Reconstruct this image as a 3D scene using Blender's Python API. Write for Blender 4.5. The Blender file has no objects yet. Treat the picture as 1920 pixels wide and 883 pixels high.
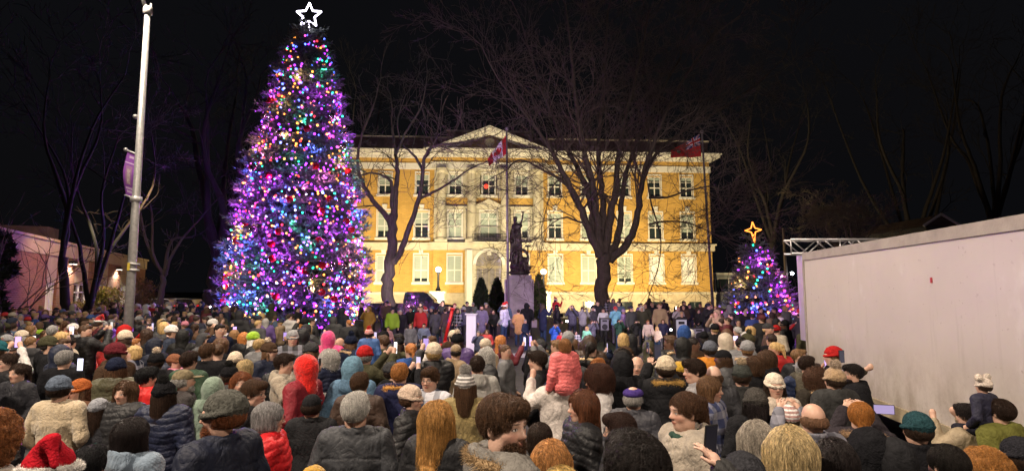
import bpy, math, random
import numpy as np
from mathutils import Vector, Matrix
R = math.radians
random.seed(7); rng = np.random.default_rng(7)
SC = bpy.context.scene
COL = SC.collection

# ------------------------------------------------------------------ camera
F0 = 1050.0; CX = 960.0; CY = 441.5; CH = 2.45
PITCH = math.atan(0.0985)
cd = bpy.data.cameras.new('camera'); cam = bpy.data.objects.new('camera', cd); COL.objects.link(cam)
cam.location = (0, 0, CH); cam.rotation_euler = (math.pi/2 + PITCH, 0, 0)
cd.sensor_width = 36; cd.lens = F0/1920*36; cd.clip_end = 2000; cd.clip_start = 0.05
SC.camera = cam
# ------------------------------------------------------------------ world, exposure
w = bpy.data.worlds.new('World'); SC.world = w; w.use_nodes = True
bgn = w.node_tree.nodes['Background']
sky = w.node_tree.nodes.new('ShaderNodeTexSky'); sky.sky_type = 'NISHITA'; sky.sun_disc = False
sky.sun_elevation = R(-4.5); sky.sun_rotation = R(200); sky.air_density = 1.0
w.node_tree.links.new(sky.outputs[0], bgn.inputs[0]); bgn.inputs[1].default_value = 0.08
# faint glow of the town in the night air, added to the sky
gb = w.node_tree.nodes.new('ShaderNodeBackground'); gb.inputs[0].default_value = (.78,.80,1.0,1); gb.inputs[1].default_value = .0042
ads = w.node_tree.nodes.new('ShaderNodeAddShader'); wo_ = w.node_tree.nodes['World Output']
w.node_tree.links.new(bgn.outputs[0], ads.inputs[0]); w.node_tree.links.new(gb.outputs[0], ads.inputs[1]); w.node_tree.links.new(ads.outputs[0], wo_.inputs[0])
SC.view_settings.view_transform = 'Standard'; SC.view_settings.look = 'None'
SC.view_settings.exposure = 0.0; SC.view_settings.gamma = 1; SC.view_settings.use_curve_mapping = False
SC.cycles.use_denoising = True
SC.cycles.use_light_tree = True
SC.cycles.max_bounces = 5; SC.cycles.diffuse_bounces = 2; SC.cycles.glossy_bounces = 2
SC.cycles.transmission_bounces = 3; SC.cycles.transparent_max_bounces = 6
SC.cycles.sample_clamp_indirect = 3.0; SC.cycles.caustics_reflective = False; SC.cycles.caustics_refractive = False

cp, sp = math.cos(PITCH), math.sin(PITCH)
def ray(px, py):
    a = (px-CX)/F0; b = (CY-py)/F0
    return Vector((a, cp - b*sp, sp + b*cp))
def at(px, py, Y):
    r = ray(px, py); t = Y/r.y
    return Vector((r.x*t, Y, CH + r.z*t))
def proj(p):
    x, y, z = p[0], p[1], p[2]-CH
    fw = y*cp + z*sp; up = -y*sp + z*cp
    return CX + F0*x/fw, CY - F0*up/fw, fw

def light(name, kind, loc, target, power, col, size=0.3, spot=60, blend=0.5):
    l = bpy.data.lights.new(name, kind); l.energy = power; l.color = col
    if kind == 'AREA': l.shape = 'DISK'; l.size = size
    else: l.shadow_soft_size = size
    if kind == 'SPOT': l.spot_size = R(spot); l.spot_blend = blend
    o = bpy.data.objects.new(name, l); COL.objects.link(o); o.location = loc
    if target is not None:
        o.rotation_euler = (Vector(target)-Vector(loc)).to_track_quat('-Z', 'Y').to_euler()
    return o
WARM = (1.0, 0.83, 0.66)
# street lamps over the square (one carries on the visible pole, two stand near the photographer), then two added fill spots
light('street_or_fill_light', 'SPOT', (-9.3, 11.4, 10.6), (-8.2, 12.5, 0), 2600, (1.0, .86, .70), .25, 150, .6)
light('street_or_fill_light', 'SPOT', (-7.0, .5, 10.0), (-1.5, 6.5, 0), 7600, WARM, .35, 118, .7)
light('street_or_fill_light', 'SPOT', (3.2, -3.0, 10.0), (2.5, 7.5, 0), 3400, WARM, .35, 112, .7)
light('street_or_fill_light', 'SPOT', (-1.0, 12.5, 11.5), (-1.0, 11.0, 0), 5200, WARM, .35, 125, .7)  # fill spot added overhead, in front of the camera, to brighten head tops
light('street_or_fill_light', 'SPOT', (9.0, 2.0, 9.0), (7.5, 37, 17), 5500, (1.0, .86, .76), .3, 62, .8)  # unseen spot added to brighten the elm crown
# stage spots, most hung on the truss of the mobile stage: purple and cool white
light('stage_light', 'SPOT', (5.2, 12.6, 4.6), (0.5, 26, 1.0), 1500, (.90, .80, 1.0), .12, 52, .7)
light('stage_light', 'SPOT', (4.6, 12.6, 4.6), (6.5, 24, .5), 1300, (1.0, .72, .95), .12, 46, .7)
light('stage_light', 'SPOT', (3.6, 12.6, 4.6), (-6.0, 38, 2.0), 2400, (.60, .32, 1.0), .12, 60, .7)
light('stage_light', 'SPOT', (2.8, 12.6, 4.8), (-1.5, 37, 8.5), 9000, (1.0, .80, .88), .12, 62, .8)
light('stage_light', 'SPOT', (5.0, 12.6, 4.6), (13, 27, 1.2), 700, (.55, .15, 1.0), .12, 50, .7)
light('stage_light', 'SPOT', (-3.0, 21, 3.5), (-20.5, 40, 9.0), 700, (.5, .15, 1.0), .2, 18, .9)  # stands apart from the truss, aimed at the far left tree
light('stage_light', 'SPOT', (2.8, 12.6, 4.8), (-9.0, 41, 1.6), 26000, (1.0, .82, .88), .12, 13, .6)
light('stage_light', 'SPOT', (5.0, 12.6, 4.8), (12.5, 38, 12.0), 5000, (1.0, .85, .85), .12, 16, .6)

# ------------------------------------------------------------------ materials
MATS = {}
def mat(name, col=(.5,.5,.5), rough=.6, metal=0.0, bump=0.0, scale=40, var=0.0, vscale=6, emis=None, estr=0, coat=0, stretch=None, sheen=0, detail=5, island=0, crease=0):
    if name in MATS: return MATS[name]
    m = bpy.data.materials.new(name); m.use_nodes = True; nt = m.node_tree; b = nt.nodes['Principled BSDF']
    b.inputs['Base Color'].default_value = (*col, 1); b.inputs['Roughness'].default_value = rough
    b.inputs['Metallic'].default_value = metal
    if coat: b.inputs['Coat Weight'].default_value = coat
    if sheen: b.inputs['Sheen Weight'].default_value = sheen
    tc = nt.nodes.new('ShaderNodeTexCoord'); vec = tc.outputs['Object']
    if stretch:
        mp = nt.nodes.new('ShaderNodeMapping'); mp.inputs['Scale'].default_value = stretch
        nt.links.new(vec, mp.inputs[0]); vec = mp.outputs[0]
    if var:
        n = nt.nodes.new('ShaderNodeTexNoise'); n.inputs['Scale'].default_value = vscale; n.inputs['Detail'].default_value = detail
        n.inputs['Roughness'].default_value = .65
        nt.links.new(vec, n.inputs[0])
        mr = nt.nodes.new('ShaderNodeMapRange'); mr.inputs[1].default_value = .3; mr.inputs[2].default_value = .7
        mr.inputs[3].default_value = 1-var; mr.inputs[4].default_value = 1+var
        nt.links.new(n.outputs[0], mr.inputs[0])
        h = nt.nodes.new('ShaderNodeVectorMath'); h.operation = 'SCALE'; h.inputs[0].default_value = col
        nt.links.new(mr.outputs[0], h.inputs['Scale']); nt.links.new(h.outputs[0], b.inputs['Base Color'])
    if island:                      # every strand, blade or tuft a little different
        g = nt.nodes.new('ShaderNodeNewGeometry'); ir = nt.nodes.new('ShaderNodeMapRange'); ir.inputs[3].default_value = 1-island; ir.inputs[4].default_value = 1+island*1.3
        nt.links.new(g.outputs['Random Per Island'], ir.inputs[0]); h3 = nt.nodes.new('ShaderNodeVectorMath'); h3.operation = 'SCALE'
        if var: nt.links.new(h.outputs[0], h3.inputs[0])
        else: h3.inputs[0].default_value = col
        nt.links.new(ir.outputs[0], h3.inputs['Scale']); nt.links.new(h3.outputs[0], b.inputs['Base Color'])
    if bump:
        n2 = nt.nodes.new('ShaderNodeTexNoise'); n2.inputs['Scale'].default_value = scale; n2.inputs['Detail'].default_value = 4
        nt.links.new(vec, n2.inputs[0])
        bp = nt.nodes.new('ShaderNodeBump'); bp.inputs['Strength'].default_value = bump; bp.inputs['Distance'].default_value = .02
        nt.links.new(n2.outputs[0], bp.inputs['Height']); nt.links.new(bp.outputs[0], b.inputs['Normal'])
        if crease:                  # soft folds: ridged, stretched noise
            mp = nt.nodes.new('ShaderNodeMapping'); mp.inputs['Scale'].default_value = (1,1,.55); mp.inputs['Rotation'].default_value = (.2,.5,.3); nt.links.new(tc.outputs['Object'], mp.inputs[0])
            n3 = nt.nodes.new('ShaderNodeTexNoise'); n3.inputs['Scale'].default_value = 11; n3.inputs['Detail'].default_value = 3; n3.inputs['Distortion'].default_value = 1.2; nt.links.new(mp.outputs[0], n3.inputs[0])
            s1 = nt.nodes.new('ShaderNodeMath'); s1.operation = 'SUBTRACT'; nt.links.new(n3.outputs[0], s1.inputs[0]); s1.inputs[1].default_value = .5
            s2 = nt.nodes.new('ShaderNodeMath'); s2.operation = 'ABSOLUTE'; nt.links.new(s1.outputs[0], s2.inputs[0]); s3 = nt.nodes.new('ShaderNodeMath'); s3.operation = 'POWER'; nt.links.new(s2.outputs[0], s3.inputs[0]); s3.inputs[1].default_value = .5
            b2 = nt.nodes.new('ShaderNodeBump'); b2.inputs['Strength'].default_value = crease; b2.inputs['Distance'].default_value = .05; nt.links.new(s3.outputs[0], b2.inputs['Height']); nt.links.new(b2.outputs[0], bp.inputs['Normal'])
    if emis:
        b.inputs['Emission Color'].default_value = (*emis, 1); b.inputs['Emission Strength'].default_value = estr
    MATS[name] = m
    return m
def M(m, mk):                       # helper to reach nodes
    return m.node_tree, m.node_tree.nodes['Principled BSDF']

# ------------------------------------------------------------------ mesh helpers
def mesh_np(name, V, Fs, smooth=False, mats=None, mi=None, attrs=None):
    """V (n,3); Fs = list of (m,k) int arrays"""
    me = bpy.data.meshes.new(name)
    V = np.asarray(V, dtype=np.float32)
    me.vertices.add(len(V)); me.vertices.foreach_set('co', V.ravel())
    Fs = [np.asarray(f, dtype=np.int32) for f in Fs if len(f)]
    loops = np.concatenate([f.ravel() for f in Fs]) if Fs else np.zeros(0, np.int32)
    tot = np.concatenate([np.full(len(f), f.shape[1], np.int32) for f in Fs]) if Fs else np.zeros(0, np.int32)
    st = np.concatenate([[0], np.cumsum(tot)[:-1]]).astype(np.int32) if len(tot) else tot
    me.loops.add(len(loops)); me.loops.foreach_set('vertex_index', loops)
    me.polygons.add(len(tot)); me.polygons.foreach_set('loop_start', st); me.polygons.foreach_set('loop_total', tot)
    if mi is not None: me.polygons.foreach_set('material_index', np.asarray(mi, np.int32))
    me.polygons.foreach_set('use_smooth', np.full(len(tot), smooth))
    if attrs:
        for k, (typ, arr) in attrs.items():
            a = me.attributes.new(k, typ, 'POINT')
            a.data.foreach_set('vector' if typ == 'FLOAT_VECTOR' else 'color', np.asarray(arr, np.float32).ravel())
    if mats:
        for m in mats: me.materials.append(m)
    me.update(calc_edges=True); me.validate()
    return me
def link(name, me, parent=None, loc=None, rot=None, scale=None):
    o = bpy.data.objects.new(name, me); COL.objects.link(o)
    if parent: o.parent = parent
    if loc is not None: o.location = loc
    if rot is not None: o.rotation_euler = rot
    if scale is not None: o.scale = scale if hasattr(scale, '__len__') else (scale,)*3
    return o
def tag(o, label=None, cat=None, group=None, kind=None):
    if label: o['label'] = label
    if cat: o['category'] = cat
    if group: o['group'] = group
    if kind: o['kind'] = kind
    return o
def empty(name, loc, label, cat, group=None, rz=0):
    o = bpy.data.objects.new(name, None); COL.objects.link(o); o.location = loc; o.rotation_euler = (0,0,rz)
    o.empty_display_size = .3
    return tag(o, label, cat, group)

class MB:
    """collects boxes, prisms, tubes, lathes into one mesh with material indices"""
    def __init__(s): s.v = []; s.f = []; s.n = 0; s.mi = []; s.cur = 0
    def raw(s, V, F):
        s.v.extend([tuple(p) for p in V])
        for f in F: s.f.append([i+s.n for i in f]); s.mi.append(s.cur)
        s.n += len(V)
    def box(s, x0, x1, y0, y1, z0, z1, T=None):
        V = [Vector(p) for p in ((x0,y0,z0),(x1,y0,z0),(x1,y1,z0),(x0,y1,z0),(x0,y0,z1),(x1,y0,z1),(x1,y1,z1),(x0,y1,z1))]
        if T: V = [T @ p for p in V]
        s.raw(V, [(0,3,2,1),(4,5,6,7),(0,1,5,4),(1,2,6,5),(2,3,7,6),(3,0,4,7)])
    def tube(s, pts, rad, n=8, cap=True):
        pts = [Vector(p) for p in pts]
        if not hasattr(rad, '__len__'): rad = [rad]*len(pts)
        V = []; F = []; prev = None
        for i, p in enumerate(pts):
            d = (pts[min(i+1,len(pts)-1)] - pts[max(i-1,0)]).normalized()
            a = prev if prev is not None else (Vector((1,0,0)) if abs(d.x) < .9 else Vector((0,1,0)))
            a = (a - d*a.dot(d)).normalized(); b = d.cross(a); prev = a
            for k in range(n):
                t = 2*math.pi*k/n; V.append(p + (a*math.cos(t)+b*math.sin(t))*rad[i])
        for i in range(len(pts)-1):
            for k in range(n):
                F.append((i*n+k, i*n+(k+1)%n, (i+1)*n+(k+1)%n, (i+1)*n+k))
        if cap: F.append(tuple(range(n))[::-1]); F.append(tuple(range((len(pts)-1)*n, len(pts)*n)))
        s.raw(V, F)
    def lathe(s, prof, c=(0,0,0), n=16, cap=True):
        V = []; F = []
        for r, z in prof:
            for k in range(n):
                t = 2*math.pi*k/n; V.append((c[0]+r*math.cos(t), c[1]+r*math.sin(t), c[2]+z))
        for i in range(len(prof)-1):
            for k in range(n): F.append((i*n+k, i*n+(k+1)%n, (i+1)*n+(k+1)%n, (i+1)*n+k))
        if cap: F.append(tuple(range(n))[::-1]); F.append(tuple(range((len(prof)-1)*n, len(prof)*n)))
        s.raw(V, F)
    def prism(s, poly, y0, y1):       # polygon (x,z) extruded in y
        n = len(poly)
        V = [(x, y0, z) for x, z in poly] + [(x, y1, z) for x, z in poly]
        F = [tuple(range(n)), tuple(range(2*n-1, n-1, -1))]
        for k in range(n): F.append((k, k+n, (k+1)%n+n, (k+1)%n))
        s.raw(V, F)
    def sphere(s, c, r, n=10, sq=(1,1,1)):
        m = max(4, n//2); prof = []
        V = [(c[0], c[1], c[2]-r*sq[2])]; F = []
        for i in range(1, m):
            a = math.pi*i/m
            for k in range(n):
                t = 2*math.pi*k/n
                V.append((c[0]+r*sq[0]*math.sin(a)*math.cos(t), c[1]+r*sq[1]*math.sin(a)*math.sin(t), c[2]-r*sq[2]*math.cos(a)))
        V.append((c[0], c[1], c[2]+r*sq[2])); L = len(V)-1
        for k in range(n): F.append((0, 1+(k+1)%n, 1+k)); F.append((L, L-n+k, L-n+(k+1)%n))
        for i in range(m-2):
            for k in range(n): F.append((1+i*n+k, 1+i*n+(k+1)%n, 1+(i+1)*n+(k+1)%n, 1+(i+1)*n+k))
        s.raw(V, F)
    def build(s, name, mats, parent=None, smooth=False, loc=None, rot=None, scale=None, bevel=0):
        me = s.mesh(name, mats, smooth)
        o = link(name, me, parent, loc, rot, scale)
        if bevel:
            b = o.modifiers.new('bevel', 'BEVEL'); b.width = bevel; b.segments = 2; b.limit_method = 'ANGLE'
        return o
    def mesh(s, name, mats, smooth=False):
        if not isinstance(mats, (list, tuple)): mats = [mats]
        me = bpy.data.meshes.new(name); me.from_pydata([tuple(p) for p in s.v], [], s.f)
        for m in mats: me.materials.append(m)
        me.polygons.foreach_set('material_index', s.mi)
        me.polygons.foreach_set('use_smooth', [smooth]*len(s.f)); me.update()
        return me

def prisms_np(A, B, ra, rb, n=3):
    """tapered prisms between A and B (N,3)"""
    A = np.asarray(A, float); B = np.asarray(B, float); ra = np.asarray(ra, float); rb = np.asarray(rb, float)
    D = B-A; L = np.linalg.norm(D, axis=1, keepdims=True)+1e-9; D = D/L
    up = np.where(np.abs(D[:, 2:3]) < .9, np.array([[0,0,1.]]), np.array([[1.,0,0]]))
    X = np.cross(up, D); X /= np.linalg.norm(X, axis=1, keepdims=True)+1e-9; Y = np.cross(D, X)
    N = len(A); V = np.zeros((N, 2*n, 3))
    for k in range(n):
        t = 2*math.pi*k/n; o = X*math.cos(t)+Y*math.sin(t)
        V[:, k] = A+o*ra[:, None]; V[:, n+k] = B+o*rb[:, None]
    base = (np.arange(N)*2*n)[:, None]
    F = [base+np.array([[k, (k+1)%n, n+(k+1)%n, n+k]]) for k in range(n)]
    return V.reshape(-1, 3), np.concatenate(F)
def tris_np(P, D, W, ln, wd):
    """thin blades: root P, direction D, side W"""
    V = np.stack([P-W*wd[:, None], P+W*wd[:, None], P+D*ln[:, None]], 1)
    return V.reshape(-1, 3), np.arange(len(P)*3).reshape(-1, 3)
# ================================================================== SETTING
asph = mat('asphalt', (.045,.043,.045), .75, bump=.3, scale=60, var=.35, vscale=3)
grass = mat('lawn_grass', (.035,.055,.02), .9, bump=.6, scale=50, var=.5, vscale=4)
concrete = mat('concrete', (.32,.31,.29), .8, bump=.2, scale=30, var=.2, vscale=2)
def sheet(name, x0, x1, y0, y1, z, m):
    b = MB(); b.raw([(x0,y0,z),(x1,y0,z),(x1,y1,z),(x0,y1,z)], [(0,1,2,3)])
    return tag(b.build(name, m), kind='structure')
sheet('ground', -600, 600, -60, 900, 0, mat('soil', (.03,.032,.02), .95, bump=.3, scale=5, var=.3, vscale=1))
sheet('street', -60, 60, -30, 21, .004, asph)
def slab(name, x0, x1, y0, y1, z0, z1, m):
    b = MB(); b.box(x0, x1, y0, y1, z0, z1); return tag(b.build(name, m, bevel=.01), kind='structure')
slab('lawn', -60, 60, 21.3, 55, -.2, .11, grass)
slab('kerb', -60, 60, 21.0, 21.3, -.2, .13, concrete)
sheet('path', -6, 1.0, 21.3, 54, .114, mat('worn_path', (.10,.095,.09), .85, bump=.3, scale=20, var=.3, vscale=2))
sheet('driveway', -30, 60, 47.0, 53.0, .118, asph)

# ------------------------------------------------------------------ main building (yellow brick, stone trim)
BR = R(-3.4)                         # right end recedes
B0 = at(916, 560, 61.0); B0.z = 0
bu = Vector((math.cos(-BR), math.sin(-BR), 0)); bn = Vector((bu.y, -bu.x, 0))   # bn to viewer
def fac(px, py, off=0.0):            # pixel -> (u, z) on facade plane pushed 'off' towards the viewer
    r = ray(px, py); o = B0 + bn*off - Vector((0,0,CH))
    t = o.dot(bn)/r.dot(bn); p = r*t
    return (p-(B0-Vector((0,0,0)))).dot(bu), CH+p.z
def fu(px, py=450): return fac(px, py)[0]
def fz(py, px=1000): return fac(px, py)[1]

yb = bpy.data.materials.new('yellow_brick'); yb.use_nodes = True
nt = yb.node_tree; pb = nt.nodes['Principled BSDF']; tc = nt.nodes.new('ShaderNodeTexCoord')
mp = nt.nodes.new('ShaderNodeMapping'); mp.inputs['Rotation'].default_value = (R(90), 0, 0)
nt.links.new(tc.outputs['Object'], mp.inputs[0])
br = nt.nodes.new('ShaderNodeTexBrick'); br.inputs['Scale'].default_value = 1.0
br.inputs['Color1'].default_value = (.50,.295,.06,1); br.inputs['Color2'].default_value = (.58,.355,.08,1); br.inputs['Mortar'].default_value = (.42,.27,.09,1)
br.inputs['Mortar Size'].default_value = .02; br.inputs['Brick Width'].default_value = .44; br.inputs['Row Height'].default_value = .15
nt.links.new(mp.outputs[0], br.inputs[0])
nz = nt.nodes.new('ShaderNodeTexNoise'); nz.inputs['Scale'].default_value = .7; nz.inputs['Detail'].default_value = 8; nz.inputs['Roughness'].default_value = .7
nt.links.new(tc.outputs['Object'], nz.inputs[0])
mr = nt.nodes.new('ShaderNodeMapRange'); mr.inputs[1].default_value = .3; mr.inputs[2].default_value = .7; mr.inputs[3].default_value = .8; mr.inputs[4].default_value = 1.12
nt.links.new(nz.outputs[0], mr.inputs[0])
vs = nt.nodes.new('ShaderNodeVectorMath'); vs.operation = 'SCALE'; nt.links.new(br.outputs[0], vs.inputs[0]); nt.links.new(mr.outputs[0], vs.inputs['Scale'])
nt.links.new(vs.outputs[0], pb.inputs['Base Color']); pb.inputs['Roughness'].default_value = .8
bpn = nt.nodes.new('ShaderNodeBump'); bpn.inputs['Strength'].default_value = .5; bpn.inputs['Distance'].default_value = .02
nt.links.new(br.outputs['Fac'], bpn.inputs['Height']); bpn.invert = True; nt.links.new(bpn.outputs[0], pb.inputs['Normal'])

stone = mat('limestone', (.50,.46,.35), .8, bump=.25, scale=9, var=.16, vscale=1.5)
stone2 = mat('rough_limestone', (.44,.37,.25), .85, bump=.5, scale=6, var=.28, vscale=1.2)
whitep = mat('white_paint', (.66,.64,.58), .5, bump=.08, scale=20, var=.06, vscale=3)
roofm = mat('dark_roof', (.085,.055,.045), .8, bump=.3, scale=8, var=.35, vscale=1)
glassd = mat('window_glass_dark', (.02,.03,.035), .08, var=.3, vscale=.6, coat=.5)
blindm = mat('window_blind', (.33,.39,.34), .7, stretch=(1,1,14), bump=.2, scale=3, var=.12, vscale=2)
blindlit = mat('lit_window_blind', (.6,.58,.5), .7, var=.1, vscale=2, emis=(1.0,.82,.55), estr=.35)
metald = mat('dark_metal', (.03,.03,.032), .45, metal=.6, bump=.1)

bld = empty('courthouse', B0, 'large yellow brick courthouse with stone pediment, columns and arched entrance, floodlit', 'building', rz=-BR)
# local frame: x = u along the facade, y = depth (away), z up.  viewer side is -y
def LP(px, py, off=0): return fac(px, py, off)
zb = .02
Z = dict(base=fz(549), band0=fz(470), band1=fz(456), arch0=fz(315), fr0=fz(309), fr1=fz(300), cor1=fz(287), par=fz(262))
UL = fu(532); UR = fu(1334)
def gapwall(mb, x0, x1, z0, z1, yf, yb_, holes):
    """wall between z0..z1 with rectangular holes (hx0,hx1,hz0,hz1) in non overlapping columns"""
    holes = sorted([h for h in holes if h[0] > x0-.01 and h[1] < x1+.01 and h[2] >= z0-.01 and h[3] <= z1+.01])
    cols = {}
    for h in holes: cols.setdefault(round((h[0]+h[1])/2, 2), []).append(h)
    x = x0
    for c in sorted(cols):
        hs = sorted(cols[c], key=lambda q: q[2]); a = min(q[0] for q in hs); b = max(q[1] for q in hs)
        mb.box(x, a, yf, yb_, z0, z1); z = z0
        for q in hs:
            if q[2] > z+.001: mb.box(a, b, yf, yb_, z, q[2])
            z = q[3]
        if z < z1-.001: mb.box(a, b, yf, yb_, z, z1)
        x = b
    mb.box(x, x1, yf, yb_, z0, z1)
rows = [(480, 529), (399, 447), (329, 367)]
colsx = [602, 662, 720, 790, 853, 916, 978, 1041, 1103, 1171, 1230, 1290]
holes = []; wins = []
for ci, cx in enumerate(colsx):
    for ri, (t, b_) in enumerate(rows):
        if cx == 916 and ri == 0: continue
        if cx < 650 and ri == 2: pass
        u = fu(cx); hw = 26/2/17.0
        if cx == 916 and ri == 1: hw = 32/2/17.
        if ri == 2: hw = 24/2/17.
        z0, z1 = fz(b_), fz(t)
        holes.append((u-hw, u+hw, z0, z1)); wins.append((u, hw, z0, z1, ri, cx))
CEN = (fu(813), fu(1019))
wall = MB()
inC = lambda h: CEN[0] < (h[0]+h[1])/2 < CEN[1]
gapwall(wall, UL, CEN[0], Z['base'], Z['fr1'], 0, .45, [h for h in holes if not inC(h)])
gapwall(wall, CEN[1], UR, Z['base'], Z['fr1'], 0, .45, [h for h in holes if not inC(h)])
door_w = 24/17.
ezc = fz(497); du = fu(917); dtop = fz(478)
# ground floor of the centre with arched entrance hole
hC = [h for h in holes if inC(h)]
gapwall(wall, CEN[0], du-2.6, Z['base'], Z['band0'], -.5, .45, [h for h in hC if h[3] < Z['band0']])
gapwall(wall, du+2.6, CEN[1], Z['base'], Z['band0'], -.5, .45, [h for h in hC if h[3] < Z['band0']])
# side and rear walls
wall.box(UL, UL+.45, .451, 18, Z['base'], Z['fr1']); wall.box(UR-.45, UR, .451, 18, Z['base'], Z['fr1'])
wall.box(UL+.45, UR-.45, 17.5, 18, Z['base'], Z['fr1'])
# rustication courses on the ground floor as thin proud bands
zz = Z['base']+.12
while zz < Z['band0']-.3:
    for (a, b_) in ((UL, CEN[0]-.01), (CEN[1]+.01, UR)):
        xs = [a]+[v for h in sorted([h for h in holes if h[3] < Z['band0'] and a < h[0] < b_]) for v in (h[0]-.16, h[1]+.16)]+[b_]
        for i in range(0, len(xs), 2):
            if xs[i+1]-xs[i] > .2: wall.box(xs[i]+.004, xs[i+1], -.045, -.001, zz, zz+.44)
    zz += .50
wall.build('wall', yb, bld)
cw = MB()
gapwall(cw, CEN[0], CEN[1], Z['band1'], Z['fr0'], -.15, .45, [h for h in hC if h[3] > Z['band1']])
cw.build('portico_wall', stone, bld)
# entrance surround with arch
en = MB(); zt = Z['band0']; N = 16
x0, x1 = du-2.599, du+2.599; zs = ezc
for sgn in (-1, 1):
    en.box(min(du+sgn*door_w, du+sgn*2.599), max(du+sgn*door_w, du+sgn*2.599), -.9, .45, .1, zs)
for k in range(N):
    a0, a1 = math.pi*k/N, math.pi*(k+1)/N
    p0 = (du+door_w*math.cos(a0), zs+door_w*math.sin(a0)); p1 = (du+door_w*math.cos(a1), zs+door_w*math.sin(a1))
    def outp(a):
        c, s = math.cos(a), math.sin(a); t = min(2.599/abs(c) if abs(c) > 1e-6 else 99, (zt-zs)/s if s > 1e-6 else 99); return (du+c*t, zs+s*t)
    q0, q1 = outp(a0), outp(a1)
    poly = [p0, p1, q1] + ([(q0[0], q1[1])] if abs(q0[0]-q1[0]) > .01 and abs(q0[1]-q1[1]) > .01 and q0[0] > du else ([(q1[0], q0[1])] if abs(q0[0]-q1[0]) > .01 and abs(q0[1]-q1[1]) > .01 else [])) + [q0]
    en.prism(poly, -.9, .45)
en.build('entrance_surround', stone, bld)
am = MB()                           # moulded archivolt, keystone
for k in range(N):
    a0, a1 = math.pi*k/N, math.pi*(k+1)/N
    P = [(du+r*math.cos(a), zs+r*math.sin(a)) for r, a in ((door_w+.0, a0), (door_w+.35, a0), (door_w+.35, a1), (door_w, a1))]
    am.prism(P, -1.0, -.903)
am.box(du-.22, du+.22, -1.12, -.903, dtop-.1, zt-.05)
for sgn in (-1, 1): am.box(du+sgn*2.1-.3, du+sgn*2.1+.3, -1.05, -.903, .3, zt)
am.build('archivolt', whitep, bld)
dr = MB(); dr.box(du-door_w, du+door_w, -.3, -.22, zs-.35, zs-.1)
for xx in (-door_w+.02, -.04, door_w-.1): dr.box(du+xx, du+xx+.08, -.31, -.2, .3, zs-.35)
for xx in (-.75, .62): dr.box(du+xx, du+xx+.1, -.30, -.2, .3, zs-.35)
dr.box(du-door_w, du+door_w, -.305, -.2, .3, 1.0)
for k in range(7):
    a = math.pi*(k+.5)/7; dr.tube([(du, -.26, zs-.1), (du+door_w*math.cos(a), -.26, zs+door_w*math.sin(a)*1.0-.02)], .03, 6)
door = dr.build('entrance_door', mat('cream_door_paint', (.36,.30,.19), .5), bld)
gl = MB(); gl.box(du-door_w, du+door_w, -.19, -.17, .3, zs)
fan = [(du+door_w*math.cos(math.pi*k/14), zs+door_w*math.sin(math.pi*k/14)) for k in range(15)]
gl.prism(fan, -.19, -.17)
gl.build('pane', mat('lit_entrance_glass', (.16,.14,.12), .2, var=.5, vscale=1.2, emis=(1,.76,.48), estr=.10), door)
hd = MB()
for xx in (-.12, .09): hd.tube([(du+xx, -.36, 1.35), (du+xx, -.36, 1.9)], .02, 6)
hd.build('handle', mat('brass', (.5,.35,.12), .3, metal=1), door)
# basement / plinth
pl = MB()
bas = []
for cx in (662, 720, 790, 1103, 1171, 1230, 1300):
    u = fu(cx); bas.append((u-.75, u+.75, .35, 1.25))
gapwall(pl, UL-.2, CEN[0]-.2, .05, Z['base']-.001, -.2, .45, [h for h in bas if h[1] < CEN[0]-.3])
pl2 = MB()
gapwall(pl2, CEN[1]+.2, UR+.2, .05, Z['base']-.001, -.2, .45, [h for h in bas if h[0] > CEN[1]+.3])
pl.box(CEN[0]-.199, du-2.62, -.7, .45, .05, Z['base']-.002); pl2.box(du+2.62, CEN[1]+.199, -.7, .45, .05, Z['base']-.002)
pl.build('plinth', stone2, bld); pl2.build('plinth', stone2, bld)
cap = MB()
for a, b_ in ((UL-.28, du-2.65), (du+2.65, UR+.28)): cap.box(a, b_, -.78 if False else -.30, -.205, Z['base']-.16, Z['base']+.1)
cap.build('water_table', stone, bld)
for i, h in enumerate(bas):
    b = MB(); b.box(h[0], h[1], .10, .16, h[2], h[3]); b.box((h[0]+h[1])/2-.03, (h[0]+h[1])/2+.03, .05, .099, h[2], h[3])
    b.build('basement_window', [glassd], bld)
st = MB()
for k in range(5): st.box(du-3.4-.3*k, du+3.4+.3*k, -1.3-.38*(k+1), -.85 if k == 0 else -1.3-.38*k, .05, .62-.12*k)
st.build('entrance_steps', concrete, bld)
# bands, cornice
bd = MB(); bd.box(UL-.25, CEN[0]-.25, -.25, -.001, Z['band0'], Z['band1']); bd.box(CEN[1]+.25, UR+.25, -.25, -.001, Z['band0'], Z['band1'])
bd.box(CEN[0]-.249, CEN[1]+.249, -.78, .44, Z['band0'], Z['band1'])
bd.box(UL-.4, CEN[0]-.4, -.42, -.251, Z['band1']-.2, Z['band1']-.02); bd.box(CEN[1]+.4, UR+.4, -.42, -.251, Z['band1']-.2, Z['band1']-.02)
bd.box(CEN[0]-.39, CEN[1]+.39, -.98, -.781, Z['band1']-.2, Z['band1']-.02)
bd.box(UR+.001, UR+.25, 0, 18, Z['band0'], Z['band1'])
bd.build('belt_course', stone, bld)
co = MB()
def ring(z0, z1, o, of):            # entablature strip following the portico
    co.box(UL-o, CEN[0]-of, -o, -.001, z0, z1); co.box(CEN[1]+of, UR+o, -o, -.001, z0, z1)
    co.box(CEN[0]-of+.001, CEN[1]+of-.001, -.75-o, .3, z0, z1); co.box(UR+.001, UR+o, 0, 18, z0, z1)
ring(Z['arch0']-.35, Z['fr0']-.005, .12, .35)
z0, z1 = Z['fr1'], Z['cor1']; hh = (z1-z0)
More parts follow.
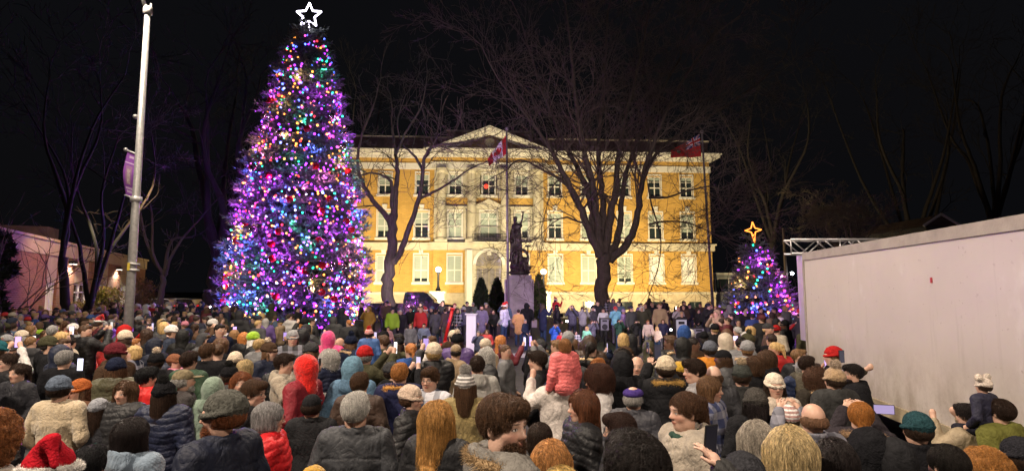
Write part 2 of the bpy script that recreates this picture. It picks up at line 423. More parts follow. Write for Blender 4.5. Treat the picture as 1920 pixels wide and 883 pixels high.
ring(z0, z0+hh*.28, .25, .45); ring(z0+hh*.28+.002, z0+hh*.45, .4, .6); ring(z0+hh*.45+.002, z0+hh*.8, .95, .9); ring(z0+hh*.8+.002, z1, 1.1, 1.05)
uu = UL
while uu < UR:                       # dentils
    if not (CEN[0]-1 < uu < CEN[1]+1): co.box(uu, uu+.18, -.42, -.252, z0+.02, z0+hh*.27)
    uu += .36
co.build('cornice', whitep, bld)
fz_ = MB(); fz_.box(CEN[0]-.1, CEN[1]+.1, -.72, .3, Z['fr0']-.003, Z['fr1']-.002)
fz_.build('frieze', yb, bld)
pa = MB(); pa.box(UL, UR, .1, .5, Z['cor1']+.002, Z['par']); pa.box(UR-.5, UR, .501, 18, Z['cor1']+.002, Z['par'])
pa.box(UL+.5, UR-.5, 3, 17, Z['cor1']-.3, Z['cor1']+.3)
pa.box(fu(835), fu(1002), 1.5, 8, Z['cor1']+.301, fz(243))
pa.build('roof', roofm, bld)
pc = MB(); pc.box(UL-.1, fu(840), -.02, .6, Z['par']+.002, Z['par']+.18); pc.box(fu(1004), UR+.1, -.02, .6, Z['par']+.002, Z['par']+.18)
pc.box(fu(833), fu(1004), 1.3, 1.9, fz(243)+.002, fz(243)+.18)
pc.build('parapet_coping', mat('weathered_stone', (.34,.3,.24), .85, bump=.3, var=.3, vscale=1), bld)
# pediment
pe = MB(); pw = (fu(806), fu(1027)); zp0 = Z['cor1']+.004; zp1 = fz(245); mx = (pw[0]+pw[1])/2
pe.prism([(pw[0]+1.4, zp0), (pw[1]-1.4, zp0), (mx, zp1-.75)], -.6, .3)
pe.build('tympanum', mat('brown_stone', (.20,.13,.06), .8, bump=.3, var=.3, vscale=2), bld)
pr = MB()
for s_ in (-1, 1):
    e = pw[0] if s_ < 0 else pw[1]
    for dz, t, y in ((0, .30, -1.75), (-.302, .28, -1.45), (-.584, .20, -.95)):
        P = [(e-s_*0, zp0+max(0, dz)+0), (mx, zp1+dz), (mx, zp1+dz-t), (e-s_*(1.2+(-dz)*1.2), zp0)]
        if s_ > 0: P = P[::-1]
        pr.prism([(e-s_*(-dz)*2.2, zp0), (mx, zp1+dz), (mx, zp1+dz-t), (e-s_*(-dz+t)*2.2*1.0, zp0)], y, .3)
pr.build('raking_cornice', whitep, bld)
md = MB(); md.sphere((mx, -.62, (zp0+zp1)/2-.25), .55, 16, (1,.3,1)); md.build('carved_crest', stone, bld, smooth=True)
# columns
for cx in (828, 884, 946, 1006):
    u = fu(cx); zt0 = Z['band1']; zt1 = Z['arch0']-.36; c = MB(); r = .47
    c.box(u-.66, u+.66, -1.3+.02, -.152, zt0+.001, zt0+.3)
    prof = [(r+.15, .3), (r+.16, .42), (r+.06, .5), (r+.02, .55), (r, .7), (r*.98, (zt1-zt0)*.4), (r*.86, zt1-zt0-.75), (r*.9, zt1-zt0-.72), (r*.86, zt1-zt0-.66), (r*.88, zt1-zt0-.5), (r*1.2, zt1-zt0-.3)]
    c.lathe(prof, (u, -.66, zt0), 24)
    c.box(u-.62, u+.62, -1.25, -.152, zt1-.3, zt1-.002)
    for s_ in (-1, 1): c.tube([(u+s_*.52, -1.27, zt1-.42), (u+s_*.52, -.2, zt1-.42)], .17, 10)
    c.build('column', stone, bld, smooth=False)
# windows
def window(u, hw, z0, z1, ri, cx):
    cen = CEN[0] < u < CEN[1]; yf = (-.5 if ri == 0 else -.15) if cen else 0
    b = MB(); yo = yf+.12; t = .09
    b.box(u-hw, u-hw+t, yo, yo+.1, z0, z1); b.box(u+hw-t, u+hw, yo, yo+.1, z0, z1)
    b.box(u-hw+t, u+hw-t, yo, yo+.1, z0, z0+t); b.box(u-hw+t, u+hw-t, yo, yo+.1, z1-t, z1)
    b.box(u-.055, u+.055, yo+.005, yo+.09, z0+t, z1-t)
    zc = z0+(z1-z0)*.45; b.box(u-hw+t, u+hw-t, yo-.01, yo+.09, zc-.06, zc+.06)
    if ri: 
        zq = z0+(z1-z0)*.74; b.box(u-hw+t, u+hw-t, yo+.01, yo+.08, zq-.03, zq+.03)
    b.box(u-hw-.22, u+hw+.22, yf-.16, yf-.002, z0-.26, z0-.002)           # sill
    # lintel + jambs
    b.box(u-hw-.1, u-hw-.001, yf-.07, yf-.002, z0, z1+.1); b.box(u+hw+.001, u+hw+.1, yf-.07, yf-.002, z0, z1+.1)
    b.box(u-hw-.101, u+hw+.101, yf-.075, yf-.002, z1+.101, z1+.28)
    if ri < 2 and not cen: b.prism([(u-.18, z1+.1), (u+.18, z1+.1), (u+.27, z1+.8), (u-.27, z1+.8)], yf-.15, yf-.002)
    wn = b.build('window', whitep, bld)
    g = MB(); yg = yo+.045; lit = (ri == 0 and cx > 1200)
    g.cur = 0; g.box(u-hw+t, u+hw-t, yg, yg+.01, z0+t, z1-t)
    blind = {0: .0, 1: random.choice([.25, .0, .55]), 2: random.choice([.5, .72, .85, .6])}[ri]
    if cx == 916 and ri == 1: blind = 0
    if ri == 0: blind = random.choice([0, 0, .12])
    g.cur = 1; zbl = z0+t+(z1-z0-2*t)*blind; g.box(u-hw+t+.01, u+hw-t-.01, yg-.02, yg-.011, zbl, z1-t-.01)
    g.build('pane', [glassd, blindlit if lit else blindm], wn)
for w_ in wins: window(*w_)
# lantern glow in the upper middle window
b = MB(); b.lathe([(.05,.0),(.2,.08),(.24,.25),(.2,.42),(.05,.5)], (fu(911), -.10, fz(355)), 10)
b.build('red_lantern', mat('red_lantern', (.8,.05,.03), .5, emis=(1,.06,.03), estr=1.4), bld)
# window hoods on the first floor of the portico
hb = MB()
for cx in (853, 978):
    u = fu(cx); zz = fz(391); hb.box(u-1.35, u+1.35, -.5, -.152, zz-.12, zz+.12); hb.box(u-1.2, u-.95, -.4, -.152, fz(449), zz-.13); hb.box(u+.95, u+1.2, -.4, -.152, fz(449), zz-.13)
u = fu(916); zz = fz(391); hb.box(u-1.75, u+1.75, -.55, -.152, zz-.12, zz+.1); hb.prism([(u-1.75, zz+.102), (u+1.75, zz+.102), (u, zz+.95)], -.55, -.152)
for s_ in (-1, 1): hb.box(u+s_*1.45-.15, u+s_*1.45+.15, -.4, -.152, fz(449), zz-.13)
hb.build('window_hood', stone, bld)
spd = MB()
for cx in (853, 916, 978): u = fu(cx); spd.box(u-1.35, u+1.35, -.2, -.152, fz(385), fz(373))
spd.build('spandrel_panel', yb, bld)
# balcony
bal = MB(); ub = fu(886), fu(950); zz = Z['band1']
bal.box(ub[0], ub[1], -1.5, -.99, zz-.15, zz+.02)
bal.build('balcony_slab', stone, bld)
rl = MB(); rl.box(ub[0], ub[1], -1.48, -1.42, zz+.85, zz+.92); rl.box(ub[0], ub[1], -1.48, -1.42, zz+.1, zz+.15)
x = ub[0]
while x < ub[1]: rl.box(x, x+.04, -1.47, -1.43, zz+.15, zz+.85); x += .16
rl.build('balcony_railing', metald, bld)
# outdoor lamp posts beside the steps
def lamp_post(px, ytop, ybase, Y, label):
    p = at(px, ytop, Y); pz = at(px, ybase, Y).z
    e = empty('lamp_post', (p.x, Y, .11), label, 'lamp post', 'globe lamp posts by the entrance'); h = p.z-.11; hb_ = pz-.11
    b = MB(); b.box(-.6, .6, -.5, .5, 0, hb_-.2); b.box(-.7, .7, -.6, .6, hb_-.198, hb_); b.build('stone_pier', stone, e, bevel=.02)
    b = MB(); b.lathe([(.26, 0), (.24, .15), (.15, .35), (.11, .5), (.10, h-hb_-.7), (.16, h-hb_-.6), (.17, h-hb_-.5)], (0,0,hb_), 12); b.build('post', metald, e, smooth=True)
    b = MB(); b.sphere((0,0,h-.27), .27, 16); b.build('globe', mat('lamp_globe', (.9,.9,.85), .4, emis=(1,.9,.72), estr=7), e, smooth=True)
lamp_post(822, 500, 546, 52, 'dark lamp post with glowing white globe, left of the arched entrance')
lamp_post(1019, 504, 546, 52, 'dark lamp post with glowing white globe, right of the statue')
# flood lights at the foot of the building (fixtures really stand on the lawn)
for i, px in enumerate((600, 700, 790, 872, 960, 1050, 1130, 1220, 1300)):
    p = at(px, 580, 48.5)
    cenb = px in (790, 872, 960, 1050)
    tz = 9 if cenb else 10
    t = B0 + bu*fu(px) + Vector((0,0,tz))
    light('flood_light', 'SPOT', (p.x, p.y, .75), t, (2600 if px in (872, 960) else 3700) if cenb else 6600, (1.0, .86, .54) if cenb else (1.0, .76, .40), .15, 150, .8)
    fx = MB(); T = Matrix.Translation((p.x, p.y, .35)) @ Matrix.Rotation(R(-35), 4, 'X')
    fx.box(-.25, .25, -.12, .08, -.15, .15, T); fx.tube([(p.x, p.y, .1), (p.x, p.y, .3)], .04, 6)
    o = fx.build('flood_lamp', [metald], None)
    tag(o, 'small dark flood lamp on the lawn lighting the yellow facade', 'flood lamp', 'flood lamps along the facade')
# ------------------------------------------------------------------ bare trees
bark = mat('tree_bark', (.060,.044,.036), .9, bump=.9, scale=6, var=.4, vscale=3, stretch=(4,4,.7))
dbark = mat('dark_bark', (.020,.016,.015), .95, bump=.6, scale=6)
twigm = mat('twig_bark', (.095,.068,.058), .9)
def grow(rngl, A, D, L, r, depth, out, spread=.55, up=.25, ratio=.72, kids=(2,3), rmin=.006, curl=.18, wig=3):
    """recursive twigs: appends (A,B,ra,rb)"""
    p = np.array(A, float); d = np.array(D, float); d /= np.linalg.norm(d)
    seg = L/wig; r0 = r; r1 = max(r*.62, rmin)
    for k in range(wig):
        d = d + rngl.normal(0, curl, 3); d[2] += up*.12; d /= np.linalg.norm(d)
        q = p+d*seg; a = r0+(r1-r0)*k/wig; b = r0+(r1-r0)*(k+1)/wig
        out.append((p, q, a, b)); p = q
        if depth > 0 and k < wig-1 and rngl.random() < .75:
            s = d+rngl.normal(0, spread, 3); s[2] += up*.3
            grow(rngl, p, s, L*ratio*rngl.uniform(.5,.95), b*.6, depth-1, out, spread, up, ratio, kids, rmin, curl, wig)
    if depth > 0:
        for _ in range(rngl.integers(kids[0], kids[1]+1)):
            s = d+rngl.normal(0, spread, 3)*.8; s[2] += up*.3
            grow(rngl, p, s, L*ratio*rngl.uniform(.7,1.1), r1*.85, depth-1, out, spread, up, ratio, kids, rmin, curl, wig)
def seg_mesh(name, segs, m, n=3):
    A = np.array([s[0] for s in segs]); B = np.array([s[1] for s in segs]); ra = np.array([s[2] for s in segs]); rb = np.array([s[3] for s in segs])
    V, F = prisms_np(A, B, ra, rb, n)
    return mesh_np(name, V, [F], smooth=True, mats=[m])
def bare_tree(base, limbs, label, seed, twigL=2.6, depth=4, along=.5, group='bare winter trees', rmin=.008, spread=.5, upv=.2, m=None, curl=.2):
    """limbs: list of (points world, r0, r1); the first is the trunk"""
    e = empty('bare_tree', base, label, 'tree', group)
    b = MB(); r_ = np.random.default_rng(seed); off = Vector(base); m = m or bark
    segs = []
    for li, (pts, r0, r1) in enumerate(limbs):
        pts = [Vector(p)-off for p in pts]; n = len(pts)
        # smooth resample
        P = []; 
        for i in range(n-1):
            a = pts[max(i-1,0)]; b0 = pts[i]; c = pts[i+1]; d = pts[min(i+2,n-1)]
            for k in range(5):
                t = k/5; P.append(.5*((2*b0)+(-a+c)*t+(2*a-5*b0+4*c-d)*t*t+(-a+3*b0-3*c+d)*t**3))
        P.append(pts[-1]); N = len(P); rad = [r0+(r1-r0)*(i/(N-1))**.8 for i in range(N)]
        if li == 0: rad[0] *= 1.45; rad[1] *= 1.15
        P = [p+Vector(r_.normal(0, .18, 3))*rad[i]*(.0 if i < 1 else 1) for i, p in enumerate(P)]
        b.tube(P, rad, 10)
        if li == 0 and len(limbs) > 1: continue
        for i in range(2, N):
            fr = i/(N-1)
            if fr > .22 and r_.random() < along*(.1+1.3*fr):
                d = (P[i]-P[i-1]).normalized(); s = np.array(d)*.6+r_.normal(0, .6, 3); s[2] += .15
                grow(r_, np.array(P[i]), s, twigL*r_.uniform(.5,1), max(rad[i]*.35, .02), depth-1, segs, spread, upv, rmin=rmin, curl=curl)
        grow(r_, np.array(P[-1]), np.array((P[-1]-P[-2]).normalized()), twigL*1.1, r1*.9, depth, segs, spread, upv, rmin=rmin, curl=curl)
    b.build('trunk', m, e, smooth=True)
    link('crown', seg_mesh('crown', segs, twigm if m is bark else m, 3), e)
    return e, len(segs)
def pxl(Y, dy, *pts):                 # pixel path with slowly varying depth
    n = len(pts); return [at(x, y, Y+dy*i/max(1, n-1)) for i, (x, y) in enumerate(pts)]
def gp(px, Y, z=.11):
    p = at(px, 560, Y); p.z = z; return p
# big elm in front of the courthouse
Y = 37.5; b0 = gp(1131, Y, .11)
L = [([b0, at(1131,570,Y), at(1131,520,Y), at(1132,478,Y)], .50, .46)]
L += [(pxl(Y, -1.5, (1126,482),(1108,440),(1085,385),(1058,330),(1035,285),(985,215),(935,150)), .34, .06),
      (pxl(Y, 1.5, (1124,478),(1112,420),(1103,360),(1075,300),(1045,240),(1010,150),(985,70)), .30, .06),
      (pxl(Y, -2.5, (1128,476),(1118,400),(1110,340),(1095,280),(1080,190),(1070,90),(1060,10)), .30, .06),
      (pxl(Y, 2.5, (1131,474),(1132,410),(1128,350),(1122,290),(1128,200),(1135,110),(1140,20)), .30, .06),
      (pxl(Y, -1.0, (1135,474),(1145,410),(1155,350),(1160,290),(1178,200),(1200,110),(1215,30)), .32, .06),
      (pxl(Y, 1.0, (1140,480),(1160,440),(1165,390),(1172,330),(1190,280),(1225,200),(1275,110)), .28, .06),
      (pxl(Y, -2.0, (1142,490),(1175,460),(1195,410),(1205,340),(1225,270),(1270,170),(1335,70)), .33, .06),
      (pxl(Y, 2.0, (1205,340),(1230,290),(1290,240),(1360,200),(1430,150)), .16, .05),
      (pxl(Y, -3.5, (1080,380),(1060,345),(1020,320),(975,300),(950,320)), .12, .04),
      (pxl(Y, -3.5, (1218,370),(1250,370),(1290,358),(1335,350),(1352,372)), .09, .03),
      (pxl(Y, -2.5, (1218,420),(1250,415),(1290,418),(1325,432)), .08, .03),
      (pxl(Y, -3.0, (1215,345),(1222,385),(1238,440),(1236,490),(1222,540)), .07, .02),
      (pxl(Y, 0, (1060,330),(1040,345),(1030,370),(1015,430)), .07, .02)]
_, n1 = bare_tree(b0, L, 'huge bare elm with many rising limbs in front of the courthouse right half', 11, twigL=3.5, depth=4, along=.95, spread=.5, rmin=.011)
# smaller tree left, bottom of the trunk pale
Y = 41; b0 = gp(727, Y)
barkp = mat('pale_bark', (.20,.165,.14), .9, bump=.9, scale=5, var=.4, vscale=2, stretch=(4,4,.6))
L = [([b0, at(727,570,Y), at(727,530,Y), at(729,498,Y), at(735,450,Y), at(738,400,Y)], .50, .34)]
L += [(pxl(Y, 1, (738,410),(740,370),(745,330),(742,290),(735,240)), .30, .08),
      (pxl(Y, -1, (735,418),(715,395),(695,370),(680,345),(670,300),(680,250),(700,200)), .24, .06),
      (pxl(Y, -1, (736,390),(735,350),(728,335),(700,325),(670,330)), .17, .05),
      (pxl(Y, -1, (733,495),(750,475),(762,440),(778,395),(790,350),(795,300),(815,275),(860,268),(900,262)), .27, .06),
      (pxl(Y, -2, (788,372),(810,362),(840,345),(880,318),(920,300)), .13, .03),
      (pxl(Y, 1, (792,318),(775,290),(755,270),(745,230),(760,180)), .12, .03),
      (pxl(Y, 1, (742,290),(760,250),(790,200),(800,150)), .12, .03)]
bare_tree(b0, L, 'bare forked tree with pale trunk beside the pickup truck', 12, twigL=2.0, depth=3, along=.6, spread=.6, m=mat('ash_bark', (.12,.10,.085), .9, bump=.9, scale=5, var=.4, vscale=2, stretch=(4,4,.6)))
# purple tinted trees left behind the tree lights
def quick_tree(px, Y, ytop, w_, label, seed, n=5, r=.4, twigL=2.6, depth=3, fork=.35, along=.5, m=None, rmin=.012):
    b0 = gp(px, Y, .11 if 21 < Y < 55 else 0); rr = random.Random(seed); tz = at(px, ytop, Y).z; H = tz
    s = Y/F0
    L = [([b0, b0+Vector((rr.uniform(-.1,.1), 0, H*fork*.5)), b0+Vector((rr.uniform(-.3,.3), 0, H*fork))], r, r*.8)]
    jv = lambda k: Vector((rr.uniform(-k,k), rr.uniform(-k,k), rr.uniform(-k,k)*.5))
    for i in range(n):
        a = 2*math.pi*(i+rr.uniform(-.35,.35))/n; ww = w_*s*rr.uniform(.6,1)
        p0 = L[0][0][-1]
        L.append(([p0-Vector((0,0,.2)), p0+Vector((math.cos(a)*ww*.28, math.sin(a)*ww*.28, H*(1-fork)*rr.uniform(.18,.34)))+jv(.5),
                   p0+Vector((math.cos(a)*ww*.6, math.sin(a)*ww*.6, H*(1-fork)*rr.uniform(.45,.7)))+jv(.9), p0+Vector((math.cos(a)*ww*.8, math.sin(a)*ww*.8, H*(1-fork)*rr.uniform(.7,.95)))+jv(1.0)], r*.6, r*.12))
    return bare_tree(b0, L, label, seed, twigL=twigL, depth=depth, along=along, rmin=rmin, m=m or dbark)
quick_tree(402, 40, 130, 105, 'tall dim bare tree left of the big lit tree, tinted purple', 21, 6, .6, 3.0, 3, .25, .7)
quick_tree(120, 24, 120, 110, 'bare tree standing before the brick building, trunk nearest the left edge', 22, 4, .20, 2.0, 3, .3)
quick_tree(158, 27, 180, 150, 'bare low-forked tree between the brick building and the light pole', 23, 5, .20, 2.0, 3, .14)
quick_tree(300, 36, 330, 90, 'small dim bare tree with drooping twigs right of the light pole', 24, 4, .2, 1.8, 3, .35)
quick_tree(1450, 62, 150, 130, 'dim bare tree behind the small lit tree', 25, 6, .4, 3.0, 3, .3)
quick_tree(1720, 60, 130, 170, 'tall dim bare tree rising behind the white trailer', 26, 7, .45, 3.4, 3, .25)
quick_tree(1592, 44, 375, 70, 'small rounded bare bush-like tree above the trailer truss', 27, 9, .16, 1.2, 4, .30, .9, mat('greyish_twigs', (.22,.18,.13), .9))
quick_tree(1880, 52, 60, 150, 'dim bare tree at the far right edge behind the trailer', 28, 6, .4, 3.2, 3, .3)
quick_tree(640, 66, 160, 120, 'dim bare tree behind the courthouse left end', 29, 6, .4, 3.0, 3, .3)

# ------------------------------------------------------------------ conifers
needle = mat('spruce_needles', (.10,.115,.10), .65, var=.4, vscale=2.5, island=.5)
def tprof(fr, power): return min(1.0, 1.18*max(0.0, 1-fr)**power)
def spruce_foliage(H, Rb, z0, nw, seed, sprig=.42, ntuft=9, power=.8, dens=1.0, gap=0):
    r_ = np.random.default_rng(seed); P = []; D = []; SA = []
    SB = []
    for i in range(nw):
        z = z0+(H-z0)*(i+r_.uniform(-.5,.5))/nw; fr = (z-z0)/(H-z0)
        rad = Rb*tprof(fr, power)*(1-.10*math.exp(-((fr)/.06)**2))
        if rad < .1: rad = .12
        rad *= r_.uniform(.93, 1.05)
        nb = int(max(6, 2*math.pi*rad/.62*dens))
        for k in range(nb):
            a = 2*math.pi*(k+r_.uniform(-.4,.4))/nb; rr = rad*r_.uniform(.80, 1.16)
            ca, sa = math.cos(a), math.sin(a); up = .25+.5*fr
            tip = np.array([ca*rr, sa*rr, z-rr*.10+r_.uniform(-.1,.1)+up*.25]); root = np.array([ca*rr*.12, sa*rr*.12, z+rr*.12])
            SA.append(root); SB.append(tip)
            ns = max(2, int(min(rr, 1.9)/.24))
            for j in range(ns):
                t = 1-j*.24/rr*1.0
                if t < .1: break
                c = root+(tip-root)*t+np.array([0,0,-.12*math.sin(math.pi*t)]); 
                lat = np.array([-sa, ca, 0.]); out = np.array([ca, sa, .12])
                for s_ in ((-1, 0, 1) if j == 0 else (-1, 1)):
                    d = out*.75+lat*s_*.75+r_.normal(0, .22, 3); d[2] += .15; d /= np.linalg.norm(d)
                    P.append(c); D.append(d)
    P = np.array(P); D = np.array(D); N = len(P)
    # each sprig : a twig with many needles tufts (triangular blades)
    Vs = []; Fs = []; base = 0
    ln = sprig*r_.uniform(.7,1.25,N)
    for q in range(ntuft):
        t = (q+.3)/ntuft; root = P+D*(ln*t)[:, None]
        side = np.cross(D, r_.normal(0, 1, (N,3))); side /= np.linalg.norm(side, axis=1, keepdims=True)+1e-9
        dd = D*.75+side*.75+r_.normal(0, .15, (N,3)); dd /= np.linalg.norm(dd, axis=1, keepdims=True)
        W = np.cross(dd, side); W /= np.linalg.norm(W, axis=1, keepdims=True)+1e-9
        V, F = tris_np(root, dd, W, ln*r_.uniform(.35,.6,N), ln*.075)
        Vs.append(V); Fs.append(F+base); base += len(V)
    V, F = prisms_np(P, P+D*ln[:, None], np.full(N, ln.mean()*.03), np.full(N, .003), 3); Vs.append(V); base2 = base; base += len(V)
    V2, F2 = prisms_np(np.array(SA), np.array(SB), np.full(len(SA), .035), np.full(len(SA), .008), 3)
    Vs.append(V2)
    return np.concatenate(Vs), [np.concatenate(Fs), F+base2, F2+base]
BULBS = {  # name: colour, strength, weight
    'purple': ((.42,.035,1.0), 4.6, 28), 'blue': ((.08,.14,1.0), 6.5, 17), 'amber': ((1.0,.33,.05), 4.4, 28), 'red': ((1.0,.03,.03), 4.5, 11),
    'teal': ((.02,.95,.48), 3.6, 15), 'pink': ((1.0,.08,.5), 4.0, 10), 'white': ((.75,.72,1.0), 7, 4)}
def lit_tree(px, Y, H, Rb, z0, nw, label, nb, seed, br, power, starf, ksprig, ntuft, gz=.11, orn=0, str_k=1.0, dens=1.0, lamps=0):
    b0 = gp(px, Y, gz); e = empty('christmas_tree', b0, label, 'christmas tree'); r_ = np.random.default_rng(seed)
    V, F = spruce_foliage(H, Rb, z0, nw, seed, ksprig, ntuft, power, dens)
    link('foliage', mesh_np('foliage', V, F, mats=[needle]), e)
    b = MB(); b.tube([(0,0,0), (0,0,H*.4), (0,0,H*.97)], [Rb*.075, Rb*.05, .03], 10)
    b.build('trunk', bark, e, smooth=True)
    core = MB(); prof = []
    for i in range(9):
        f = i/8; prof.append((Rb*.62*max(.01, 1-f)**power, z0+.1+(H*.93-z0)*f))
    core.lathe(prof, n=14); core.build('dark_inner_core', mat('dark_inner_core', (.03,.04,.025), .95, bump=1, scale=4, var=.5, vscale=5), e)  # solid dark core added to block the view through the tree
    names = list(BULBS); wts = np.array([BULBS[n][2] for n in names], float); wts /= wts.sum()
    ico = MB(); ico.sphere((0,0,0), 1, 7, (1,1,1.0)); unit = {}
    for n in names:
        m = mat('bulb_'+n, (.1,.1,.1), .4, emis=BULBS[n][0], estr=BULBS[n][1]*str_k); unit[n] = ico.mesh('light_bulb', m, True)
    pos = []; 
    while len(pos) < nb:
        f = r_.random()**1.0; fr = 1-(1-f*.992)**.60
        z = z0+(H-z0)*fr; rad = Rb*tprof(fr, power)*r_.uniform(.90,1.08)+.05+.22*fr**6; a = r_.uniform(0, 2*math.pi)
        pos.append((rad*math.cos(a), rad*math.sin(a), z-rad*.06, int(r_.choice(len(names), p=wts)), br*r_.uniform(.75,1.3)))
    # colours come in drifts: purple patches and warm patches
    pos = [(x,y,z,(0 if (math.sin(x*1.3+z*.9+seed)+math.sin(z*1.7-x*.8)) > .55 and r_.random() < .5 else c),s) for x,y,z,c,s in pos]
    pos.sort(key=lambda p: p[1])      # facing the viewer first
    front = [p for p in pos if p[1] < 0]; idx = set(r_.choice(len(front), min(100, len(front)), replace=False).tolist())
    rest = MB(); vv = []; ff = []; mi = []; uV = np.array(ico.v); uF3 = [f for f in ico.f if len(f) == 3]; uF4 = [f for f in ico.f if len(f) == 4]
    k = 0; V = []; T3 = []; T4 = []; m3 = []; m4 = []
    for i, p in enumerate(front+[q for q in pos if q[1] >= 0]):
        if i in idx: link('light_bulb', unit[names[p[3]]], e, p[:3], None, p[4]); continue
        V.append(uV*p[4]+np.array(p[:3])); T3.append(np.array(uF3)+k*len(uV)); T4.append(np.array(uF4)+k*len(uV)); m3 += [p[3]]*len(uF3); m4 += [p[3]]*len(uF4); k += 1
    if k:
        me = mesh_np('string_lights', np.concatenate(V), [np.concatenate(T3), np.concatenate(T4)], True, [MATS['bulb_'+n] for n in names], m3+m4)
        tag(link('string_lights', me, e), kind='stuff')
    LC = {'purple': (.55,.06,1.0), 'blue': (.10,.14,1.0), 'amber': (1.0,.55,.2), 'teal': (.1,1.0,.6), 'pink': (1.0,.2,.7)}
    ln_ = ['purple']*8+['blue']*3+['amber']*4+['teal']*3+['pink']*2
    for i in range(lamps):           # the strings' own light on the needles
        fr = 1-math.sqrt(1-(i+.5)/lamps*.97); z = z0+(H-z0)*fr; rad = Rb*tprof(fr, power)*1.04+.12; a = i*2.39996
        if math.sin(a) > .35: continue
        c_ = str(r_.choice(ln_)); kl = {'purple': 1.15, 'blue': 1.3, 'amber': .75, 'teal': .45, 'pink': .7}[c_]
        l_ = light('string_light_glow', 'POINT', (rad*math.cos(a), rad*math.sin(a), z), None, kl*135*(Rb/4.4)**(1.2 if Rb > 2 else .5), LC[c_], .05); l_.parent = e
    red = mat('red_bauble', (.5,.01,.02), .12, coat=1); sil = mat('silver_bauble', (.5,.42,.48), .12, metal=.9)
    bb = MB(); bb.cur = 0; bb.sphere((0,0,0), .21, 16); bb.cur = 1; bb.lathe([(.05,.2),(.05,.26),(.02,.28)], n=8)
    br_ = bb.mesh('bauble', [red, metald], True); bs = bb.mesh('bauble', [sil, metald], True)
    for i in range(orn):
        fr = 1-math.sqrt(1-r_.random()*.93); z = z0+(H-z0)*fr; rad = Rb*tprof(fr, power)*1.05+.05; a = r_.uniform(-math.pi*.98, .0)
        link('bauble', br_ if i % 2 else bs, e, (rad*math.cos(a), rad*math.sin(a), z-rad*.06))
    return e
H1 = at(578, 42, 33).z-.11
big = lit_tree(555, 33.0, H1, 3.55, .5, 46, 'giant christmas tree covered in purple and multicoloured lights topped by white star', 2800, 5, .056, .62, 1, .50, 9, orn=64, dens=1.05, str_k=1.0, lamps=150)
big.rotation_euler = (0, R(.6), 0)
H2 = at(1410, 448, 27).z-.11
small = lit_tree(1427, 27.0, H2, 1.42, .45, 22, 'small lit christmas tree with glowing orange star right of the courthouse', 260, 9, .048, .66, 1, .34, 9, dens=1.25, str_k=1.0, lamps=16)
small.rotation_euler = (0, R(-3.3), 0)
def star(parent, z, Ro, m, name, pts_, tube, inner=.42, double=True):
    b = MB()
    for s_ in ((1, .62) if double else (1,)):
        P = []
        for k in range(pts_*2):
            a = math.pi/2+math.pi*k/pts_; r = Ro*s_*(1 if k % 2 == 0 else inner)
            if pts_ == 4 and k == 4: r *= 1.5
            P.append((r*math.cos(a), -.15, z+r*math.sin(a)))
        for k in range(len(P)): b.tube([P[k], P[(k+1) % len(P)]], tube, 6)
    b.tube([(0,-.1,z-Ro*.5), (0,0,z-Ro*1.1)], .04, 6)
    return b.build(name, m, parent)
star(big, H1+.35, .80, mat('star_tube', (.9,.9,.9), .4, emis=(.85,.80,1.0), estr=7), 'star_topper', 5, .050, .46, False)
star(small, H2+.42, .40, mat('orange_star_tube', (.9,.5,.2), .4, emis=(1.0,.27,.03), estr=2.6), 'star_topper', 4, .030, .34, False)
light('star_glow', 'POINT', tuple(Vector(big.location)+Vector((.45,-.5,H1+.3))), None, 60, (.85,.8,1), .3)

# cedars by the statue
def cedar(px, ytop, ybot, Y, wpx, label, seed, col):
    b0 = gp(px, Y); H = at(px, ytop, Y).z-.11; Rb = wpx/2*Y/F0; e = empty('cedar_shrub', b0, label, 'shrub', 'clipped cedars at the entrance')
    r_ = np.random.default_rng(seed); N = 2600
    f = r_.random(N)**1.0; z = H*f; rad = Rb*np.minimum(1, (1-f)*2.2)**.8*np.sqrt(r_.uniform(.5,1.1,N)); a = r_.uniform(0, 2*math.pi, N)
    P = np.stack([rad*np.cos(a), rad*np.sin(a), z], 1); D = np.stack([np.cos(a)*.5, np.sin(a)*.5, np.ones(N)], 1)+r_.normal(0,.35,(N,3)); D /= np.linalg.norm(D,axis=1,keepdims=True)
    W = np.cross(D, r_.normal(0,1,(N,3))); W /= np.linalg.norm(W,axis=1,keepdims=True)
    V, F = tris_np(P, D, W, r_.uniform(.15,.34,N), r_.uniform(.04,.09,N))
    link('foliage', mesh_np('foliage', V, [F], mats=[mat('cedar_'+str(seed), col, .7, var=.5, vscale=5)]), e)
    b = MB(); b.lathe([(.06,0),(Rb*.7,.15),(Rb*.75,H*.5),(Rb*.3,H*.85),(.01,H*.97)], n=10); b.build('stem', mat('dark_inner_core'), e)  # same solid dark core fills the shrub
cedar(902, 524, 585, 46, 26, 'dark clipped cedar in front of the arched entrance, left one of the pair', 31, (.03,.05,.02))
cedar(932, 524, 585, 46, 27, 'dark clipped cedar between the arched entrance and the statue', 32, (.03,.05,.02))
cedar(1010, 517, 585, 46, 26, 'green clipped cedar right of the statue pedestal', 33, (.07,.10,.02))

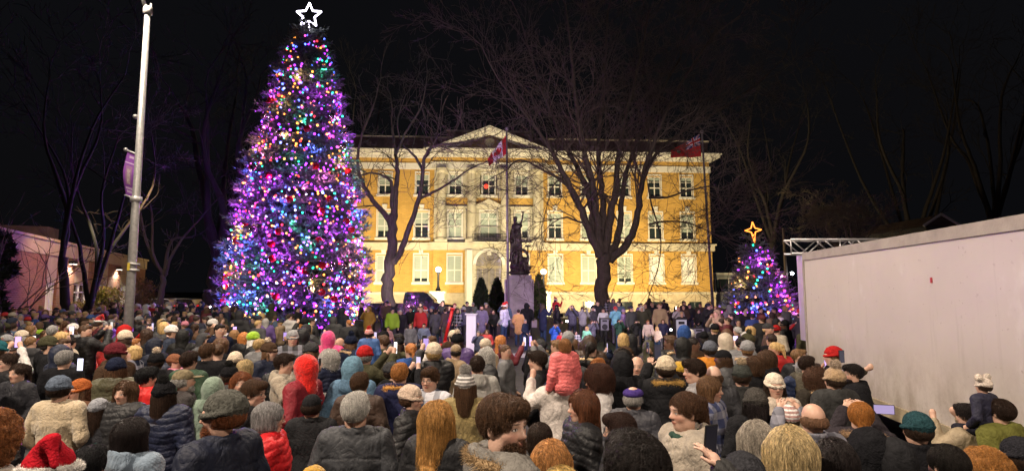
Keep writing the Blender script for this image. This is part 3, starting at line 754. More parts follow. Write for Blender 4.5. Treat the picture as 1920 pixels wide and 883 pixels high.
# ------------------------------------------------------------------ person toolkit: signed distance shapes turned into meshes
class S:
    def __init__(s): s.ops = []
    def add(s, f, c, r, k=.02): s.ops.append(('u', f, np.array(c, float), r, k)); return s
    def sub(s, f, c, r, k=.01): s.ops.append(('s', f, np.array(c, float), r, k)); return s
    def ell(s, c, r, k=.02, m='add'):
        c = np.array(c, float); r = np.array(r, float)
        def f(P): q = (P-c)/r; k0 = np.linalg.norm(q, axis=-1); k1 = np.linalg.norm(q/r, axis=-1)+1e-9; return k0*(k0-1)/k1
        return getattr(s, m)(f, c, float(r.max()), k)
    def cap(s, a, b, ra, rb=None, k=.02, m='add', flat=None):
        a = np.array(a, float); b = np.array(b, float); rb = ra if rb is None else rb; fl = np.array(flat or (1,1,1), float)
        def f(P):
            A = a/fl; B = b/fl; Q = P/fl; d = B-A; t = np.clip(((Q-A)@d)/(d@d+1e-12), 0, 1)
            return (np.linalg.norm(Q-A-t[..., None]*d, axis=-1)-(ra+(rb-ra)*t))*fl.min()
        return getattr(s, m)(f, (a+b)/2, float(np.linalg.norm(b-a)/2+max(ra, rb)*fl.max()), k)
    def torus(s, c, R0, r, k=.01, sq=(1,1), tilt=0):
        c = np.array(c, float); ct, st_ = math.cos(tilt), math.sin(tilt)
        def f(P):
            q = P-c; y = q[..., 1]*ct+q[..., 2]*st_; z = -q[..., 1]*st_+q[..., 2]*ct
            return np.sqrt((np.sqrt((q[..., 0]/sq[0])**2+(y/sq[1])**2)-R0)**2+z**2)-r
        return s.add(f, c, R0*max(sq)+r, k)
    def cut(s, n, d, k=.008):          # remove the half space n.p > d
        n = np.array(n, float); return s.sub(lambda P: -((P@n)-d), (0,0,0), 99, k)
    def merge(s, o, Rm=None, t=(0,0,0)):
        t = np.array(t, float); Rm = np.eye(3) if Rm is None else Rm
        for kind, f, c, r, k in o.ops:
            s.ops.append((kind, (lambda P, f=f: f((P-t)@Rm)), Rm@c+t if r < 90 else c, r, k))
        return s
    def at(s, P):
        d = np.full(P.shape[:-1], 9.0)
        for kind, f, c, r, k in s.ops:
            q = f(P); d = smin(d, q, k) if kind == 'u' else -smin(-d, q, k)
        return d
    def mesh(s, h, pad=.03):
        ad = [o for o in s.ops if o[0] == 'u']
        lo = np.min([o[2]-o[3] for o in ad], 0)-pad; hi = np.max([o[2]+o[3] for o in ad], 0)+pad
        n = np.ceil((hi-lo)/h).astype(int)+1; ax = [lo[i]+np.arange(n[i])*h for i in range(3)]
        Fd = np.full(n, 1.0)
        for kind, f, c, r, k in s.ops:
            m = 3*h+k*1.5+.004
            i0 = np.maximum(0, np.floor((c-r-m-lo)/h)).astype(int); i1 = np.minimum(n, np.ceil((c+r+m-lo)/h).astype(int)+1)
            if (i1 <= i0).any(): continue
            sl = tuple(slice(i0[j], i1[j]) for j in range(3))
            G = np.stack(np.meshgrid(*[ax[j][sl[j]] for j in range(3)], indexing='ij'), -1)
            q = f(G); Fd[sl] = smin(Fd[sl], q, k) if kind == 'u' else -smin(-Fd[sl], q, k)
        return nets(Fd, lo, h)
def smin(a, b, k):
    if k <= 0: return np.minimum(a, b)
    hh = np.clip(k-np.abs(a-b), 0, None)/k
    return np.minimum(a, b)-hh*hh*k*.25
def nets(Fd, lo, h):
    Fd = Fd.astype(np.float32); S_ = Fd < 0; n = np.array(Fd.shape)
    cnt = np.zeros(n-1, np.int8)
    offs = [(i,j,k) for i in (0,1) for j in (0,1) for k in (0,1)]
    for i,j,k in offs: cnt += S_[i:n[0]-1+i, j:n[1]-1+j, k:n[2]-1+k]
    act = np.argwhere((cnt > 0) & (cnt < 8))
    idx = np.full(n-1, -1, np.int32); idx[tuple(act.T)] = np.arange(len(act))
    acc = np.zeros((len(act), 3)); num = np.zeros(len(act))
    vals = {o: Fd[act[:,0]+o[0], act[:,1]+o[1], act[:,2]+o[2]] for o in offs}
    for o in offs:
        for a in range(3):
            if o[a]: continue
            o2 = tuple(1 if q == a else o[q] for q in range(3)); va, vb = vals[o], vals[o2]; m = (va < 0) != (vb < 0)
            t = np.where(m, va/np.where(np.abs(va-vb) < 1e-9, 1, va-vb), 0)
            p = np.tile(np.array(o, float), (len(act), 1)); p[:, a] = t; acc[m] += p[m]; num += m
    V = (act+acc/num[:, None])*h+lo; Fs = []
    for a in range(3):
        b, c = (a+1) % 3, (a+2) % 3
        sl0 = [slice(None)]*3; sl1 = [slice(None)]*3; sl0[a] = slice(0, -1); sl1[a] = slice(1, None)
        df = S_[tuple(sl0)] != S_[tuple(sl1)]; e = np.argwhere(df)
        e = e[(e[:, b] > 0) & (e[:, c] > 0) & (e[:, b] < n[b]-1) & (e[:, c] < n[c]-1)]
        if not len(e): continue
        def g(db, dc): q = e.copy(); q[:, b] -= db; q[:, c] -= dc; return idx[tuple(q.T)]
        quad = np.stack([g(1,1), g(0,1), g(0,0), g(1,0)], 1); ins = S_[tuple(e.T)]
        quad[~ins] = quad[~ins][:, ::-1]; Fs.append(quad)
    Fq = np.concatenate(Fs); Fq = Fq[(Fq >= 0).all(1)]
    E = np.concatenate([Fq[:, [0,1]], Fq[:, [1,2]], Fq[:, [2,3]], Fq[:, [3,0]]]); n_ = len(V); w_ = np.maximum(np.bincount(E[:,0], minlength=n_), 1)
    for it in range(2):
        V = .5*V+.5*np.stack([np.bincount(E[:,0], V[E[:,1], a], n_)/w_ for a in range(3)], 1)
    return V, Fq
def vnormals(V, F):
    N = np.zeros_like(V); a = V[F[:,2]]-V[F[:,0]]; b = V[F[:,3]]-V[F[:,1]]; fn = np.cross(a, b)
    for k in range(4): np.add.at(N, F[:,k], fn)
    return N/(np.linalg.norm(N, axis=1, keepdims=True)+1e-12)
def snoise(P, s, seed=0):
    x, y, z = P[:,0]*s, P[:,1]*s, P[:,2]*s; q = seed*1.7
    return (np.sin(x*1.0+2.1*np.sin(z*.7+q)+q)+np.sin(y*1.3+1.7*np.sin(x*.9+q*2))+np.sin(z*1.1+2.3*np.sin(y*.8-q)))/3
# ================================================================== PEOPLE
HC = np.array([0, .0, 1.600])                 # head centre in the body frame (standing height 1.72)
def head_sdf(det=True):
    s = S(); s.ell((0,-.012,.028), (.077,.098,.090), .01); s.ell((0,.018,-.028), (.060,.070,.082), .03); s.ell((0,.050,-.090), (.028,.028,.024), .035)
    for x in (-1, 1): s.ell((x*.038,.052,-.022), (.024,.024,.022), .03); s.ell((x*.050,.0,-.065), (.016,.035,.028), .03)
    s.cap((-.034,.080,.026), (.034,.080,.026), .012, k=.022)
    s.cap((0,.084,.012), (0,.106,-.026), .0075, .0125, k=.014)
    if det:
        for x in (-1, 1): s.ell((x*.012,.094,-.031), (.0085,.010,.008), .006)
        for x in (-1, 1): s.ell((x*.031,.100,.003), (.017,.016,.012), .014, 'sub'); s.ell((x*.031,.073,.002), (.0145,.0145,.0125), .004)
        s.ell((0,.084,-.056), (.023,.012,.0065), .007); s.ell((0,.082,-.067), (.019,.012,.007), .006)
    for x in (-1, 1): s.ell((x*.079,-.008,-.004), (.009,.019,.032), .008)
    return s
def rotz(a): a = R(a); return np.array([[math.cos(a), -math.sin(a), 0], [math.sin(a), math.cos(a), 0], [0,0,1.]])
ARMS = {  # (elbow, wrist) for the right side (+x); left mirrored unless given
    'down': (((.255,-.02,1.13), (.265,.07,.90)), None),
    'pocket': (((.27,-.05,1.15), (.185,.13,.99)), None),
    'phone': (((.27,.12,1.26), (.13,.36,1.50)), ((.27,-.03,1.14), (.19,.13,1.0))),
    'film': (((.25,.20,1.30), (.09,.36,1.58)), ((.25,.20,1.30), (.09,.36,1.58))),
    'high': (((.30,.10,1.62), (.20,.30,1.86)), ((.27,-.03,1.14), (.19,.13,1.0))),
    'hold': (((.30,.10,1.30), (.20,.20,1.52)), None),
    'point': (((.42,.05,1.42), (.66,.12,1.60)), ((.27,-.03,1.14), (.19,.13,1.0))),
}
def limbs(pose, side):
    a, b = ARMS[pose]; q = a if (side > 0 or b is None) else b
    return [np.array((side*.178, 0, 1.405)), np.array((side*q[0][0], q[0][1], q[0][2])), np.array((side*q[1][0], q[1][1], q[1][2]))]
def legs(sit, side):
    if sit: return [np.array((side*.09, 0, .93)), np.array((side*.13, .36, .90)), np.array((side*.12, .34, .50))]
    return [np.array((side*.095, 0, .93)), np.array((side*.105, .015, .50)), np.array((side*.115, -.01, .09))]
def hand(s, sh, el, wr, side, fine):
    d = wr-el; d /= np.linalg.norm(d); up = np.array([0,0,1.]) if abs(d[2]) < .8 else np.array([0,1.,0]); lat = np.cross(d, up); lat /= np.linalg.norm(lat); nn = np.cross(lat, d)
    pc = wr+d*.05
    s.cap(wr, pc, .024, .030, .02)
    if not fine: s.ell(wr+d*.10, (.035,.035,.045), .02); return
    th = -side
    for i, (o, ln) in enumerate(((-.030,.066), (-.010,.078), (.010,.072), (.029,.056))):
        r0 = pc+lat*o+d*.02; r1 = r0+d*ln*.5+lat*o*.25+nn*.004; r2 = r1+d*ln*.42-nn*.022
        s.cap(r0, r1, .0095, .0090, .006); s.cap(r1, r2, .0090, .0075, .004)
    t0 = wr+d*.02+lat*.022*th; t1 = t0+lat*.032*th+d*.03; t2 = t1+d*.034+lat*.008*th-nn*.012
    s.cap(t0, t1, .012, .0105, .008); s.cap(t1, t2, .0105, .0085, .004)
def torso(s, inf, kk=.05):
    s.cap((-.150,0,1.405), (.150,0,1.405), .058+inf, k=kk); s.ell((0,.005,1.27), (.175+inf,.115+inf,.20+inf*.5), kk)
    s.ell((0,.012,1.06), (.150+inf,.110+inf,.17+inf), kk); s.ell((0,-.005,.94), (.160+inf,.115+inf,.11+inf), kk)
def body_sdf(pose, yaw, sit, fine, lowhead=False):
    s = S(); torso(s, -.012)
    s.cap((0,-.015,1.40), (0,-.005,1.54), .058, .052, .04)
    for sd in (-1, 1):
        sh, el, wr = limbs(pose, sd); s.cap(sh, el, .048, .040, .03); s.cap(el, wr, .040, .026, .015); hand(s, sh, el, wr, sd, fine)
        hp, kn, an = legs(sit, sd); s.cap(hp, kn, .082, .055, .04); s.cap(kn, an, .052, .036, .02); s.cap(an+[0,-.02,-.045], an+[0,.13,-.06], .034, .028, .03)
    s.merge(head_sdf(not lowhead), rotz(yaw), HC)
    return s
MC = {}
def cached(key, fn):
    if key not in MC: MC[key] = fn()
    return MC[key]
RES = {0: .0075, 1: .013, 2: .020, 3: .034}
def body_mesh(pose, yaw, sit, lod):
    def mk():
        h = RES[lod]; s = body_sdf(pose, yaw, sit, lod == 0, lod >= 2); V, F = s.mesh(h)
        Rm = rotz(yaw); loc = (V-HC)@Rm
        neck = loc[:, 2] < -.16; loc[neck] = (9, 9, 9)
        return mesh_np('person_body', V, [F], True, [None], attrs={'head_pos': ('FLOAT_VECTOR', loc)})
    return cached(('body', pose, yaw, sit, lod), mk)
def coat_shape(style, pose, sit=False):
    inf = {'puffer': .050, 'parka': .048, 'fleece': .028, 'hoodie': .032, 'wool': .030, 'jacket': .034}[style]
    s = S(); torso(s, inf, .06)
    for sd in (-1, 1):
        sh, el, wr = limbs(pose, sd); d = (wr-el)/np.linalg.norm(wr-el)
        s.cap(sh, el, .056+inf*.62, .047+inf*.55, .045); s.cap(el, wr-d*.01, .046+inf*.55, .038+inf*.45, .02)
    if style in ('wool', 'parka') and not sit: s.cap((0,-.005,1.0), (0,-.005,.70), .155, .175, .05, flat=(1.1,.85,1))
    if style in ('puffer', 'parka', 'wool', 'jacket'): s.torus((0,-.002,1.475), .072, .024 if style != 'puffer' else .030, .03, (1.02,1.05), -.25)
    if style in ('hoodie', 'parka'):
        s.ell((0,-.110,1.435), (.120,.060,.075), .03); s.torus((0,-.035,1.465), .10, .030, .03, (1.0,1.0), -.45)
    if style == 'fleece': s.torus((0,0,1.47), .070, .020, .02)
    s.cap((0,0,1.50), (0,0,1.70), .060, .060, .006, 'sub')
    return s
def coat_mesh(style, pose, sit, lod):
    def mk():
        h = max(RES[lod], .009); V, F = coat_shape(style, pose, sit).mesh(h); N = vnormals(V, F)
        if style == 'puffer':
            zz = V[:,2]+.012*np.sin(V[:,0]*18); arm = np.abs(V[:,0]) > .235
            d = np.zeros(len(V)); P1 = np.abs(np.sin(np.pi*zz/.062))**.45
            for sd in (-1, 1):
                sh, el, wr = limbs(pose, sd); ax = wr-sh; ax = ax/np.linalg.norm(ax); t = (V-sh)@ax; ma = (V[:,0]*sd > .215) & (V[:,2] > .8)
                P1 = np.where(ma, np.abs(np.sin(np.pi*t/.062))**.45, P1)
            V = V+N*((P1-.8)*.010)[:, None]
        fold = np.clip(1-np.abs(snoise(V*[1,1,.6], 52, 9))*3.0, 0, 1)**2*np.clip(.6+snoise(V, 14, 2), 0, 1); V = V+N*(snoise(V, 34, 3)*.006+snoise(V, 90, 5)*.0020-fold*(.004 if style == 'puffer' else .009))[:, None]
        if style in ('jacket', 'wool', 'fleece', 'parka') and lod < 2:      # stitched seams: centre back, yoke, armholes
            g = np.exp(-(V[:,0]/.007)**2)*(V[:,1] < 0)*(V[:,2] < 1.33)+np.exp(-((V[:,2]-1.335+.02*np.abs(V[:,0])/.2)/.007)**2)*(np.abs(V[:,0]) < .2)*(V[:,1] < .02)+np.exp(-((np.abs(V[:,0])-.192)/.007)**2)*(V[:,2] > 1.15)
            V = V-N*(g*.006)[:, None]
        return mesh_np('coat', V, [F], True, [None])
    return cached(('coat', style, pose, sit, lod), mk)
def trousers_mesh(sit, lod):
    def mk():
        s = S(); s.ell((0,-.005,.95), (.165,.125,.11), .03)
        for sd in (-1, 1):
            hp, kn, an = legs(sit, sd); s.cap(hp, kn, .096, .070, .04); s.cap(kn, an, .070, .062, .02)
        V, F = s.mesh(max(RES[lod], .014)); N = vnormals(V, F); V = V+N*(snoise(V, 22, 2)*.006)[:, None]
        return mesh_np('trousers', V, [F], True, [None])
    return cached(('tr', sit, lod), mk)
def shoe_mesh(sit, sd, lod):
    def mk():
        s = S(); hp, kn, an = legs(sit, sd)
        s.cap(an+[0,-.025,-.035], an+[0,.13,-.050], .046, .040, .03); s.cap(an+[0,0,.03], an+[0,0,-.03], .048, .045, .03); s.cut((0,0,-1), -(an[2]-.092), .004)
        V, F = s.mesh(max(RES[lod], .014)); return mesh_np('shoe', V, [F], True, [None])
    return cached(('shoe', sit, sd, lod), mk)
FACE = lambda s, k=.012: s.ell((0,.112,-.030), (.074,.070,.098), k, 'sub')
def hair_shape(style):
    s = S()
    if style == 'short': s.ell((0,-.016,.032), (.082,.104,.093), .01); FACE(s); s.ell((0,.130,.020), (.066,.062,.062), .02, 'sub'); s.ell((0,.06,-.10), (.2,.12,.10), .02, 'sub'); s.cut((0,0,-1), .062, .02); s.ell((0,.07,.085), (.05,.04,.028), .03)
    elif style == 'crew': s.ell((0,-.014,.031), (.0805,.1015,.091), .01); FACE(s); s.ell((0,.06,-.10), (.2,.12,.10), .02, 'sub'); s.cut((0,0,-1), .045, .02)
    elif style == 'bald': s.ell((0,-.020,-.015), (.084,.100,.052), .01); FACE(s); s.ell((0,.10,-.03), (.2,.10,.15), .01, 'sub'); s.cut((0,0,-1), .055, .02)
    elif style == 'long':
        s.ell((0,-.018,.030), (.090,.110,.100), .01); s.cap((0,-.055,-.02), (0,-.085,-.27), .088, .070, .05, flat=(1,.72,1))
        for x in (-1, 1): s.cap((x*.078,-.01,.02), (x*.092,.015,-.20), .030, .026, .03)
        FACE(s, .01)
    elif style == 'longer':
        s.ell((0,-.018,.032), (.094,.112,.104), .01); s.cap((0,-.060,-.02), (0,-.095,-.36), .096, .085, .05, flat=(1,.72,1))
        for x in (-1, 1): s.cap((x*.082,-.01,.02), (x*.10,.03,-.25), .034, .026, .03)
        FACE(s, .01)
    elif style == 'bob':
        s.ell((0,-.018,.030), (.088,.110,.096), .01); s.ell((0,-.030,-.045), (.095,.092,.082), .03); FACE(s, .01); s.cut((0,0,-1), .115, .03)
    elif style == 'bun': s.ell((0,-.014,.031), (.083,.103,.092), .01); FACE(s); s.ell((0,.06,-.10), (.2,.12,.10), .02, 'sub'); s.cut((0,0,-1), .06, .02); s.ell((0,-.105,.085), (.040,.036,.038), .01)
    elif style == 'ponytail': s.ell((0,-.014,.031), (.083,.103,.092), .01); FACE(s); s.ell((0,.06,-.10), (.2,.12,.10), .02, 'sub'); s.cut((0,0,-1), .06, .02); s.cap((0,-.115,.055), (0,-.155,-.16), .036, .018, .02)
    elif style == 'curly':
        s.ell((0,-.028,.022), (.116,.124,.118), .01); s.ell((0,-.05,-.08), (.108,.085,.09), .04); FACE(s, .008)
        q_ = np.random.default_rng(4)
        for i in range(330):
            zf = 1-2*(i+.5)/330; a = i*2.39996; r = math.sqrt(1-zf*zf); c = np.array((.112*r*math.cos(a), -.030+.120*r*math.sin(a), .010+.128*zf-.012*(zf < 0)))+q_.normal(0, .006, 3)
            if c[1] > .035 and c[2] < .075: continue
            t = q_.uniform(.008, .015); s.ell(c, (t, t*q_.uniform(.7,1.2), t*q_.uniform(.8,1.4)), .005)
    elif style == 'under':       # hair falling from below a hat
        s.cap((0,-.055,-.02), (0,-.085,-.24), .080, .060, .05, flat=(1,.72,1))
        for x in (-1, 1): s.cap((x*.074,-.01,.0), (x*.088,.015,-.17), .024, .022, .03)
        s.cut((0,0,1), .03); FACE(s, .01)
    elif style == 'undershort': s.ell((0,-.018,.0), (.083,.100,.065), .01); FACE(s); s.ell((0,.10,-.05), (.2,.10,.15), .01, 'sub'); s.cut((0,0,1), .03); s.cut((0,0,-1), .058, .02)
    elif style == 'beard': s.ell((0,.030,-.066), (.060,.064,.058), .01); s.ell((0,.062,-.092), (.036,.036,.030), .02); s.ell((0,.096,-.060), (.020,.02,.010), .004, 'sub'); s.cut((0,0,1), -.040, .02)
    elif style == 'beanie':
        s.ell((0,-.022,.050), (.094,.117,.098), .01); s.cut((0,.22,-1), -.022, .004); s.torus((0,-.014,.030), .082, .017, .004, (1.08,1.32), -.20)
    elif style == 'cap':
        s.ell((0,-.014,.036), (.088,.108,.092), .01); s.cut((0,0,-1), -.020, .004); s.ell((0,.118,.036), (.066,.075,.010), .006)
    elif style == 'flatcap': s.ell((0,-.005,.058), (.100,.125,.050), .01); s.ell((0,.105,.045), (.062,.045,.010), .01); s.cut((0,0,-1), -.025, .004)
    elif style == 'hood':
        s.ell((0,-.030,.028), (.110,.130,.128), .01); s.cap((0,-.04,-.03), (0,-.05,-.19), .100, .105, .05); s.ell((0,.145,-.020), (.082,.115,.112), .012, 'sub')
        s.ell((0,.0,.0), (.088,.106,.105), .002, 'sub')
    elif style == 'santa':
        s.ell((0,-.020,.070), (.088,.108,.085), .01); s.cap((0,-.03,.13), (.10,-.08,.20), .062, .035, .04); s.cap((.10,-.08,.20), (.17,-.10,.10), .032, .014, .02); s.cut((0,0,-1), -.045, .004)
    elif style == 'band': s.torus((0,-.014,.045), .086, .024, .004, (1.06,1.28), -.12)
    elif style == 'scarf': s.torus((0,-.015,-.150), .078, .038, .02, (1.05,1.05), -.15); s.cap((.03,.075,-.17), (.05,.12,-.36), .035, .03, .02, flat=(1,.6,1))
    elif style == 'pigears': pass
    return s
def strands(shape, n, ln, wd, seed, step=.016, zmin=-9, frizz=.25, top=True, out=.002, grav=1.0):
    """strand ribbons crawling down the surface of a shape"""
    r_ = np.random.default_rng(seed); V, F = shape.mesh(.014); N0 = vnormals(V, F); w_ = np.clip(V[:,2]+.12, .005, None) if top else np.ones(len(V))
    i = r_.choice(len(V), n, p=w_/w_.sum()); p = V[i]+r_.normal(0, .004, (n,3)); pts = [p]
    shape_lo = V[:,2].min(); outv = out*r_.uniform(.1, 1.9, n)
    part = np.stack([np.sign(p[:,0]+.02)*.5, -.25*np.ones(n), np.zeros(n)], 1)
    for k in range(int(ln/step)):
        e = .004; f0 = shape.at(p)
        G = np.stack([shape.at(p+np.eye(3)[a]*e)-f0 for a in range(3)], -1)/e; G /= np.linalg.norm(G, axis=1, keepdims=True)+1e-6
        d = np.tile(np.array([0,0,-grav]), (n,1))+part*np.clip(p[:, 2:3]*8, 0, 1)+r_.normal(0, frizz, (n,3)); d -= G*(d*G).sum(1, keepdims=True)
        d /= np.linalg.norm(d, axis=1, keepdims=True)+1e-6; p = p+d*step; fp = shape.at(p); free_ = (p[:,2] < shape_lo+.012) & top; p = p-G*(np.where(free_, 0, np.clip(fp-outv, -.01, .01)))[:, None]; pts.append(p)
    A = np.concatenate(pts[:-1]); B = np.concatenate(pts[1:]); m = len(pts)-1
    ta = np.repeat(np.linspace(1, .35, m), n)*wd; tb = np.repeat(np.linspace(1, .35, m+1)[1:], n)*wd
    return prisms_np(A, B, ta, tb, 3)
def fuzz(V, F, n, ln, wd, seed, jit=.35, drop=0.0):
    r_ = np.random.default_rng(seed); N = vnormals(V, F); i = r_.integers(0, len(V), n); D = N[i]+r_.normal(0, jit, (n,3)); D[:,2] -= drop; D /= np.linalg.norm(D, axis=1, keepdims=True)
    W = np.cross(D, r_.normal(0,1,(n,3))); W /= np.linalg.norm(W, axis=1, keepdims=True)+1e-9
    return tris_np(V[i], D, W, ln*r_.uniform(.5,1.2,n), np.full(n, wd))
def hair_mesh(style, lod, seed=0):
    def mk():
        s = hair_shape(style); V, F = s.mesh({0: .0065, 1: .010, 2: .016, 3: .026}[lod]); N = vnormals(V, F)
        if style in ('short','crew','bald','long','longer','bob','bun','ponytail','under','undershort'):
            az = np.arctan2(V[:,0], -V[:,1]); V = V+N*(np.sin(az*19+V[:,2]*20+3*snoise(V, 60, seed))*.0030+snoise(V, 95, seed+1)*.006+snoise(V, 200, seed+2)*.003)[:, None]
        if style == 'curly': V = V+N*(snoise(V, 290, seed+4)*.003)[:, None]
        if style == 'beanie':
            az = np.arctan2(V[:,0], V[:,1]); V = V+N*(np.sin(az*26)*.0018+snoise(V, 70, seed)*.004)[:, None]
        if style in ('hood','santa','scarf'): V = V+N*(snoise(V, 60, seed)*.004)[:, None]
        Vs = [V]; Fs = [F]
        if lod <= 1 and style in ('short','crew','bald','long','longer','bob','bun','ponytail','under','undershort','curly','beard'):
            nn = {0: 15000, 1: 3000}[lod]; wd = {0: .0011, 1: .0021}[lod]
            if style in ('long','longer','bob','under'): V2, F2 = strands(s, nn//2, .20 if style != 'bob' else .10, wd, seed, frizz=.30, out=.008)
            elif style == 'curly': V2, F2 = strands(s, nn*2//3, .13, wd*1.2, seed, step=.010, frizz=1.7, out=.020, grav=.15)
            elif style == 'beard': V2, F2 = fuzz(V, F, nn//2, .014, wd, seed, .6, .5)
            else:
                V2, F2 = strands(s, nn//2, .055, wd, seed, step=.011, frizz=.75, out=.008)
            Vs.append(V2); Fs.append(F2+len(V))
            if style != 'beard':
                nf, lf, jf = {'curly': (9000, .050, 1.3), 'short': (2600, .026, 1.0), 'crew': (1200, .010, .8)}.get(style, (900, .030, 1.2)); nf = nf if lod == 0 else nf//4
                V3, F3 = fuzz(V, F, nf, lf, wd*.9, seed+1, jf, .2); Fs.append(F3+len(V)+len(V2)); Vs.append(V3)
        if style == 'beanie' and lod <= 1:
            V2, F2 = fuzz(V, F, 900 if lod == 0 else 300, .008, .0009 if lod == 0 else .002, seed, .7); Vs.append(V2); Fs.append(F2+len(V))
        return mesh_np('hair', np.concatenate(Vs), Fs, True, [None])
    return cached(('hair', style, lod, seed), mk)
def fur_mesh(kind, lod):
    """pompom, fur ring of an up hood, fur on a hood that is down"""
    def mk():
        s = S()
        if kind == 'pompom': s.ell((0,-.045,.165), (.040,.040,.038), .01)
        if kind == 'pompom_big': s.ell((0,-.035,.175), (.050,.050,.048), .01)
        if kind == 'pompom_pair':
            s.ell((-.105,-.010,.150), (.052,.052,.052), .0); s.ell((.105,-.010,.150), (.052,.052,.052), .0)
        if kind == 'hoodring': s.torus((0,.040,.005), .098, .022, .01, (.92,1.2), math.pi/2-.12)
        if kind == 'downring': s.torus((0,-.050,-.150), .125, .026, .01, (1.12,.78), -.42); s.cut((0,1,0), .05, .01)
        if kind == 'hatband': s.torus((0,-.014,.045), .086, .024, .004, (1.06,1.28), -.12)
        V, F = s.mesh(.009 if lod < 2 else .015); n = {0: 4200, 1: 1400, 2: 350, 3: 80}[lod]
        V2, F2 = fuzz(V, F, n, {'hatband': .014}.get(kind, .032 if 'ring' in kind else .022), {0: .0012, 1: .0022, 2: .004, 3: .007}[lod], 3, .7)
        return mesh_np('fur', np.concatenate([V, V2]), [F, F2+len(V)], True, [None])
    return cached(('fur', kind, lod), mk)
def glasses_mesh():
    def mk():
        b = MB()
        for x in (-1, 1):
            P = [(x*.033+.021*math.cos(t), .106-.004*math.cos(t)*x, .001+.017*math.sin(t)) for t in np.linspace(0, 2*math.pi, 15)]
            b.tube(P, .0019, 5, False); b.tube([(x*.054,.101,.006), (x*.078,.06,.006), (x*.083,-.005,.004)], .0018, 5)
        b.tube([(-.012,.108,.004), (.012,.108,.004)], .0019, 5)
        return b.mesh('glasses', [None], True)
    return cached('glasses', mk)
# ---- materials of people
def skin_mat(tone, lip=1.0):
    name = 'skin_%d' % tone
    if name in MATS: return MATS[name]
    col = [(.56,.34,.25), (.48,.28,.20), (.36,.20,.13), (.13,.065,.042), (.60,.38,.29)][tone]
    m = mat(name, col, .5, bump=.10, scale=90); nt, b = M(m, 0)
    b.inputs['Subsurface Weight'].default_value = .0
    at_ = nt.nodes.new('ShaderNodeAttribute'); at_.attribute_name = 'head_pos'; sx = nt.nodes.new('ShaderNodeSeparateXYZ'); nt.links.new(at_.outputs['Vector'], sx.inputs[0])
    def mth(op, a, b_=None, c=None):
        n = nt.nodes.new('ShaderNodeMath'); n.operation = op
        for i, v in enumerate((a, b_, c)):
            if v is None: continue
            if isinstance(v, (int, float)): n.inputs[i].default_value = v
            else: nt.links.new(v, n.inputs[i])
        return n.outputs[0]
    X = mth('ABSOLUTE', sx.outputs[0]); Y_ = sx.outputs[1]; Zc = sx.outputs[2]; front = mth('GREATER_THAN', Y_, .045)
    def el(cx, cz, rx, rz, soft):
        a = mth('DIVIDE', mth('SUBTRACT', X, cx), rx); c = mth('DIVIDE', mth('SUBTRACT', Zc, cz), rz)
        d = mth('SQRT', mth('ADD', mth('MULTIPLY', a, a), mth('MULTIPLY', c, c)))
        n = nt.nodes.new('ShaderNodeMapRange'); n.inputs[1].default_value = 1-soft; n.inputs[2].default_value = 1+soft; n.inputs[3].default_value = 1; n.inputs[4].default_value = 0
        nt.links.new(d, n.inputs[0]); return mth('MULTIPLY', n.outputs[0], front)
    cur = None
    def mix(mask, c):
        nonlocal cur
        n = nt.nodes.new('ShaderNodeMix'); n.data_type = 'RGBA'; nt.links.new(mask, n.inputs[0])
        if cur is None: n.inputs[6].default_value = (*col, 1)
        else: nt.links.new(cur, n.inputs[6])
        n.inputs[7].default_value = (*c, 1); cur = n.outputs[2]
    k = lambda f: tuple(v*f for v in col)
    mix(mth('MULTIPLY', el(.040, -.030, .024, .022, .6), .5), (col[0]*1.08, col[1]*.74, col[2]*.74))      # cheeks
    mix(mth('MULTIPLY', el(0, -.036, .017, .012, .6), .4), (col[0]*1.05, col[1]*.76, col[2]*.76))
    mix(mth('MULTIPLY', el(.031, .004, .021, .014, .4), .45), k(.55))
    mix(el(0, -.061, .024, .0095, .25), (col[0]*.72, col[1]*.42, col[2]*.42)); mix(el(0, -.061, .022, .0016, .3), k(.18))
    mix(mth('MULTIPLY', el(.029, .025, .019, .0042, .35), .8), (.06,.04,.03))
    mix(el(.031, .003, .0135, .0068, .15), (.03,.02,.018)); mix(el(.031, .0022, .0115, .0050, .1), (.62,.58,.55)); mix(el(.031, .0028, .0052, .0052, .1), (.05,.03,.02))
    mix(mth('MULTIPLY', el(.010, -.041, .0045, .003, .3), .8), k(.2))
    nt.links.new(cur, b.inputs['Base Color']); return m
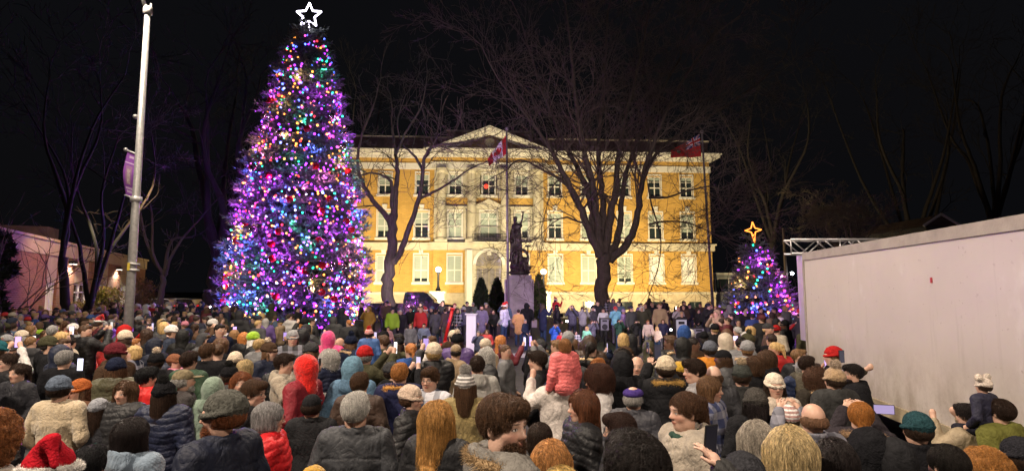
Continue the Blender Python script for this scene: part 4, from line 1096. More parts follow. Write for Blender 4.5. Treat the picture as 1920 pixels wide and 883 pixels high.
def cloth(col, kind):
    key = 'cloth_%s_%02x%02x%02x' % (kind, *[int(max(0, min(1, c))*255) for c in col])
    if key in MATS: return MATS[key]
    a = dict(puffer=dict(rough=.52, bump=.5, scale=30, var=.22, vscale=9, crease=.22), parka=dict(rough=.8, bump=.35, scale=38, var=.25, vscale=14, crease=.28), fleece=dict(rough=.95, bump=.7, scale=90, var=.2, vscale=40, sheen=.4, crease=.25),
             hoodie=dict(rough=.92, bump=.35, scale=60, var=.2, vscale=16, sheen=.2, crease=.35), wool=dict(rough=.92, bump=.5, scale=80, var=.3, vscale=30, sheen=.3, crease=.25), jacket=dict(rough=.62, bump=.3, scale=34, var=.25, vscale=12, crease=.28),
             knit=dict(rough=.95, bump=.8, scale=70, var=.35, vscale=55, sheen=.3), denim=dict(rough=.85, bump=.4, scale=60, var=.3, vscale=18, crease=.35), hair=dict(rough=.42, bump=.6, scale=110, var=.55, vscale=85, stretch=(1,1,.10), detail=3, island=.5),
             fur=dict(rough=.85, var=.45, vscale=50, island=.5), shoe=dict(rough=.5, bump=.1), plaid=dict(rough=.9, bump=.3, scale=40), camo=dict(rough=.9, var=.6, vscale=24), star=dict(rough=.6, bump=.2, var=.1), stripe=dict(rough=.95, bump=.6, scale=70))[kind]
    m = mat(key, col, **a); nt, b = M(m, 0); b.inputs['Specular IOR Level'].default_value = {'puffer': .35, 'jacket': .25, 'hair': .22, 'shoe': .5}.get(kind, .08)
    if sum(col) < .5: b.inputs['Sheen Weight'].default_value = 0
    if kind == 'hair':
        n = [x for x in nt.nodes if x.type == 'MAPPING']; 
    if kind in ('plaid', 'stripe'):
        tc = nt.nodes.new('ShaderNodeTexCoord'); sx = nt.nodes.new('ShaderNodeSeparateXYZ'); nt.links.new(tc.outputs['Object'], sx.inputs[0]); outs = []
        for i, sc_ in ((0, 42), (2, 42)) if kind == 'plaid' else ((2, 190),):
            mu = nt.nodes.new('ShaderNodeMath'); mu.operation = 'MULTIPLY'; nt.links.new(sx.outputs[i], mu.inputs[0]); mu.inputs[1].default_value = sc_
            sn = nt.nodes.new('ShaderNodeMath'); sn.operation = 'SINE'; nt.links.new(mu.outputs[0], sn.inputs[0])
            gt = nt.nodes.new('ShaderNodeMapRange'); nt.links.new(sn.outputs[0], gt.inputs[0]); gt.inputs[1].default_value = .1; gt.inputs[2].default_value = .3; outs.append(gt.outputs[0])
        f = outs[0]
        if len(outs) > 1:
            ad = nt.nodes.new('ShaderNodeMath'); ad.operation = 'ADD'; nt.links.new(outs[0], ad.inputs[0]); nt.links.new(outs[1], ad.inputs[1])
            hf = nt.nodes.new('ShaderNodeMath'); hf.operation = 'MULTIPLY'; nt.links.new(ad.outputs[0], hf.inputs[0]); hf.inputs[1].default_value = .5; f = hf.outputs[0]
        mx_ = nt.nodes.new('ShaderNodeMix'); mx_.data_type = 'RGBA'; nt.links.new(f, mx_.inputs[0]); mx_.inputs[6].default_value = (*col, 1)
        mx_.inputs[7].default_value = (*((.05,.06,.09) if sum(col) > .6 else (.28,.28,.33)), 1) if kind == 'plaid' else (.75,.72,.70, 1)
        nt.links.new(mx_.outputs[2], b.inputs['Base Color'])
    return m
def setm(o, m):
    o.material_slots[0].link = 'OBJECT'; o.material_slots[0].material = m; return o
def neckm(yaw): return Matrix.Translation(Vector(HC)) @ Matrix.Rotation(R(yaw), 4, 'Z')
def add_head_item(root, name, me, m, yaw, k=1.0):
    o = link(name, me, root); o.location = Vector(HC); o.rotation_euler = (0,0,R(yaw)); o.scale = (k,)*3
    return setm(o, m)
BLK = (.012,.012,.014)
def person(x, y, H, rz, label, lod, tone=0, pose='pocket', turn=0, coat='puffer', cc=BLK, ckind=None, hair='short', hc=(.05,.03,.02),
           hat=None, tc_=(.1,.1,.1), hkind='knit', pom=None, pc=(.5,.4,.3), fur=None, fc=(.35,.24,.14), glasses=False, beard=False, scarf=None,
           tr=(.02,.02,.03), sit=False, z=.0, group='people in the crowd', extras=True, tilt=0):
    turn = max(-60, min(60, turn)); turn = int(round(turn/30.0)*30)
    o = link('person', body_mesh(pose, turn, sit, lod)); o.location = (x, y, z); o.rotation_euler = (R(tilt), 0, R(rz)); o.scale = (H/1.72,)*3
    setm(o, skin_mat(tone)); tag(o, label, 'person', group)
    c = link('coat', coat_mesh(coat, pose, sit, max(lod, 0)), o); setm(c, cloth(cc, ckind or coat))
    if extras:
        setm(link('trousers', trousers_mesh(sit, max(lod, 1)), o), cloth(tr, 'denim'))
        for sd in (-1, 1): setm(link('shoe', shoe_mesh(sit, sd, max(lod, 1)), o), cloth((.02,.02,.02), 'shoe'))
    if hat in ('beanie', 'cap', 'flatcap', 'santa', 'hood'):
        hs = {'long': 'under', 'longer': 'under', 'bob': 'under', 'curly': 'under', 'ponytail': 'under'}.get(hair, 'undershort')
        if hat != 'hood' and hair: add_head_item(o, 'hair', hair_mesh(hs, lod), cloth(hc, 'hair'), turn)
        elif hair in ('long', 'longer'): add_head_item(o, 'hair', hair_mesh('short', max(lod, 1)), cloth(hc, 'hair'), turn)
        elif hair: add_head_item(o, 'hair', hair_mesh('crew', max(lod, 1)), cloth(hc, 'hair'), turn)
        ht = add_head_item(o, {'beanie': 'beanie', 'cap': 'cap', 'flatcap': 'flat_cap', 'santa': 'santa_hat', 'hood': 'hood'}[hat], hair_mesh(hat, lod), cloth(tc_, hkind if hat != 'santa' else 'fleece'), turn)
        if hat == 'santa':
            f = setm(link('fur_band', fur_mesh('hatband', lod), ht), cloth((.75,.72,.68), 'fur'))
        if pom: setm(link('pompom', fur_mesh(pom, lod), ht), cloth(pc, 'fur'))
        if hat == 'hood' and fur: setm(link('fur_trim', fur_mesh('hoodring', lod), ht), cloth(fc, 'fur'))
    elif hair: add_head_item(o, 'hair', hair_mesh(hair, lod), cloth(hc, 'hair'), turn)
    if fur and hat != 'hood': add_head_item(o, 'fur_trim', fur_mesh('downring', lod), cloth(fc, 'fur'), 0)
    if glasses: setm(add_head_item(o, 'glasses', glasses_mesh(), cloth((.015,.015,.015), 'shoe'), turn), cloth((.015,.015,.015), 'shoe'))
    if beard: add_head_item(o, 'beard', hair_mesh('beard', lod), cloth(hc, 'hair'), turn)
    if scarf: add_head_item(o, 'scarf', hair_mesh('scarf', lod), cloth(scarf, 'knit'), 0)
    return o
# ================================================================== STREET LIGHT POLE with banner and ribbon
galv = mat('galvanised_steel', (.42,.41,.40), .45, metal=.35, bump=.25, scale=30, var=.22, vscale=14)
Yp = 13.0; pb_ = at(239, 640, Yp); pb_.z = 0; pt = at(277, 22, Yp)
pole = empty('street_lamp', pb_, 'tall galvanised street light pole with purple ribbon and banner, left side of the crowd', 'street lamp')
b = MB(); tp = pt-pb_; b.tube([(0,0,0), tp*.5, tp], [.108,.084,.060], 20); b.lathe([(.22,0),(.22,.03),(.16,.05)], n=12)
b.build('pole', galv, pole, smooth=True)
b = MB(); b.tube([tp*.992, tp*1.012], .10, 14); b.tube([tp*.995+Vector((-.02,0,0)), tp+Vector((-.10,-.2,.5)), tp+Vector((-.45,-.8,1.2)), tp+Vector((-1.1,-1.5,1.5))], .045, 10)
b.tube([tp*.99+Vector((.07,0,0)), tp*1.0+Vector((.07,0,.2))], .022, 6)
b.build('arm', galv, pole, smooth=True)
b = MB(); b.sphere(tp+Vector((-1.2,-1.65,1.5)), .3, 12, (1,1.4,.35)); hdl = b.build('lamp_head', galv, pole, smooth=True)
b = MB(); b.lathe([(.2,0),(.2,.01)], tuple(tp+Vector((-1.2,-1.65,1.37))), 12); b.build('lens', mat('lamp_lens', (.9,.9,.85), .3, emis=(1,.86,.7), estr=12), hdl)
def loc(px, py, Y=Yp): return at(px, py, Y)-pb_
b = MB(); b.tube([loc(262,292), loc(236,281)], .022, 8); b.sphere(loc(236,281), .05, 8); b.tube([loc(253,372), loc(234,366)], .020, 8)
b.tube([loc(258,289)+Vector((.02,-.02,0)), loc(253,374)], .012, 6)
b.build('banner_bracket', galv, pole, smooth=True)
ban = bpy.data.materials.new('purple_banner'); V = []; F = []; mi = []; nu, nv = 14, 40
bt0, bt1, bb0, bb1 = loc(258,291), loc(239,284), loc(251,373), loc(236,367)
for j in range(nv+1):
    for i in range(nu+1):
        u, v = i/nu, j/nv; p = (bt0*(1-u)+bt1*u)*(1-v)+(bb0*(1-u)+bb1*u)*v
        p = p+Vector((-.035*math.sin(math.pi*v)*(.3+u), -.05*math.sin(math.pi*v)+.01*math.sin(v*9), 0)); V.append(p)
for j in range(nv):
    for i in range(nu):
        F.append((j*(nu+1)+i, j*(nu+1)+i+1, (j+1)*(nu+1)+i+1, (j+1)*(nu+1)+i)); u, v = (i+.5)/nu, (j+.5)/nv
        m_ = 0
        if .30 < v < .72 and .2 < u < .8: m_ = 1
        if .36 < v < .5 and (u-.5)**2/.02+(v-.42)**2/.0025 < 1: m_ = 3
        if .46 < v < .70 and abs(u-.5) < .10+.3*(v-.46): m_ = 3
        if v in () or (.74 < v < .745) or (.78 < v < .82 and .15 < u < .85) or (.86 < v < .89 and .2 < u < .8) or (.08 < v < .12 and .25 < u < .75) or (.22 < v < .25): m_ = 2
        mi.append(m_)
me = mesh_np('banner', np.array([tuple(p) for p in V]), [np.array(F)], True, [mat('banner_purple', (.20,.05,.30), .6, bump=.2, var=.15), mat('banner_panel', (.26,.12,.26), .6), mat('banner_print', (.50,.35,.55), .6), mat('banner_figure', (.42,.33,.33), .6, var=.4, vscale=8)], mi)
bo = link('banner', me, pole); sm = bo.modifiers.new('thickness', 'SOLIDIFY'); sm.thickness = .006
rib = mat('purple_ribbon', (.16,.04,.42), .4, bump=.2, scale=12, var=.15)
b = MB(); c = loc(238, 622)
for k in range(18):
    a0, a1 = 2*math.pi*k/18, 2*math.pi*(k+1)/18; r = .126
    z0, z1 = -.07+.03*math.sin(a0*2), -.07+.03*math.sin(a1*2)
    b.raw([(c.x+r*math.cos(a0),r*math.sin(a0),c.z+z0),(c.x+r*math.cos(a1),r*math.sin(a1),c.z+z1),(c.x+r*math.cos(a1),r*math.sin(a1),c.z+z1+.13),(c.x+r*math.cos(a0),r*math.sin(a0),c.z+z0+.13)], [(0,1,2,3)])
def strip(P, w_):
    V = []; 
    for i, p in enumerate(P): p = Vector(p); V += [p+Vector((0,0,w_[i])), p-Vector((0,0,w_[i]))]
    b.raw([tuple(v) for v in V], [(2*i, 2*i+1, 2*i+3, 2*i+2) for i in range(len(P)-1)])
k0 = Vector((c.x-.10, -.14, c.z))
strip([k0, k0+Vector((-.12,-.06,.07)), k0+Vector((-.24,-.04,.02)), k0+Vector((-.20,.02,-.06)), k0+Vector((-.05,-.01,-.02))], [.02,.06,.07,.05,.02])
strip([k0, k0+Vector((-.10,-.05,-.12)), k0+Vector((-.12,-.07,-.30)), k0+Vector((-.20,-.05,-.42))], [.02,.03,.05,.06])
strip([k0, k0+Vector((.10,-.06,.06)), k0+Vector((.20,-.04,.0)), k0+Vector((.06,-.02,-.03))], [.02,.05,.05,.02])
b.sphere(k0, .035, 8)
rb_ = b.build('ribbon', rib, pole, smooth=True); rb_.modifiers.new('thickness', 'SOLIDIFY').thickness = .006
for P_, r_ in (([loc(255,378)-tp*.001, loc(255,378)+tp*.012], .125), ([loc(249.5,508), loc(250,504)], .128), ([loc(250.5,496), loc(251,493)], .127)): b = MB(); b.tube(P_, r_, 16); b.build('pole_band', galv, pole, smooth=True)
b = MB(); b.sphere(loc(262,219)+Vector((-.10,0,0)), .06, 8); b.build('sensor', galv, pole, smooth=True)
b = MB(); b.box(-.03,.03,-.13,-.122,-.09,.09, Matrix.Translation(loc(248,500))); b.build('sticker', mat('yellow_sticker', (.6,.45,.06), .5), pole)

# ================================================================== LEFT BRICK BUILDING
brickm = bpy.data.materials.new('red_brick'); brickm.use_nodes = True; nt = brickm.node_tree; q = nt.nodes['Principled BSDF']
tc = nt.nodes.new('ShaderNodeTexCoord'); mp = nt.nodes.new('ShaderNodeMapping'); mp.inputs['Rotation'].default_value = (R(90),0,0); nt.links.new(tc.outputs['Object'], mp.inputs[0])
br = nt.nodes.new('ShaderNodeTexBrick'); br.inputs['Scale'].default_value = 1; br.inputs['Brick Width'].default_value = .3; br.inputs['Row Height'].default_value = .1; br.inputs['Mortar Size'].default_value = .012
br.inputs['Color1'].default_value = (.26,.10,.05,1); br.inputs['Color2'].default_value = (.17,.065,.035,1); br.inputs['Mortar'].default_value = (.24,.17,.12,1)
nt.links.new(mp.outputs[0], br.inputs[0]); nt.links.new(br.outputs[0], q.inputs['Base Color']); q.inputs['Roughness'].default_value = .85
cream = mat('cream_stone', (.42,.33,.20), .8, bump=.2, var=.15, vscale=1.5)
pA = at(31, 434, 27.0); pB = at(274, 487, 52.0); ztop = (pA.z+pB.z)/2
uA = Vector((pB.x-pA.x, pB.y-pA.y, 0)); LA = uA.length; uA.normalize(); angA = math.atan2(uA.y, uA.x)
hall = empty('brick_building', (pA.x, pA.y, 0), 'low brick building with cream parapet and two lit wall lamps at left', 'building', rz=angA)
def ua(px):                          # pixel column -> distance along the wall
    r = ray(px, 545); nn = Vector((-uA.y, uA.x, 0)); t = Vector((pA.x,pA.y,0)).dot(nn)/Vector((r.x,r.y,0)).dot(nn)
    return (Vector((r.x*t, r.y*t, 0))-Vector((pA.x,pA.y,0))).dot(uA)
# local frame: x along the wall (away), +y is to the left (inside)... the visible face is -y
bays = [(87,100),(106,120)] if False else [(86,106),(138,165),(182,202),(224,241)]
wl = MB(); x = -3.0; zp = ztop-.9; wl.box(-2.99, LA-.01, .501, .55, 0, zp-.01)
for a, c_ in bays:
    a, c_ = ua(a), ua(c_); wl.box(x, a, 0, .5, 0, zp); x = c_
wl.box(x, LA, 0, .5, 0, zp); wl.box(LA-.5, LA, .54, 14, 0, zp-.02); wl.box(-2.995, -2.5, .54, 14, 0, zp-.02)
wl.build('wall', brickm, hall)
pp = MB(); pp.box(-3.1, LA+.1, -.08, .6, zp+.002, ztop-.14); pp.box(-3.2, LA+.2, -.2, .7, ztop-.138, ztop); pp.box(LA-.5, LA+.2, .701, 14, zp+.002, ztop)
for a, c_ in bays: a, c_ = ua(a), ua(c_); pp.box(a+.002, c_-.002, .05, .4, zp-1.5, zp); pp.box(a+.002, c_-.002, .03, .45, 0, 1.35)
pp.build('stone_trim', cream, hall)
rf = MB(); rf.box(-2.9, LA-.1, .701, 13.9, ztop-.4, ztop-.3); rf.box(ua(152), ua(170), 2, 5, ztop-.3, ztop+1.2); rf.build('roof', roofm, hall)
for i, (a, c_) in enumerate(bays):
    a, c_ = ua(a)+.05, ua(c_)-.05; b = MB(); z0, z1 = 1.352, zp-1.502
    for xx in (a, (a+c_)/2-.04, c_-.1): b.box(xx, xx+.1, .12, .2, z0, z1)
    for zz in (z0, z0+(z1-z0)*.62, z1-.1): b.box(a+.05, c_-.05, .13, .19, zz, zz+.08)
    wn = b.build('window', whitep, hall); g = MB(); g.box(a+.02, c_-.02, .201, .22, z0, z1)
    g.build('pane', mat('lit_office_window', (.35,.33,.28), .3, var=.5, vscale=1, emis=(1,.85,.6), estr=.22) if i in (0, 3) else glassd, wn)
for px in (122, 213):
    xx = ua(px)+.4; zz = zp-.35; b = MB(); b.box(xx-.2, xx+.2, -.35, -.01, zz, zz+.2); wlp = b.build('wall_lamp', metald, hall)
    b = MB(); b.box(xx-.17, xx+.17, -.33, -.03, zz-.012, zz-.002); b.build('lens', mat('lamp_lens'), wlp)
    wp = hall.matrix_basis @ Vector((0,0,0)); Tm = Matrix.Translation((pA.x,pA.y,0)) @ Matrix.Rotation(angA, 4, 'Z')
    light('wall_lamp_light', 'SPOT', tuple(Tm @ Vector((xx,-.32,zz-.05))), tuple(Tm @ Vector((xx,-.25,0))), 520, (1,.88,.72), .08, 150, .5)
# warm spot added where no lamp stands, to outweigh purple spill on the bricks
light('street_or_fill_light', 'SPOT', (-18.5, 28, 8.5), (-26.5, 34, 2.5), 3200, (1.0,.66,.30), .3, 80, .8)
def leafy(px, Y, ytop, wpx, label, seed, col, n=3000, zb_=0.0, fl=1.0):
    b0 = gp(px, Y, .11); H = at(px, ytop, Y).z-.11; Rw = wpx/2*Y/F0; e = empty('bush', b0, label, 'bush'); r_ = np.random.default_rng(seed)
    cl = [(r_.uniform(-.6,.6)*Rw, r_.uniform(-.6,.6)*Rw, H*r_.uniform(.25,.85), r_.uniform(.3,.55)*Rw) for _ in range(14)]
    P = []
    for cx_, cy_, cz_, cr in cl:
        d = r_.normal(0, 1, (n//14, 3)); d /= np.linalg.norm(d, axis=1, keepdims=True); P.append(np.array([cx_,cy_,cz_])+d*cr*r_.uniform(.4,1.1,(n//14,1)))
    P = np.concatenate(P); P = P[(P[:,2] > 0) & (P[:,2] < H)]; N = len(P); D = r_.normal(0,1,(N,3)); D[:,2] += .6; D /= np.linalg.norm(D,axis=1,keepdims=True)
    W = np.cross(D, r_.normal(0,1,(N,3))); W /= np.linalg.norm(W,axis=1,keepdims=True); V, F = tris_np(P, D, W, r_.uniform(.10,.24,N)*fl, r_.uniform(.03,.06,N)*fl)
    link('foliage', mesh_np('foliage', V, [F], mats=[mat('bush_'+str(seed), col, .7, var=.4, vscale=4)]), e)
    segs = []; 
    for k in range(9): grow(r_, np.zeros(3), r_.normal(0,.5,3)*[1,1,.2]+[0,0,1], H*.55, .04, 2, segs, .5, .3)
    link('stem', seg_mesh('stem', segs, twigm), e)
leafy(202, 33, 532, 62, 'yellow-green leafy bush by the brick building, lit by a wall lamp', 41, (.22,.21,.04))
leafy(262, 42, 520, 60, 'brownish bush at the right end of the brick building', 42, (.16,.10,.04), 2200)
leafy(-6, 22, 410, 56, 'dark evergreen mass at the left edge of the scene', 43, (.012,.016,.008), 9000, fl=1.6)
leafy(150, 30, 560, 30, 'small yellowish shrub between two bare trees', 44, (.20,.17,.05), 900)
light('street_or_fill_light', 'SPOT', (-20, 27, 6), (-24, 34, .5), 350, (1.0,.9,.5), .3, 90, .8)  # extra spot without a fixture, aimed at the leafy bush

# ================================================================== STATUE
bronze = mat('dark_bronze', (.050,.036,.034), .45, metal=.45, bump=.5, scale=5, var=.4, vscale=2)
Ys = 37.0; gs = gp(973, Ys); gran = mat('grey_granite', (.33,.28,.31), .7, bump=.2, scale=30, var=.25, vscale=3)
stat = empty('monument', gs, 'war memorial with dark bronze figure raising one arm on a granite pedestal', 'statue')
zs = lambda py: at(973, py, Ys).z-.11; sx_ = lambda px: (px-973)/F0*Ys
b = MB(); b.box(-1.15,1.15,-1.0,1.4,0,.5); b.box(-.95,.95,-.8,1.2,.502,zs(524)); b.box(-.82,.82,-.7,1.1,zs(524)+.002,zs(516)); b.build('pedestal', gran, stat, bevel=.03)
s = S(); 
def pz(px, py, y=0): return np.array((sx_(px), y, zs(py)))
s.ell(pz(974,511), (.72,.6,.20), .1); s.ell(pz(973,500), (.62,.5,.38), .1)
# robed figure
s.cap(pz(970,497), pz(969,446), .42, .30, .15, flat=(1,.8,1)); s.cap(pz(969,446), pz(969,425), .31, .24, .12, flat=(1.1,.8,1)); s.cap(pz(963,424), pz(976,424), .13, k=.1)
s.cap(pz(966,421), pz(966,417), .08, k=.03); s.ell(pz(966,412), (.13,.14,.17), .03); s.ell(pz(966,408), (.15,.16,.08), .03)
s.cap(pz(975,423), pz(979,412,-.1), .10, .075, .05); s.cap(pz(979,412,-.1), pz(981,402,-.15), .075, .05, .02); s.ell(pz(981,399,-.15), (.07,.06,.09), .02)
s.cap(pz(977,397,-.15), pz(985,399,-.15), .03, .04, .01); s.cap(pz(980,399,-.15), pz(983,395,-.15), .035, .03, .01)
s.cap(pz(962,424), pz(959,438,-.1), .10, .09, .05); s.cap(pz(959,438,-.1), pz(959,452,-.25), .09, .14, .05)
for k in range(7): s.cap(pz(960+k*2.6,432+(k%3)*3,-.22), pz(957+k*3.6,490,-.36), .05, .07, .03)
# wheel and the seated figures below
s.torus(pz(974,484,-.45), .55, .085, .04, (1,1), math.pi/2)
s.cap(pz(966,497,-.5), pz(969,482,-.6), .20, .17, .08); s.ell(pz(970,474,-.6), (.13,.13,.16), .03); s.cap(pz(966,482,-.6), pz(960,492,-.8), .08, .07, .03); s.cap(pz(960,492,-.8), pz(968,497,-.9), .07, .06, .03)
s.cap(pz(969,499,-.6), pz(981,494,-.9), .15, .12, .05); s.cap(pz(981,494,-.9), pz(984,506,-.9), .11, .09, .04); s.cap(pz(964,500,-.6), pz(974,503,-.9), .14, .11, .05)
s.cap(pz(978,500,-.4), pz(990,506,-.5), .16, .12, .06); s.ell(pz(993,502,-.5), (.11,.11,.13), .04); s.cap(pz(984,486,-.3), pz(984,502,-.5), .16, .18, .08)
V, F = s.mesh(.035); N_ = vnormals(V, F); V = V+N_*(snoise(V, 9, 1)*.03)[:, None]
link('bronze_figures', mesh_np('bronze_figures', V, [F], True, [bronze]), stat)
# flood fixture on its pole to the right of the statue
p = gp(990, 44); e = empty('floodlight_mast', p, 'thin dark mast with a flat floodlight on top, just right of the statue', 'light mast')
h = at(990, 463, 44).z-.11; b = MB(); b.tube([(0,0,0),(0,0,h)], .05, 8); b.build('mast', metald, e); b = MB(); b.box(-.22,.22,-.15,.15,h,h+.14); b.build('lamp_head', metald, e)

# ================================================================== FLAGS
steel = mat('painted_pole', (.30,.26,.30), .4, metal=.3, bump=.05)
def flagpole(px0, py0, px1, Y, label): 
    a = gp(px1, Y); t = at(px0, py0, Y)-a; e = empty('flagpole', a, label, 'flagpole'); b = MB(); b.tube([(0,0,0), t], [.10,.06], 12); b.lathe([(.25,0),(.25,.1),(.14,.2)], n=12); b.build('pole', steel, e, smooth=True)
    b = MB(); b.sphere(t+Vector((0,0,.1)), .13, 10); b.build('finial', steel, e, smooth=True); return e
flagpole(950, 245, 953, 36.0, 'central flagpole beside the statue, flying the red and white flag')
flagpole(1316, 250, 1337, 38.0, 'flagpole at the courthouse right end, flying the red ensign')
def flag(name, Y, P, mats, fn, label, folds, nu=60, nv=34, amp=.12):
    """P: four pixel corners hoist-top, hoist-bottom, fly-top, fly-bottom"""
    ht, hb_, ft, fb = [at(x, y, Y) for x, y in P]; o0 = ht.copy(); V = []; F = []; mi = []
    for j in range(nv+1):
        for i in range(nu+1):
            u, v = i/nu, j/nv; p = (ht*(1-u)+ft*u)*(1-v)+(hb_*(1-u)+fb*u)*v
            p += Vector((0,1,0))*math.sin((u*folds+v*.8)*2*math.pi)*amp*min(1,u*3)+Vector((0,0,1))*math.sin(u*folds*5+1)*amp*.3*u; V.append(p-o0)
    for j in range(nv):
        for i in range(nu): F.append((j*(nu+1)+i, j*(nu+1)+i+1, (j+1)*(nu+1)+i+1, (j+1)*(nu+1)+i)); mi.append(fn((i+.5)/nu, (j+.5)/nv))
    o = link(name, mesh_np(name, np.array([tuple(p) for p in V]), [np.array(F)], True, mats, mi)); o.location = o0; tag(o, label, 'flag')
    o.modifiers.new('thickness', 'SOLIDIFY').thickness = .008
leaf = [(0,1),(.15,.65),(.42,.75),(.32,.25),(.6,.5),(.68,.38),(.95,.42),(.85,.15),(1.0,.05),(.5,-.35),(.55,-.5),(.06,-.45),(.06,-.9)]
leafp = leaf+[(-x, y) for x, y in leaf[::-1]]
def inpoly(x, y, P):
    c = False; j = len(P)-1
    for i in range(len(P)):
        if (P[i][1] > y) != (P[j][1] > y) and x < (P[j][0]-P[i][0])*(y-P[i][1])/(P[j][1]-P[i][1]+1e-12)+P[i][0]: c = not c
        j = i
    return c
redf = mat('flag_red', (.50,.015,.02), .8, bump=.1, emis=None); whf = mat('flag_white', (.72,.62,.72), .8); blf = mat('flag_blue', (.03,.04,.22), .8)
flag('canadian_flag', 36.0, [(950,252),(951,288),(914,297),(917,311)], [redf, whf], lambda u, v: 0 if u < .25 or u > .75 or inpoly((u-.5)*4.4, -(v-.5)*2.3, leafp) else 1, 'red and white maple leaf flag drooping beside the pediment', 2.2, 70, 36, .16)
def ensign(u, v):
    if u < .48 and v < .5:
        a, b_ = u/.48, v/.5; x, y = a-.5, b_-.5
        if abs(x) < .05 or abs(y) < .09: return 0
        if abs(x) < .10 or abs(y) < .17: return 1
        d = min(abs(x-y), abs(x+y))
        if d < .03: return 0
        return 1 if d < .10 else 2
    if (u-.74)**2/.006+(v-.52)**2/.022 < 1: return 3 if v > .47 else 1
    return 0
flag('red_ensign', 38.0, [(1312,251),(1315,294),(1256,284),(1260,296)], [redf, whf, blf, mat('flag_green', (.02,.15,.04), .8)], ensign, 'red ensign flag with union canton at the courthouse right corner', 1.6, 90, 50, .16)

# ================================================================== VEHICLES
tyre = mat('tyre_rubber', (.02,.02,.02), .9); rim = mat('wheel_rim', (.4,.4,.42), .35, metal=.8); carglass = mat('car_glass', (.02,.025,.03), .05, coat=1)
def wheel(parent, x, y, r=.38, w_=.26):
    sgn = -1 if y < 0 else 1; b = MB(); b.lathe([(r*.6,-w_/2),(r*.95,-w_/2),(r,-w_*.35),(r,w_*.35),(r*.95,w_/2),(r*.6,w_/2)], n=22); t = b.build('wheel', tyre, parent, smooth=False); t.location = (x,y,r); t.rotation_euler = (R(90),0,0)
    b = MB(); b.lathe([(r*.6,-w_*.4),(r*.6,w_*.4)], n=22)
    for k in range(6): a = k*math.pi/3; b.box(0,r*.58,-.04,.04,-w_*.45,w_*.45, Matrix.Rotation(a,4,'Z'))
    b.build('rim', rim, t)
def vehicle(kind, px, Y, paint, label, flip=1, name='car', gz=.12):
    e = empty(name, gp(px, Y, gz), label, {'pickup': 'pickup truck'}.get(kind, 'car'), None if kind == 'pickup' else 'parked vehicles', rz=0 if flip > 0 else math.pi)
    if kind == 'pickup': L, W, prof = 5.9, 2.0, [(-2.95,.55),(-2.95,1.22),(-.55,1.22),(-.55,1.25),(1.35,1.25),(2.75,1.10),(2.92,.95),(2.95,.50),(2.3,.42),(-2.5,.45)]; cabn = [(-.62,1.24),(-.50,1.86),(-.35,1.93),(.75,1.93),(1.0,1.86),(1.55,1.24)]; wx = (-1.85, 1.95)
    else: L, W, prof = 4.6, 1.8, [(-2.3,.35),(-2.3,1.0),(-2.1,1.08),(1.2,1.05),(2.15,.88),(2.3,.7),(2.3,.35)]; cabn = [(-2.05,1.06),(-1.75,1.62),(-1.2,1.70),(.2,1.68),(1.2,1.05)]; wx = (-1.45, 1.45)
    b = MB(); b.prism(prof, -W/2, W/2); b.prism([(x*.985, z) for x, z in cabn], -W/2+.12, W/2-.12)
    for x_ in wx:
        pass
    b.build('body', paint, e, bevel=.06)
    g = MB(); zc = 1.3 if kind == 'pickup' else 1.12
    def inset(P, k=.07): cx_ = sum(p[0] for p in P)/len(P); cz_ = sum(p[1] for p in P)/len(P); return [(cx_+(x-cx_)*(1-k), cz_+(z-cz_)*(1-k*2.2)) for x, z in P]
    P = [(x, max(z, zc)) for x, z in cabn]; mid = .42 if kind == 'pickup' else -.35
    left = inset([p for p in P if p[0] < mid]+[(mid-.05, P[2][1]),(mid-.05, zc)]); right = inset([(mid+.05, zc),(mid+.05, P[2][1])]+[p for p in P if p[0] > mid])
    for sy in (-1, 1):
        for Q in (left, right):
            y0 = sy*(W/2-.118); g.prism(Q, min(y0, y0+sy*.01), max(y0, y0+sy*.01))
    g.build('window', carglass, e)
    for sy in (-1, 1):
        b = MB(); b.box(-L/2-.012, -L/2+.06, sy*(W/2-.12)-.09, sy*(W/2-.12)+.09, .85, 1.15); b.build('tail_light', mat('tail_light', (.5,.01,.01), .3, emis=(1,.02,.02), estr=.9), e)
        b = MB(); b.box(L/2-.06, L/2+.012, sy*(W/2-.25)-.16, sy*(W/2-.25)+.16, .68, .85); b.build('headlight', mat('head_light', (.7,.7,.7), .2), e)
        for x_ in wx: wheel(e, x_, sy*(W/2-.10))
        b = MB(); b.box(1.2 if kind == 'pickup' else .75, 1.42 if kind == 'pickup' else .9, min(sy*W/2, sy*(W/2+.2)), max(sy*W/2, sy*(W/2+.2)), 1.2 if kind == 'pickup' else 1.0, 1.42 if kind == 'pickup' else 1.15); b.build('mirror', paint, e)
    b = MB(); b.box(-L/2-.14, -L/2-.02, -W/2+.05, W/2-.05, .5, .68); b.build('bumper', mat('chrome', (.5,.5,.5), .25, metal=1), e)
    if kind == 'pickup': b = MB(); b.box(-.3,.55,-W/2-.02,-W/2-.001,.98,1.02); b.box(.72,.76,-W/2-.003,-W/2-.0005,.5,1.24); b.box(-.58,-.54,-W/2-.003,-W/2-.0005,.5,1.22); b.build('door_trim', metald, e)
    return e
vehicle('pickup', 777, 43.0, mat('black_car_paint', (.015,.015,.018), .25, coat=1), 'black pickup truck parked behind the bare tree, tail light lit', 1, 'pickup_truck').scale = (1.12,1.12,1.16)
wp_ = mat('white_car_paint', (.6,.6,.58), .3, coat=1)
